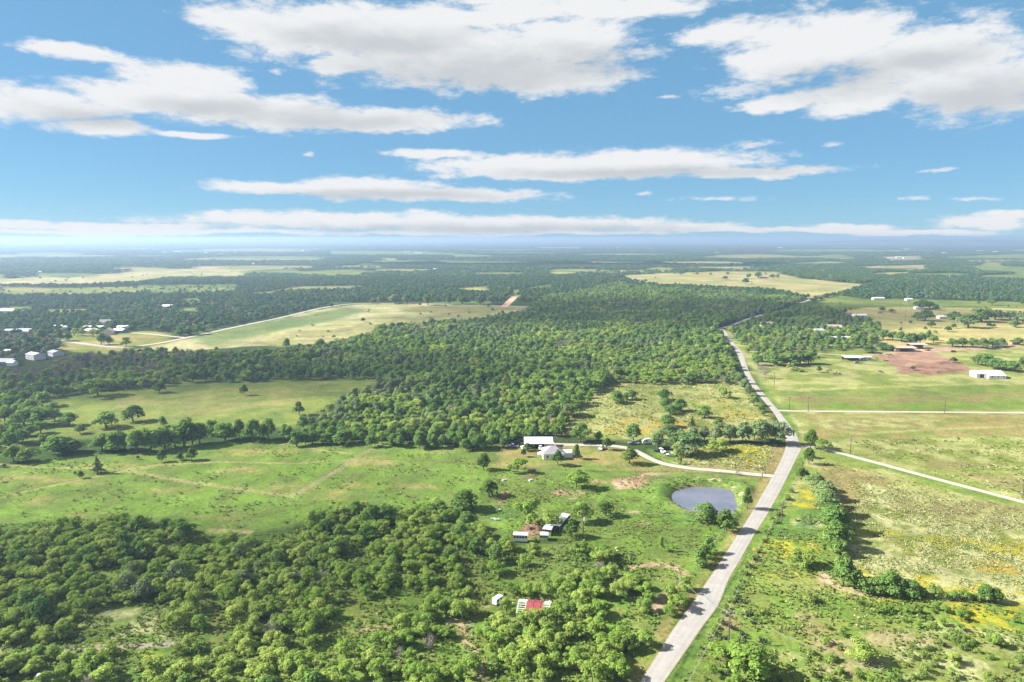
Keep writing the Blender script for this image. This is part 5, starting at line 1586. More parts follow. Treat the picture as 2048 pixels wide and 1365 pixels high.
for x in (-1.2, -0.3):
    for y in (-1.0, 1.0):
        s = Shape(); s.tube([(x, y - 0.12, 0.36), (x, y + 0.12, 0.36)], [0.36, 0.36], 10); part('wheel', s, M_RUBBER, e)

# red roofed barn frame
c = at(1068, 1206, 3.8)
e = thing('pole_barn', 'half roofed barn with red panels and bare white end frames', 'barn', c, -0.17, clear=5.2)
KEEP_CLEAR.append((c[0] - 3.0, c[1] - 5.0, 1.5))
e.scale = (0.86, 0.86, 0.9)
BL, BD, BH, BR = 10.2, 8.2, 2.6, 1.4
bx_, by_ = BL / 2, BD / 2
for k in range(5):
    x = -bx_ + BL * k / 4
    for y in (-by_, by_):
        s = Shape(); s.box((x, y, BH / 2 - 0.2), (0.18, 0.18, BH + 0.4)); part('post', s, M_WHITE, e)
    for sg in (-1, 1):
        s = Shape(); s.tube([(x, sg * (by_ + 0.2), BH), (x, 0, BH + BR)], [0.1, 0.1], 4); part('rafter', s, M_WHITE, e)
for sg in (-1, 1):
    for k in range(6):
        t = k / 5
        s = Shape(); s.box((0, sg * (by_ * (1 - t) + 0.05), BH + 0.12 + BR * t), (BL + 0.5, 0.16, 0.12)); part('purlin', s, M_WHITE, e)
s0, s1, npan = -bx_ + 2.6, bx_ - 2.2, 7
for sg in (-1, 1):
    for k in range(npan):
        xa, xb = s0 + (s1 - s0) * k / npan + 0.025, s0 + (s1 - s0) * (k + 1) / npan - 0.025
        up = 0.24 + 0.03 * ((k * 7) % 3)
        pts = [(xa, sg * (by_ + 0.35), BH + up - 0.08), (xb, sg * (by_ + 0.35), BH + up - 0.08), (xb, 0.02 * sg, BH + BR + up), (xa, 0.02 * sg, BH + BR + up)]
        s = Shape(); s.slab(pts if sg < 0 else pts[::-1], 0.04); part('roof_panel', s, M_RED, e)
        s = Shape(); s.tube([(xb, sg * (by_ + 0.35), BH + up - 0.03), (xb, 0.02 * sg, BH + BR + up + 0.05)], [0.045, 0.045], 4); part('ridge_cap', s, simple_mat('faded_red', (0.38, 0.11, 0.11), 0.5, 0.1) if k == 0 and sg < 0 else bpy.data.materials['faded_red'], e)

# ------------------------------------------------------------------ vehicles
PAINTS = {}
def paint_mat(nm, col):
    if nm not in PAINTS:
        m, n, o = new_mat('car_paint_' + nm)
        p = n.new('ShaderNodeBsdfPrincipled')
        f = n.noise(n.new('ShaderNodeTexCoord').outputs['Object'], 1.5, 3)
        n.put(p.inputs['Base Color'], n.mix(n.ramp(f, 0.4, 0.6), col, tuple(0.85 * x for x in col)))
        p.inputs['Roughness'].default_value = 0.28
        p.inputs['Coat Weight'].default_value = 0.4
        n.put(o.inputs[0], p.outputs[0])
        PAINTS[nm] = m
    return PAINTS[nm]
def vehicle(kind, label, px, py, rz, paint_, cat=None):
    e = thing({'sedan': 'car', 'suv': 'suv', 'pickup': 'pickup_truck'}[kind], label, cat or {'sedan': 'car', 'suv': 'car', 'pickup': 'pickup truck'}[kind], base_at(px, py, 0.6), rz, clear=2.2)
    if kind == 'pickup':
        L = 5.6
        body = [(-2.8, .45), (2.75, .45), (2.8, .85), (2.65, 1.08), (1.45, 1.18), (-0.7, 1.18), (-0.7, 0.8), (-2.65, 0.8), (-2.65, 1.18), (-2.8, 1.15)]
        cab = [(1.35, 1.18), (0.7, 1.82), (-0.5, 1.86), (-0.75, 1.18)]
        rw = (0.62, -0.45, 1.86)
    elif kind == 'suv':
        L = 4.8
        body = [(-2.4, .42), (2.35, .42), (2.42, .85), (2.25, 1.05), (1.15, 1.15), (-2.3, 1.18), (-2.42, .8)]
        cab = [(1.05, 1.15), (0.4, 1.72), (-2.0, 1.76), (-2.28, 1.18)]
        rw = (0.38, -1.98, 1.76)
    else:
        L = 4.7
        body = [(-2.35, .35), (2.3, .35), (2.35, .7), (2.2, .88), (1.1, .98), (-1.75, 1.0), (-2.3, .95)]
        cab = [(1.0, .98), (0.25, 1.42), (-1.0, 1.45), (-1.75, 1.0)]
        rw = (0.24, -0.98, 1.45)
    s = Shape(); s.prism(body, -0.9, 0.9); part('body', s, paint_, e)
    s = Shape(); s.prism(cab, -0.74, 0.74); part('window', s, M_GLASS, e)
    s = Shape(); s.box(((rw[0] + rw[1]) / 2, 0, rw[2] + 0.02), (rw[0] - rw[1] + 0.1, 1.4, 0.08)); part('roof', s, paint_, e)
    for x in (-L / 2 + 0.85, L / 2 - 0.9):
        for y in (-0.86, 0.86):
            s = Shape(); s.tube([(x, y - 0.11, 0.35), (x, y + 0.11, 0.35)], [0.35, 0.35], 12)
            wh = part('wheel', s, M_RUBBER, e)
            s = Shape(); sg = 1 if y > 0 else -1
            s.tube([(x, y + sg * 0.06, 0.35), (x, y + sg * 0.13, 0.35)], [0.2, 0.2], 8); part('rim', s, M_STEEL, wh)
    for y in (-0.65, 0.65):
        s = Shape(); s.box((L / 2 - 0.02, y, 0.75), (0.1, 0.35, 0.16)); part('headlight', s, M_WHITEROOF, e)
    return e
P_BLK, P_BLUE, P_WHT, P_GRY = paint_mat('black', (0.02, 0.02, 0.025)), paint_mat('blue', (0.16, 0.22, 0.33)), paint_mat('white', (0.78, 0.78, 0.78)), paint_mat('grey', (0.16, 0.16, 0.18))
vehicle('suv', 'black car farthest back of the two beside the white roofed barn', 1031, 889, 3.05, P_BLK)
vehicle('pickup', 'blue grey pickup parked in front of the black car', 1026, 896, 3.1, P_BLUE)
vehicle('suv', 'white car nosed under the white barn roof', 1081, 900, -1.5, P_WHT)
vehicle('sedan', 'white car half hidden by the little tree at the barn end', 1047, 899, -1.3, P_WHT)
vehicle('suv', 'white car parked beside the driveway under the small dark tree', 1202, 900, -1.9, P_WHT)
vehicle('pickup', 'dark pickup parked below the tall oak north of the driveway', 1267, 890, 3.14, P_GRY)
vehicle('sedan', 'black car in the shade under the parked car oaks', 1316, 905, 2.9, P_BLK)
vehicle('suv', 'white car in the middle of the three under the oaks', 1324, 906, -1.2, P_WHT)
vehicle('sedan', 'pale grey car nearest the driveway under the oaks', 1342, 913, 3.0, paint_mat('pale', (0.5, 0.5, 0.5)))
vehicle('pickup', 'grey pickup in front of the open tin shed', 1715, 727, 3.05, P_GRY)
vehicle('pickup', 'rust red truck at the end of the hay sheds', 1855, 702, 0.4, paint_mat('rust', (0.20, 0.06, 0.04)))
vehicle('suv', 'dark vehicle on the tan lane above the feed yard', 1907, 705, 0.1, P_BLK)
xy = base_at(1294, 889, 1.0)
e = thing('camper_trailer', 'white rounded camper hidden behind the oak by the dark pickup', 'camper', xy, 0.1, clear=3.5)
s = Shape(); s.prism([(-2.4, 0.5), (2.4, 0.5), (2.6, 1.4), (2.0, 2.6), (0.8, 2.95), (-0.8, 2.95), (-2.0, 2.6), (-2.6, 1.4)], -1.1, 1.1); part('body', s, M_WHITE, e)
s = Shape(); s.box((-0.6, -1.12, 1.8), (1.2, 0.06, 0.6)); part('window', s, M_GLASS, e)
for y in (-0.95, 0.95):
    s = Shape(); s.tube([(0, y - 0.12, 0.36), (0, y + 0.12, 0.36)], [0.36, 0.36], 10); part('wheel', s, M_RUBBER, e)
def stock_trailer(label, px, py, wpx, mat, rz):
    w = wpx * depth(px, py)
    e = thing('stock_trailer', label, 'trailer', base_at(px, py, 1.2), rz, clear=w / 2 + 1)
    s = Shape(); s.box((0, 0, 1.55), (w, 2.2, 2.0)); part('body', s, mat, e)
    s = Shape(); s.slab([(-w / 2 - .1, -1.2, 2.62), (w / 2 + .1, -1.2, 2.62), (w / 2 + .1, 1.2, 2.7), (-w / 2 - .1, 1.2, 2.7)], 0.06); part('roof', s, mat, e)
    for x in (-0.6, 0.5):
        for y in (-1.0, 1.0):
            s = Shape(); s.tube([(x, y - 0.12, 0.38), (x, y + 0.12, 0.38)], [0.38, 0.38], 10); part('wheel', s, M_RUBBER, e)
    s = Shape(); s.tube([(w / 2, 0, 0.6), (w / 2 + 1.2, 0, 0.5)], [0.06, 0.06], 5); part('hitch', s, M_STEEL, e)
stock_trailer('white trailer on the tan lane right of the cattle yard', 1995, 694, 17, M_WHITE, -0.15)
stock_trailer('dark trailer at the far end of the tan lane', 2030, 690, 17, M_WOODWALL, 0.1)

# ------------------------------------------------------------------ cattle
def cow_mesh():
    v = [(0, 0, 1.05), (0.75, 0, 1.1), (-0.75, 0, 1.08), (1.15, 0, 1.25), (1.5, 0, 1.32), (1.8, 0, 1.12), (-1.0, 0, 1.05), (-1.08, 0, 0.5)]
    r = [.42, .36, .38, .2, .17, .1, .1, .04]
    ed = [(0, 1), (0, 2), (1, 3), (3, 4), (4, 5), (2, 6), (6, 7)]
    for bx1, pi in ((0.72, 1), (-0.72, 2)):
        for sy in (-1, 1):
            k = len(v)
            v += [(bx1, sy * 0.2, 0.75), (bx1 + (0.02 if pi == 1 else -0.1), sy * 0.22, 0.38), (bx1, sy * 0.22, 0.0)]
            r += [.16, .085, .08]
            ed += [(pi, k), (k, k + 1), (k + 1, k + 2)]
    for sy in (-1, 1):
        k = len(v)
        v.append((1.42, sy * 0.26, 1.4)); r.append(.05); ed.append((4, k))
    me = bpy.data.meshes.new('cow_frame')
    me.from_pydata(v, ed, [])
    o = bpy.data.objects.new('cow_frame', me)
    COL.objects.link(o)
    o.modifiers.new('skin', 'SKIN').use_smooth_shade = True
    sv = me.skin_vertices[0].data
    for i, rr in enumerate(r):
        sv[i].radius = (rr * 0.9, rr)
    sv[0].use_root = True
    o.modifiers.new('sub', 'SUBSURF').levels = 1
    dg = bpy.context.evaluated_depsgraph_get()
    res = bpy.data.meshes.new_from_object(o.evaluated_get(dg))
    bpy.data.objects.remove(o)
    res.name = 'cow'
    return res
COW = cow_mesh()
COW.materials.clear(); COW.materials.append(M_COWBLACK)
COWB = COW.copy(); COWB.materials.clear(); COWB.materials.append(M_COWBROWN)
for k, (x, y) in enumerate([(1761, 710), (1775, 711), (1780, 711), (1777, 716), (1769, 723), (1774, 724), (1754, 719), (1784, 713), (1655, 744), (1662, 743), (1668, 750), (1673, 748), (1680, 750), (1759, 745), (1765, 747), (1876, 747)]):
    p = at(x, y)
    yard = x > 1700
    o = bpy.data.objects.new('cow', COWB if k == 3 else COW)
    COL.objects.link(o)
    o.location = (p[0], p[1], 0)
    o.rotation_euler = (0, 0, k * 2.4)
    o['label'] = 'reddish cow among the black ones in the feed yard' if k == 3 else ('black cow standing at the west end of the feed yard' if yard and y < 730 else ('black cow at the lower edge of the feed yard' if yard else 'black cow loafing on the dry grass west of the feed yard'))
    o['category'] = 'cow'
    o['group'] = 'cattle ' + ('in the feed yard' if yard and y < 730 else ('below the feed yard' if yard else 'on the dry grass'))

# ------------------------------------------------------------------ poles, wires, fences, sign
POLES = {}
def pole(label, px, py, hgt, arm=True, transformer=False, rz=0.0, pale=False):
    p = at(px, py)
    e = thing('utility_pole', label, 'utility pole', p, rz, clear=2.0)
    s = Shape(); s.tube([(0, 0, -0.3), (0, 0, hgt * 0.5), (0, 0, hgt)], [0.19, 0.165, 0.14], 8); part('pole', s, M_POLE, e, smooth=True)
    if arm:
        s = Shape(); s.box((0, -0.16, hgt - 0.45), (2.4, 0.14, 0.16)); ca = part('crossarm', s, M_STEEL if pale else M_GREYWOOD, e)
        for x in (-1.05, 0.0, 1.05):
            s = Shape(); z0 = hgt - 0.37 if x else hgt
            s.tube([(x, -0.16 if x else 0, z0), (x, -0.16 if x else 0, z0 + 0.28)], [0.06, 0.045], 6); part('insulator', s, M_WHITEROOF, ca)
    if transformer:
        s = Shape(); s.tube([(0.35, -0.1, hgt - 2.2), (0.35, -0.1, hgt - 1.0)], [0.28, 0.28], 10); part('transformer', s, M_WHITEROOF, e)
    POLES[label] = (p[0], p[1], hgt)
    return e
def pole_h(px, py, top):
    """height that reaches pixel row top above the foot"""
    p = at(px, py)
    d = px_dir(px, top)
    t = np.linalg.norm(p) / math.hypot(d.x, d.y)
    return H + d.z * t
for lab, x, y, top, tr, rz, arm, pale in [
    ('nearest utility pole with a pale crossarm standing in the scrub', 1457, 1286, 1221, False, 0.2, True, True),
    ('utility pole on the verge opposite the pond with a crossarm', 1563, 1047, 1002, False, 0.3, True, True),
    ('utility pole carrying a white transformer by the cow sheds', 1166, 1076, 1030, True, 0.2, False, False),
    ('utility pole at the end of the reddish dirt loop', 1353, 1183, 1150, False, 0.5, False, False),
    ('utility pole beside the gravel side road east of the junction', 1700, 909, 871, False, 0.4, True, False),
    ('utility pole on the eastern meadow at the side road far end', 2045, 997, 950, False, 0.2, False, False),
    ('utility pole nearest the road on the pale lane', 1578, 821, 793, False, 0.1, True, False),
    ('second utility pole from the road on the pale lane', 1616, 824, 793, False, 0.1, True, False),
    ('utility pole standing alone far along the pale lane', 1889, 826, 794, False, 0.1, True, False),
    ('utility pole beside the grey half bare roadside tree', 1548, 771, 745, False, 0.4, True, False),
    ('utility pole at the lane into the eastern farmyard', 1525, 717, 695, False, 0.4, True, False),
    ('utility pole near the road west of the hay sheds', 1750, 712, 684, False, 0.2, False, False),
    ('utility pole behind the driveway at the wood corner', 1111, 888, 868, False, 0.2, True, False),
    ('utility pole on the yellow pasture below the green field', 1800, 619, 600, False, 0.2, True, False),
    ('utility pole in the middle of the yellow pasture', 1811, 634, 612, False, 0.2, True, False)]:
    pole(lab, x, y, pole_h(x, y, top), arm, tr, rz, pale)
def wire(label, a, b, sag=1.2, rad=0.028):
    A_, B_ = Vector(a), Vector(b)
    pts = []
    for k in range(15):
        t = k / 14
        q = A_.lerp(B_, t)
        q.z -= sag * 4 * t * (1 - t)
        pts.append(q)
    s = Shape(); s.tube(pts, [rad] * 15, 4)
    o = link('power_line', s.mesh('power_line'), M_STEEL, label=label, category='power line')
    return o
pl = list(POLES.values())
w0, w3, w2, w1 = pl[0], pl[3], pl[2], pl[1]
tA = at(1620, 1340)
wire('thin power line from the scrub pole down toward the tan ground', (w0[0] + 0.9, w0[1], w0[2] - 0.1), (tA[0] + 14, tA[1] - 10, 6.0))
wire('thin power line crossing the road from the dirt loop pole to the scrub pole', (w3[0], w3[1], w3[2] - 0.2), (w0[0] - 1.0, w0[1], w0[2] - 0.1))
wire('thin power line from the transformer pole across the grass to the pole opposite the pond', (w2[0], w2[1], w2[2] - 0.3), (w1[0], w1[1], w1[2] - 0.2))
wire('thin power line along the pale lane between its first two poles', (pl[6][0], pl[6][1], pl[6][2]), (pl[7][0], pl[7][1], pl[7][2]), 0.5)
wire('thin power line from the second lane pole to the far lane pole', (pl[7][0], pl[7][1], pl[7][2]), (pl[8][0], pl[8][1], pl[8][2]), 1.6)

def fence(label, px_pts, spacing, hgt=1.25, big=(), wires=3):
    P = smooth_pts(atp(px_pts), 1) if False else atp(px_pts)
    e = thing('wire_fence', label, 'fence', P[0])
    k_, carry, posts = 0, 0.0, []
    for A_, B_ in zip(P[:-1], P[1:]):
        L_ = np.linalg.norm(B_ - A_)
        n_ = max(1, int(round(L_ / spacing)))
        for i in range(n_):
            posts.append(A_ + (B_ - A_) * i / n_)
    posts.append(P[-1])
    pm = Shape(); pm.tube([(0, 0, -0.2), (0, 0, hgt)], [0.075, 0.065], 5)
    me = pm.mesh('post'); me.materials.append(M_GREYWOOD)
    zs = height(np.array(posts))
    for i, p in enumerate(posts):
        o = bpy.data.objects.new('post', me)
        COL.objects.link(o)
        o.parent = e
        sc_ = 1.7 if i in big else 1.0 + 0.2 * ((i * 37) % 5) / 5
        o.location = (p[0] - P[0][0], p[1] - P[0][1], zs[i])
        o.scale = (sc_, sc_, 1.0 + 0.12 * ((i * 53) % 4) / 4 + (0.4 if i in big else 0))
    for w_ in range(wires):
        s = Shape()
        zz = hgt * (0.35 + 0.3 * w_)
        s.tube([(p[0] - P[0][0], p[1] - P[0][1], zz + zs[i]) for i, p in enumerate(posts)], [0.012] * len(posts), 3)
        part('wire', s, M_STEEL, e)
    return e
fence('post and wire fence along the scrub opposite the pond', [(1360, 1400), (1420, 1290), (1462, 1215), (1500, 1135), (1535, 1068), (1570, 1000), (1604, 940)], 4.5)
fence('post and wire fence along the mown verge beside the pond', [(1400, 1128), (1455, 1050), (1490, 990), (1520, 958)], 5.0, big=(0, 12))
fence('fence along the north side of the driveway to the gate', [(1357, 931), (1418, 936), (1475, 942), (1500, 944), (1529, 948)], 5.5, big=(0, 9))
fence('fence between the flowering paddock and the mown verge', [(1531, 947), (1545, 918), (1553, 892)], 5.0)
fence('fence below the house lawn above the green pasture', [(1000, 932), (1080, 937), (1105, 938), (1157, 941), (1207, 943), (1270, 944), (1353, 943), (1412, 946), (1470, 950), (1530, 957)], 7.0, big=(9, 10, 13))
fence('fence beside the cars running down from the wood', [(1006, 890), (1000, 912), (992, 930)], 5.0)
fence('fence across the eastern meadow below the mown ring', [(1640, 884), (1700, 882), (1800, 878), (1900, 873), (2060, 866)], 7.0)
fence('dark rail fence along the driveway side of the dry meadow', [(1104, 884), (1180, 886), (1250, 888), (1310, 889)], 4.0)
# gate across the driveway, swung open
p = at(1473, 950)
e = thing('farm_gate', 'dark open gate between heavy posts on the driveway', 'gate', p, 0.9)
for z in (0.35, 0.65, 0.95, 1.25):
    s = Shape(); s.tube([(0, 0, z), (3.4, 0, z)], [0.05, 0.05], 5); part('rail', s, M_BLACK, e)
for x in (0, 1.7, 3.4):
    s = Shape(); s.box((x, 0, 0.8), (0.08, 0.08, 1.1)); part('upright', s, M_BLACK, e)
for x in (-0.3,):
    s = Shape(); s.box((x, 0, 0.9), (0.3, 0.3, 2.2)); part('gate_post', s, M_GREYWOOD, e)
for lab, x, y in (('heavy gate post on the pond side of the driveway', 1524, 955), ('heavy gate post at the paddock corner of the driveway', 1530, 946)):
    e = thing('gate_post', lab, 'post', at(x, y))
    s = Shape(); s.box((0, 0, 0.9), (0.34, 0.34, 2.2)); part('post', s, M_GREYWOOD, e)
    s = Shape(); s.box((0, 0, 2.03), (0.42, 0.42, 0.08)); part('cap', s, M_GREYWOOD, e)
# yellow warning sign with a black bend arrow
p = at(1507, 1110)
e = thing('road_sign', 'yellow diamond road sign with a black arrow on the grassy verge', 'road sign', p, -0.35)
s = Shape(); s.box((0, 0.05, 1.0), (0.08, 0.06, 2.5)); part('post', s, M_STEEL, e)
s = Shape(); r_ = 0.62; zc_ = 2.0
s.slab([(0, 0, zc_ - r_), (r_, 0, zc_), (0, 0, zc_ + r_), (-r_, 0, zc_)], 0.02); sg = part('sign_plate', s, M_SIGN, e)
s = Shape()
s.box((0.08, -0.012, zc_ - 0.16), (0.09, 0.01, 0.32)); s.box((-0.02, -0.012, zc_ + 0.045), (0.29, 0.01, 0.09)); s.slab([(-0.32, -0.012, zc_ + 0.045), (-0.15, -0.012, zc_ - 0.09), (-0.15, -0.012, zc_ + 0.18)], 0.01)
part('arrow', s, M_BLACK, sg)
# small stands and boxes
p = at(419, 762)
e = thing('game_feeder', 'small white box on legs at the wood edge of the pasture', 'feeder', p, clear=2)
s = Shape(); s.box((0, 0, 1.9), (1.5, 1.5, 1.5)); bx0 = part('box', s, M_WHITE, e)
s = Shape(); s.box((0.1, -0.77, 2.0), (0.35, 0.05, 0.5)); part('hatch', s, M_GLASS, bx0)
for x in (-.6, .6):
    for y in (-.6, .6):
        s = Shape(); s.box((x, y, 0.55), (0.1, 0.1, 1.2)); part('leg', s, M_GREYWOOD, e)
p = base_at(265, 899, -2.0)
e = thing('deer_blind', 'pale blue box blind half hidden in the dark hedge', 'blind', p, 0.3, clear=2.5)
s = Shape(); s.box((0, 0, 2.6), (2.6, 2.2, 2.2)); part('cabin', s, simple_mat('pale_blue_paint', (0.45, 0.52, 0.66), 0.6, 0.1), e)
s = Shape(); s.slab([(-1.5, -1.3, 3.75), (1.5, -1.3, 3.75), (1.5, 1.3, 4.0), (-1.5, 1.3, 4.0)], 0.08); part('roof', s, M_TINROOF, e)
s = Shape(); s.box((0, -1.12, 2.9), (1.3, 0.05, 0.5)); part('window', s, M_GLASS, e)
for x in (-1.1, 1.1):
    for y in (-.9, .9):
        s = Shape(); s.box((x, y, 0.7), (0.12, 0.12, 1.8)); part('leg', s, M_GREYWOOD, e)
p = at(79, 1358)
e = thing('water_tank', 'little blue and white tank at the edge of the thicket track', 'tank', p, 0.2, clear=2.0)
s = Shape(); s.tube([(0, 0, 0), (0, 0, 1.0)], [0.55, 0.55], 12); part('tank', s, paint_mat('tank_blue', (0.2, 0.4, 0.65)), e)
s = Shape(); s.tube([(0, 0, 1.0), (0, 0, 1.25), (0, 0, 1.4)], [0.57, 0.4, 0.12], 12); part('lid', s, M_WHITE, e)
for k, (x, y) in enumerate([(986, 1040), (994, 1041), (996, 1022), (1008, 962), (1061, 962)]):
    p = at(x, y)
    e = thing('feed_trough', ['white trough left of the pair below the dirt heap', 'white trough right of the pair below the dirt heap', 'single white trough on the grass below the dirt heap', 'small white trough by the tan scrape', 'small white trough by the tilled garden rows'][k], 'trough', p, 0.2 * k)
    s = Shape()
    for dx, dy, sx, sy in ((0, -0.35, 1.6, 0.08), (0, 0.35, 1.6, 0.08), (-0.76, 0, 0.08, 0.62), (0.76, 0, 0.08, 0.62)):
        s.box((dx, dy, 0.35), (sx, sy, 0.5))
    part('rim', s, M_WHITE, e)
    s = Shape(); s.box((0, 0, 0.2), (1.5, 0.66, 0.1)); part('floor', s, M_GREYWALL, e)
# dead tree in the thicket, charred stump on its sand ring, brush pile
T('bare', 857, 1300, 40, 34, 'leafless pale grey dead tree standing in the thicket')
p = at(1121, 986)
e = thing('brush_pile', 'dark stump of charred brush on the round sandy patch', 'brush pile', p)
s = Shape(); rr = random.Random(4)
for k in range(16):
    a = rr.uniform(0, 6.28); b_ = rr.uniform(0, 6.28)
    s.tube([(0.7 * math.cos(a), 0.7 * math.sin(a), 0.05), (0.2 * math.cos(b_), 0.2 * math.sin(b_), 0.6)], [0.07, 0.04], 4)
part('branches', s, M_DARKWALL, e)
p = at(1263, 1112)
e = thing('brush_pile', 'dark brush heap on the grass below the pond', 'brush pile', p)
s = Shape()
for k in range(34):
    a = rr.uniform(0, 6.28); b_ = rr.uniform(0, 6.28)
    s.tube([(1.5 * math.cos(a), 0.9 * math.sin(a), 0.05), (0.5 * math.cos(b_), 0.4 * math.sin(b_), 0.8)], [0.08, 0.04], 4)
part('branches', s, M_BARK, e)

# ------------------------------------------------------------------ planting of the woods (after the buildings, so that it keeps clear of them)
def clear_of_things(P, extra=0.0):
    ok = np.ones(len(P), bool)
    for x, y, r_ in KEEP_CLEAR:
        ok &= np.hypot(P[:, 0] - x, P[:, 1] - y) > r_ + extra
    return ok

def wood(px_poly, spacing, mix_, wmin, wmax, z=3.5, scrub=None):
    P = pick_points(atp(px_poly, z), spacing, NPR)
    P = P[clear_of_lanes(P, 1.0)]
    P = P[clear_of_things(P, 2.0)]
    P = P[not_in_fields(P)]
    return P
def to_px(P, z=0.0):
    d = np.column_stack([P, np.full(len(P), z - H)])
    cp, sp = math.cos(PITCH), math.sin(PITCH)
    zc = d[:, 1] * cp - d[:, 2] * sp
    yc = d[:, 1] * sp + d[:, 2] * cp
    return 1024 + FPX * d[:, 0] / zc, 682.5 - FPX * yc / zc

# belt: nearest and largest crowns are trees of their own, the rest one mass
belt = np.vstack([wood(W_MAIN, 6.2, None, 0, 0), wood(W_LEFT, 6.6, None, 0, 0), wood(W_ROAD, 8.0, None, 0, 0), wood(W_SCRUB, 9.0, None, 0, 0)])
keep = np.ones(len(belt), bool)
for x, y, r_ in TREES_AT:
    keep &= np.hypot(belt[:, 0] - x, belt[:, 1] - y) > r_ * 0.8 + 1.5
belt = belt[keep]
bx, by = to_px(belt)
order = np.argsort(belt[:, 1])
in_view = (bx[order] > 560) & (bx[order] < 1520) & (by[order] < 1365)
front = order[in_view][:64]
WLABEL = [(780, 'dense oak crown at the dark western tip of the big wood'), (960, 'dense oak crown at the front of the big wood above the green field'), (1100, 'leafy oak crown at the front of the big wood behind the white roofed barn'), (9999, 'leafy oak crown on the side of the big wood facing the dry meadow')]
for i in front:
    lab = next(l for lim, l in WLABEL if bx[i] < lim)
    w_ = RNG.uniform(6.5, 9.5)
    plant('oak', belt[i, 0], belt[i, 1], w_, w_ * RNG.uniform(0.78, 1.0), lab, 'front row of the big wood: ' + ' '.join(lab.split()[-3:]), RNG)
rest = np.ones(len(belt), bool)
rest[front] = False
belt = belt[rest]
bx, by = bx[rest], by[rest]
n_ = len(belt)
lowf = fbm(belt, 60.0, 77, 3)
pick = choose(n_, [I_OAK, I_MESQ, I_BARE, I_BRIGHT], [0.78, 0.14, 0.03, 0.05], NPR)
grove = fbm(belt, 38.0, 31, 3)          # groves of lighter kinds within the oak
gsel = (grove > 0.56) & (NPR.random(n_) < 0.75)
pick[gsel] = choose(int(gsel.sum()), [I_MESQ, I_BRIGHT], [0.9, 0.1], NPR)
greyzone = (bx < 420) & (by < 800) & (lowf > 0.47)
pick[greyzone] = np.where(NPR.random(greyzone.sum()) < 0.45, choose(greyzone.sum(), [I_BARE], [1.0], NPR), pick[greyzone])
greyzone = (lowf > 0.60)
pick[greyzone] = np.where(NPR.random(greyzone.sum()) < 0.25, choose(greyzone.sum(), [I_BARE], [1.0], NPR), pick[greyzone])
lightz = (bx > 1000) & (by > 700) & (bx < 1500)
sw = NPR.random(n_)
pick[lightz & (sw < 0.45)] = choose(int((lightz & (sw < 0.45)).sum()), [I_MESQ, I_BRIGHT], [0.6, 0.4], NPR)
S = NPR.uniform(0.78, 1.22, n_)
S[(pick >= 6) & (pick < 11)] *= 1.25
S *= 0.78 + 0.44 * sstep(0.35, 0.65, fbm(belt, 30.0, 53, 3))
scatter('wood', belt, S, NPR.uniform(0, 6.28, n_), pick, C_WOOD, 'dense mixed oak wood running from the homestead to the far country', sz=S * NPR.uniform(0.82, 1.12, n_))

mid = np.vstack([wood(W_FARLEFT, 8.5, None, 0, 0), wood(W_GREY, 8.5, None, 0, 0), wood(W_EAST, 11.0, None, 0, 0)])
n_ = len(mid)
mx_, my_ = to_px(mid)
pick = choose(n_, [range(0, 4), range(4, 6), range(6, 8), range(8, 10)], [0.55, 0.25, 0.12, 0.08], NPR)
gz = (mx_ < 140) & (my_ > 668)
pick[gz & (NPR.random(n_) < 0.5)] = 8
S = NPR.uniform(0.8, 1.3, n_)
S[(pick == 6) | (pick == 7)] *= 1.2
scatter('woodland', mid, S, NPR.uniform(0, 6.28, n_), pick, C_FAR, 'blue green woods round the far farmyards', sz=S * NPR.uniform(0.75, 1.0, n_))

# sparse trees and brush over the far pastures
pts = []
for q, dens_ in ((0, 40), (2, 70), (3, 150), (8, 26), (14, 10), (15, 14), (16, 60)):
    poly = FIELD_POLYS[q]
    n_try = dens_ * 3
    x0, y0 = poly.min(0); x1, y1 = poly.max(0)
    P = np.column_stack([NPR.uniform(x0, x1, n_try * 3), NPR.uniform(y0, y1, n_try * 3)])
    P = P[inside(P, poly)][:dens_]
    pts.append(P)
P = np.vstack(pts)
P = P[clear_of_lanes(P, 2.0) & clear_of_things(P, 3.0)]
px_, _ = to_px(P)
P = P[(px_ > -200) & (px_ < 2250)]
n_ = len(P)
S = NPR.uniform(0.35, 1.0, n_)
scatter('brush', P, S, NPR.uniform(0, 6.28, n_), choose(n_, [range(0, 4), range(4, 6), range(6, 8)], [0.4, 0.3, 0.3], NPR), C_FAR, 'small scattered brush on the far pastures', sz=S * 0.8)

# country beyond: crowns thin out into knots of woods with distance
rows = []
y = 604.0
while y > 482.5:
    d_mid = H / math.tan(math.atan((y - 477.0) / FPX) + 1e-9)
    step = max(0.55, (y - 477.0) ** 2 / (H * FPX) * (8.0 if y > 556 else 13.0))
    step = min(step, 2.2)
    xs_step = (7.5 if y > 556 else 13.0) / d_mid * FPX
    xs_step = max(xs_step, 4.0)
    xs = np.arange(-520, 2570, xs_step) + NPR.uniform(-0.5, 0.5) * xs_step
    yy = y + NPR.uniform(-0.5, 0.5, len(xs)) * step
    xx = xs + NPR.uniform(-0.45, 0.45, len(xs)) * xs_step
    rows.append(np.array([at(a, max(b, 481.5)) for a, b in zip(xx, yy)]))
    y -= step
P = np.vstack(rows)
P = P[not_in_fields(P, [atp(w, 3.5) for w in (W_MAIN, W_FARLEFT, W_EAST, W_ROAD)])]
P = P[not_in_fields(P) & clear_of_lanes(P, 4.0) & clear_of_things(P, 6.0)]
thin = fbm(P, 420.0, 21, 4)
dist_ = np.hypot(P[:, 0], P[:, 1])
P = P[(thin < 0.60) | (NPR.random(len(P)) < 0.25)]
dist_ = np.hypot(P[:, 0], P[:, 1])
near = dist_ < 1850
A = P[near]
n_ = len(A)
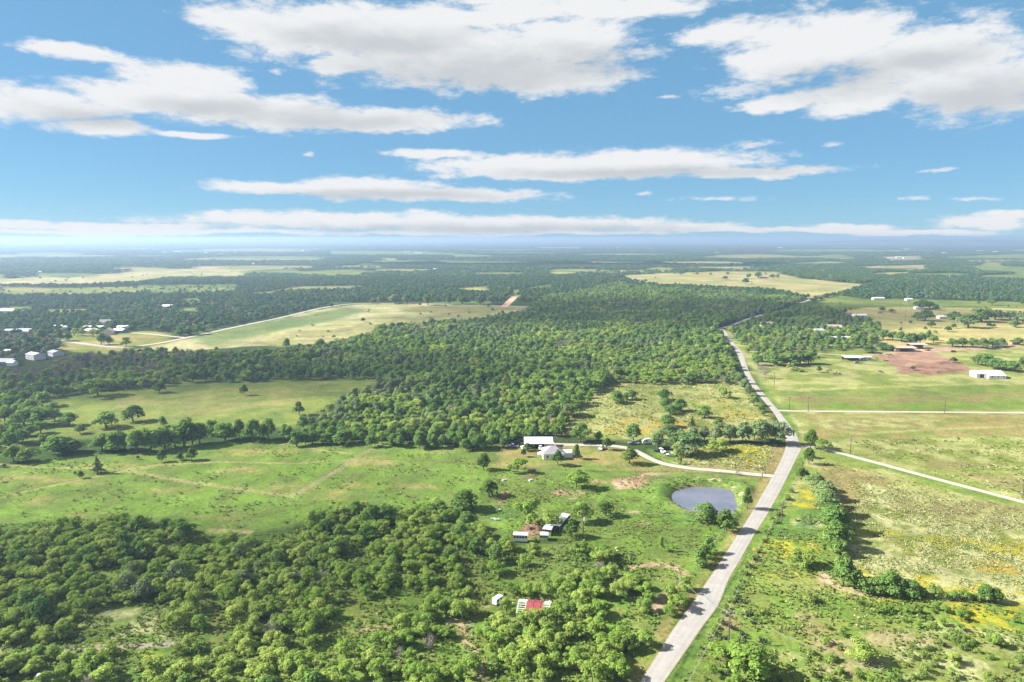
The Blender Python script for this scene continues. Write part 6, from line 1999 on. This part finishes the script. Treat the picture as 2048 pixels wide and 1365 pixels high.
S = NPR.uniform(0.8, 1.35, n_)
scatter('far_woodland', A, S, NPR.uniform(0, 6.28, n_), choose(n_, [range(0, 4), range(4, 6), range(6, 8), range(8, 10)], [0.44, 0.42, 0.10, 0.04], NPR), C_FAR, 'hazy woods between the far fields', sz=S * NPR.uniform(0.75, 1.05, n_))
B = P[~near]
n_ = len(B)
db = dist_[~near]
S = NPR.uniform(0.8, 1.25, n_) * np.clip(db / 3500, 1.0, 3.2)
scatter('distant_forest', B, S, NPR.uniform(0, 6.28, n_), choose(n_, [range(0, 2), range(2, 3), range(3, 4)], [0.36, 0.56, 0.08], NPR), C_CLUMP, 'blue distant forest reaching to the horizon', sz=NPR.uniform(0.8, 1.25, n_) * np.clip(db / 6000, 1.0, 1.5))

# ------------------------------------------------------------------ near thicket
TH = atp(THICKET, 1.5)
CLEARINGS = [[(150, 1300), (150, 1245), (200, 1215), (330, 1220), (345, 1285), (330, 1308)], [(-200, 1318), (-200, 1297), (150, 1288), (340, 1280), (340, 1300), (100, 1314)], [(942, 1225), (950, 1190), (990, 1176), (1015, 1180), (1000, 1205), (975, 1225)], [(875, 1258), (880, 1238), (945, 1238), (950, 1262)], [(1235, 1160), (1235, 1110), (1300, 1105), (1400, 1130), (1375, 1190), (1330, 1215), (1300, 1165)], [(1025, 1222), (1030, 1193), (1105, 1200), (1108, 1226)], [(1300, 1240), (1300, 1195), (1340, 1195), (1335, 1240)]]
TRAILS = [([(430, 1290), (440, 1260), (420, 1215), (408, 1195)], 3.0), ([(960, 1230), (955, 1195), (950, 1150), (930, 1120), (870, 1095)], 2.4), ([(925, 1255), (936, 1287), (953, 1321), (970, 1363), (985, 1420)], 2.6), ([(1255, 1137), (1305, 1129), (1350, 1134), (1374, 1153), (1362, 1170), (1326, 1194), (1309, 1222)], 2.6)]
P = pick_points(TH, 4.35, NPR)
P = P[clear_of_lanes(P, 1.5) & clear_of_things(P, 1.5)]
for c_ in CLEARINGS:
    P = P[~inside(P, atp(c_))]
for l_, w_ in TRAILS:
    P = P[line_dist(P, atp(l_)) > w_]
qx, qy = to_px(P)
gap = fbm(P, 16.0, 61, 3)
P = P[gap < np.where(qx > 650, 0.59, 0.665)]
keep = np.ones(len(P), bool)
for x, y, r_ in TREES_AT:
    keep &= np.hypot(P[:, 0] - x, P[:, 1] - y) > r_ * 0.75 + 1.3
P = P[keep]
qx, qy = to_px(P)
dd = np.hypot(P[:, 0], P[:, 1])
order = np.argsort(dd)
vis = (qx > -25) & (qx < 2070) & (qy < 1395) & (qy > 900)
def region(x, y):
    if x < 330:
        return 'dark green mesquite in the dense western thicket' if y < 1290 else 'spreading green mesquite south of the gravel track through the thicket'
    if x < 620:
        return 'green mesquite in the thicket round the mown trail' if y < 1270 else 'light green mesquite east of the gravel track end'
    if x < 930:
        return 'green mesquite in the thicket west of the camper clearing' if y < 1230 else 'yellow green mesquite between the dead tree and the red footpath'
    if x < 1130:
        return 'green mesquite between the sheds and the red roofed barn frame' if y < 1200 else 'bright mesquite in front of the red roofed barn frame'
    return 'green mesquite between the dirt loop and the barn frame' if y < 1225 else 'bright mesquite on the slope beside the road shoulder'
n_single, n_bush, mass, massS, massI = 0, 0, [], [], []
for i in order:
    x, y = P[i]
    u = RNG.random()
    sunny = qx[i] > 600  # sunlit side imitated by planting more bright leaved trees
    if vis[i] and u < 0.80 and n_single < 236:
        w_ = RNG.uniform(4.4, 7.6)
        st = 'bare' if RNG.random() < 0.035 else 'bright' if (RNG.random() < (0.5 if sunny else 0.14)) else 'mesquite'
        lab = 'half dead grey tree among the green mesquites of the thicket' if st == 'bare' else region(qx[i], qy[i])
        plant(st, x, y, w_, w_ * RNG.uniform(0.62, 0.82), lab, 'thicket: ' + ' '.join(lab.split()[-4:]), RNG)
        n_single += 1
    elif vis[i] and u >= 0.80 and n_bush < 60:
        lab = 'low shrub under the mesquites ' + ('of the western thicket' if qx[i] < 620 else 'near the barn frame and red footpath')
        w_ = RNG.uniform(3.0, 5.0)
        plant('shrub', x, y, w_, w_ * RNG.uniform(0.55, 0.8), lab, lab, RNG)
        n_bush += 1
    else:
        mass.append((x, y)); massS.append(RNG.uniform(0.72, 1.18)); massI.append(RNG.choice(list(I_MESQ) * 3 + list(I_BRIGHT) * 2 + [0, 2]))
mass, massS = np.array(mass), np.array(massS)
scatter('thicket', mass, massS, NPR.uniform(0, 6.28, len(mass)), np.array(massI), C_WOOD, 'rest of the close grown mesquite thicket', sz=massS * NPR.uniform(0.7, 1.0, len(mass)))

# scrub on the lower right: small separate bushes
SCRUB = [(1500, 1240), (1560, 1180), (1640, 1190), (1700, 1205), (1860, 1215), (1990, 1225), (2080, 1250), (2080, 1420), (1420, 1420), (1400, 1330)]
P = pick_points(atp(SCRUB), 3.6, NPR)
qx, qy = to_px(P)
dn = fbm(P, 13.0, 15, 3)
P = P[(dn > 0.47) & clear_of_lanes(P, 4.5)]
qx, qy = to_px(P)
vis = (qx < 2065) & (qy < 1380)
P, qx, qy = P[vis], qx[vis], qy[vis]
sel = NPR.permutation(len(P))[:170]
for i in sel:
    w_ = RNG.uniform(1.5, 3.6) * (1.35 if RNG.random() < 0.15 else 1)
    if qx[i] < 1600:
        lab = 'green scrub bush on the reddish ground by the roadside pole'
    elif qx[i] < 1800:
        lab = 'green scrub bush on the bare tan ground below the hedge corner'
    else:
        lab = 'green scrub bush on the pale grass below the level hedge'
    plant('shrub' if RNG.random() < 0.8 else 'bright', P[i, 0], P[i, 1], w_, w_ * RNG.uniform(0.55, 0.8), lab, 'scrub: ' + ' '.join(lab.split()[-4:]), RNG, name='scrub_bush', cat='shrub')
T('bright', 1500, 1345, 110, 62, 'big light green mesquite lowest beside the road below the pole')
T('bright', 1440, 1322, 52, 34, 'broad bush between the road verge and the pole foot')
T('mesquite', 1730, 1325, 66, 44, 'largest rounded bush in the middle of the scrub')
T('mesquite', 1905, 1325, 30, 22, 'round bush on the pale grass of the scrub')
T('mesquite', 1990, 1290, 40, 26, 'spreading bush far out on the scrub by the pale grass')

# bushes along the fence right of the road
for k, (x, y) in enumerate([(1532, 1066), (1528, 1085), (1515, 1106), (1503, 1120), (1494, 1135), (1487, 1150), (1481, 1165), (1474, 1178), (1466, 1192), (1460, 1205), (1452, 1218), (1446, 1232), (1440, 1246), (1433, 1258), (1428, 1268), (1555, 1030), (1548, 1046), (1562, 1014), (1582, 985), (1575, 1000)]):
    T('shrub', x, y, RNG.uniform(11, 20), RNG.uniform(8, 15), 'small dark bush growing along the fence opposite the pond' if y < 1100 else 'small dark bush growing along the fence by the yellow sign and pole', 'fence line bushes')

# ------------------------------------------------------------------ prickly pear
def cactus_mesh(seed):
    r = random.Random(seed)
    s = Shape()
    tips = []
    def pad(base, up, size):
        up = up.normalized()
        side = up.orthogonal().normalized()
        side.rotate(__import__('mathutils').Quaternion(up, r.uniform(0, 6.28)))
        nrm = up.cross(side)
        b = len(s.v)
        ring_ = []
        for k in range(8):
            t = 2 * math.pi * k / 8
            c_ = base + up * size * (0.5 + 0.52 * math.sin(t)) + side * size * 0.38 * math.cos(t)
            ring_.append(c_)
        ctr_ = base + up * size * 0.5
        s.v += [tuple(p) for p in ring_] + [tuple(ctr_ + nrm * size * 0.1), tuple(ctr_ - nrm * size * 0.1)]
        for k in range(8):
            s.f.append((b + k, b + (k + 1) % 8, b + 8))
            s.f.append((b + (k + 1) % 8, b + k, b + 9))
        return base + up * size * 0.95
    for k in range(9):
        a = r.uniform(0, 6.28)
        d = r.uniform(0.1, 0.9)
        base = Vector((d * math.cos(a), d * math.sin(a), -0.05))
        up = Vector((math.cos(a) * 0.5, math.sin(a) * 0.5, 1))
        tip = pad(base, up, 0.5)
        for q in range(2):
            u2 = up + Vector((r.uniform(-.8, .8), r.uniform(-.8, .8), 0.1))
            t2 = pad(tip, u2, 0.42)
            if r.random() < 0.5:
                pad(t2, u2 + Vector((r.uniform(-.7, .7), r.uniform(-.7, .7), 0)), 0.34)
    me = s.mesh('prickly_pear', True)
    me.materials.append(M_CACTUS)
    return me
CM = [cactus_mesh(k) for k in range(3)]
for k, (x, y) in enumerate([(1448, 1249), (1462, 1255), (1470, 1258), (1485, 1203), (1495, 1205), (1478, 1202), (1500, 1233), (1506, 1235), (1445, 1280), (1455, 1282), (1482, 1284), (1483, 1274), (1518, 1282), (1525, 1284), (1450, 1346), (1900, 1200), (1920, 1202), (1935, 1204), (1560, 1126), (1880, 1199)]):
    p = at(x, y)
    o = bpy.data.objects.new('prickly_pear', CM[k % 3])
    COL.objects.link(o)
    o.location = (p[0], p[1], 0)
    o.rotation_euler = (0, 0, k * 1.7)
    sc_ = 0.9 + 0.25 * (k % 4) / 3
    o.scale = (sc_ * 1.1, sc_ * 1.1, sc_)
    o['label'] = 'dark clump of prickly pear pads ' + ('round the pole foot in the scrub' if x < 1560 else ('among the yellow weeds below the sign' if x < 1600 else 'under the level hedge'))
    o['category'] = 'cactus'
    o['group'] = 'prickly pear clumps ' + ('in the scrub' if x < 1560 else ('below the sign' if x < 1600 else 'under the hedge'))

# ------------------------------------------------------------------ weeds, seed heads and flowers
def tuft_mesh(seed, n, w, h, mat):
    rng = np.random.default_rng(seed)
    c = np.column_stack([rng.normal(0, w / 3.2, n), rng.normal(0, w / 3.2, n), h * (0.35 + 0.5 * rng.random(n))])
    d = rng.normal(size=(n, 3)); d[:, 2] = np.abs(d[:, 2]) + 0.4
    d /= np.linalg.norm(d, axis=1)[:, None]
    a = np.cross(d, rng.normal(size=(n, 3))); a /= np.linalg.norm(a, axis=1)[:, None]
    b = np.cross(d, a)
    s = (w * 0.28 * (0.6 + 0.8 * rng.random(n)))[:, None]
    q = np.stack([c - a * s, c - b * s * 0.8, c + a * s, c + b * s * 0.8], 1).reshape(-1, 3)
    q[:, 2] = np.maximum(q[:, 2], -0.02)
    me = np_mesh('tuft', q, np.arange(4 * n).reshape(n, 4))
    at_ = me.attributes.new('tint', 'FLOAT', 'POINT')
    at_.data.foreach_set('value', np.repeat(np.clip(0.5 + 0.25 * rng.normal(size=n), 0, 1), 4).astype(np.float32))
    me.materials.append(mat)
    return me
C_TUFT = collection('tufts', [tuft_mesh(1, 10, 0.8, 0.45, M_WEED), tuft_mesh(2, 12, 1.0, 0.55, M_WEED), tuft_mesh(3, 12, 0.9, 0.5, M_SEED), tuft_mesh(4, 10, 0.8, 0.5, M_GOLD), tuft_mesh(5, 14, 1.1, 0.6, M_SHRUB)])
def tufts(name, px_poly, spacing, probs, label, lo=0.0, hi=1.0, patch=9.0, smin=0.6, smax=1.3, seed=0):
    P = pick_points(atp(px_poly), spacing, NPR, jit=0.5)
    f = fbm(P, patch, 200 + seed, 4)
    P = P[(f > lo) & (f < hi)]
    P = P[clear_of_lanes(P, 0.6) & clear_of_things(P, 0.3)]
    qx, qy = to_px(P)
    P = P[(qx > -60) & (qx < 2110) & (qy < 1420)]
    P = P[poly_sd(P, POND) < -1.0] if len(P) else P
    n_ = len(P)
    S = NPR.uniform(smin, smax, n_)
    scatter(name, P, S, NPR.uniform(0, 6.28, n_), choose(n_, [[0], [1], [2], [3], [4]], probs, NPR), C_TUFT, label, sz=S * NPR.uniform(0.7, 1.2, n_))
tufts('pale_weeds', [(1720, 960), (2110, 1045), (2110, 1200), (1980, 1200), (1700, 1140), (1690, 1040)], 1.0, [.25, .2, .5, .02, .03], 'cream seed heads of the flower meadow', 0.45, 1.0, 7.0, 0.35, 0.85, seed=1)
tufts('golden_weeds', [(1690, 1055), (1900, 1068), (2110, 1083), (2110, 1190), (1900, 1130), (1720, 1090)], 1.1, [.3, .1, .1, .45, .05], 'golden flowers in bands across the meadow', 0.50, 1.0, 8.0, 0.3, 0.7, seed=2)
tufts('meadow_weeds', [(1640, 925), (1740, 940), (2110, 1040), (2110, 1085), (1900, 1050), (1690, 1030)], 1.7, [.5, .35, .15, 0, 0], 'rough weeds on the brown part of the meadow', 0.42, 1.0, 6.0, 0.35, 0.9, seed=3)
tufts('scrub_weeds', [(1430, 1235), (1515, 1100), (1640, 1000), (1690, 1180), (2010, 1215), (2110, 1240), (2110, 1420), (1330, 1420)], 1.35, [.55, .3, .03, 0, .12], 'green weeds and low brush of the scrub', 0.45, 1.0, 6.0, seed=4)
tufts('verge_weeds', [(1600, 910), (1612, 915), (1560, 1030), (1515, 1110), (1470, 1185), (1400, 1310), (1350, 1400), (1300, 1400), (1352, 1338), (1432, 1225), (1513, 1071)], 0.9, [.6, .4, 0, 0, 0], 'lush tall grass in the roadside ditch', 0.35, 1.0, 5.0, seed=5)
tufts('field_weeds', [(-60, 945), (190, 915), (400, 892), (700, 888), (980, 890), (960, 940), (980, 1005), (900, 1012), (690, 1012), (620, 1045), (420, 1060), (-60, 1050)], 3.0, [.6, .33, .02, 0, .05], 'tussocks of the green field', 0.50, 1.0, 9.0, 0.6, 1.5, seed=6)
tufts('lawn_weeds', [(985, 945), (1280, 950), (1500, 965), (1470, 1070), (1385, 1200), (1270, 1140), (1000, 1075)], 1.5, [.65, .33, .01, 0, .01], 'tufted grass round the pond and sheds', 0.46, 1.0, 7.0, 0.5, 1.2, seed=7)
tufts('undergrowth', THICKET, 1.5, [.5, .25, .02, 0, .23], 'weeds and seedlings between the thicket trees', 0.38, 1.0, 6.0, 0.7, 1.6, seed=8)
tufts('dry_meadow_weeds', [(1125, 872), (1145, 830), (1225, 760), (1488, 760), (1510, 800), (1560, 880)], 2.2, [.4, .3, .22, .08, 0], 'weeds of the dry meadow', 0.46, 1.0, 8.0, 0.6, 1.5, seed=9)
tufts('paddock_weeds', [(1310, 908), (1420, 892), (1555, 890), (1528, 946), (1470, 942), (1340, 929)], 1.3, [.3, .2, .3, .2, 0], 'flowers of the small paddock', 0.42, 1.0, 6.0, seed=10)
tufts('east_weeds', [(1640, 884), (2110, 870), (2110, 1010), (1830, 938), (1700, 908)], 2.2, [.5, .3, .2, 0, 0], 'weeds of the eastern meadow', 0.48, 1.0, 8.0, 0.6, 1.4, seed=11)

# ------------------------------------------------------------------ air
hz, n, o = new_mat('haze_air')
pv = n.new('ShaderNodeVolumePrincipled')
pv.inputs['Color'].default_value = HAZE_COL
pv.inputs['Density'].default_value = HAZE_DENS
pv.inputs['Anisotropy'].default_value = 0.3
n.put(o.inputs['Volume'], pv.outputs[0])
s = Shape()
s.box((0, 16000, 57), (90000, 60000, 124))
me = s.mesh('haze')
link('haze', me, hz, kind='stuff', label='pale blue haze in the air over the country')

# ------------------------------------------------------------------ unseen cumulus added toward the sun, to shade the woods and far plain
cm_, n, o = new_mat('cumulus')
pv = n.new('ShaderNodeVolumePrincipled')
pv.inputs['Color'].default_value = (0.98, 0.98, 1.0, 1.0)
pv.inputs['Density'].default_value = 0.0042
pv.inputs['Anisotropy'].default_value = 0.3
n.put(o.inputs['Volume'], pv.outputs[0])
def cumulus(px, py, rx, ry, thick, alt, seed, label):
    c = at(px, py)
    q = sun_from * (alt / sun_from.z)
    rng = np.random.default_rng(seed)
    nu, nv = 36, 18
    V, F = [], []
    for j in range(nv + 1):
        ph = math.pi * j / nv
        for i in range(nu):
            th = 2 * math.pi * i / nu
            V.append((math.sin(ph) * math.cos(th), math.sin(ph) * math.sin(th), math.cos(ph)))
    V = np.array(V)
    bump = 1 + 0.5 * (fbm(V[:, :2] * 2.2 + 5, 1.0, seed, 3) - 0.5) + 0.35 * (fbm(V[:, 1:] * 4 + 9, 1.0, seed + 5, 3) - 0.5)
    V = V * bump[:, None] * np.array((rx, ry, thick))
    for j in range(nv):
        for i in range(nu):
            a, b = j * nu + i, j * nu + (i + 1) % nu
            F.append((a, a + nu, b + nu, b))
    me = np_mesh('cloud', V, F)
    o_ = link('cloud', me, cm_, kind='stuff', label=label)
    o_.location = (c[0] + q.x, c[1] + q.y, alt + thick)
cumulus(60, 1120, 85, 50, 45, 900, 3, 'unseen cumulus cloud shading the western thicket')
cumulus(250, 738, 300, 105, 60, 950, 8, 'unseen cumulus cloud shading the western wood')
cumulus(1270, 625, 480, 210, 75, 1000, 12, 'unseen cumulus cloud shading the far end of the big wood')
cumulus(1050, 529, 1000, 230, 150, 1500, 21, 'broad unseen cumulus cloud added to shade the far plain')

# ------------------------------------------------------------------ labels: tell look-alikes apart by what they stand next to, else by their place in the row
ORD = ['', 'second ', 'third ', 'fourth ', 'fifth ', 'sixth ', 'seventh ', 'eighth ', 'ninth ', 'tenth ', 'eleventh ', 'twelfth ', 'thirteenth ', 'fourteenth ', 'fifteenth ', 'sixteenth ']
MARKS = [('red roofed barn', 1068, 1206), ('parked camper', 996, 1205), ('row windowed trailer', 1041, 1080), ('dead grey tree', 857, 1290), ('red footpath start', 930, 1262), ('tan bare patch', 912, 1246), ('yellow flower strip', 255, 1300), ('gravel track end', 340, 1289), ('cream flower glade', 240, 1230), ('mown trail', 425, 1230), ('blue and white tank', 79, 1350), ('dirt loop', 1310, 1130), ('reddish dirt patch', 1318, 1212), ('lone open mesquite', 625, 1050), ('broad dark corner tree', 929, 1015), ('cow pen', 1062, 1060), ('scrub pole', 1457, 1286), ('hedge corner oak', 1686, 1165), ('big roadside mesquite', 1500, 1330), ('rounded scrub bush', 1730, 1310), ('cream grass patch', 1880, 1310), ('hedge end oaks', 1985, 1200), ('white roofed barn', 1077, 888), ('field track bend tree', 764, 885), ('low dark hedge oaks', 672, 882), ('wood tip pasture tree', 598, 826), ('golden flowers', 1250, 850), ('wide two trunked oak', 1160, 880)]
TOP = [o for o in SC.objects if o.parent is None and o.get('category')]
def screen(o):
    x, y = to_px(np.array([[o.location.x, o.location.y]]), o.location.z)
    return float(x[0]), float(y[0])
def by_label():
    d = {}
    for o in TOP:
        d.setdefault(o['label'], []).append(o)
    return {k: v for k, v in d.items() if len(v) > 1}
for lab, objs in by_label().items():
    if len(objs) <= 14:
        continue
    words_ = lab.split()
    cut = next((i for i, w in enumerate(words_) if w in ('mesquite', 'shrub', 'bush', 'crown')), 2) + 1
    short = ' '.join(words_[:cut])
    boxes = {}
    for o in objs:
        x, y = screen(o)
        if not (0 < x < 2048 and y < 1375):
            continue
        m = min(MARKS, key=lambda q: math.hypot(q[1] - x, (q[2] - y) * 1.6))
        dx, dy = x - m[1], (y - m[2]) * 1.6
        side = ('right of' if dx > 0 else 'left of') if abs(dx) > abs(dy) else ('below' if dy > 0 else 'above')
        boxes.setdefault((m[0], side), []).append((math.hypot(dx, dy), o))
    for (m, side), lst in boxes.items():
        lst.sort(key=lambda t: t[0])
        for r_, (d_, o) in enumerate(lst[:12]):
            o['label'] = f'{short} {ORD[r_]}nearest {side} the {m}'
for lab, objs in by_label().items():
    pos = sorted((screen(o)[0], i, o) for i, o in enumerate(objs))
    if len(objs) > 16:
        continue
    for r_, (_, _, o) in enumerate(pos):
        place = 'leftmost' if r_ == 0 else ('rightmost' if r_ == len(pos) - 1 else ORD[r_] + 'from the left')
        w = lab.split()
        room = 16 - len(place.split())
        o['label'] = ' '.join(w[:room]) + ', ' + place
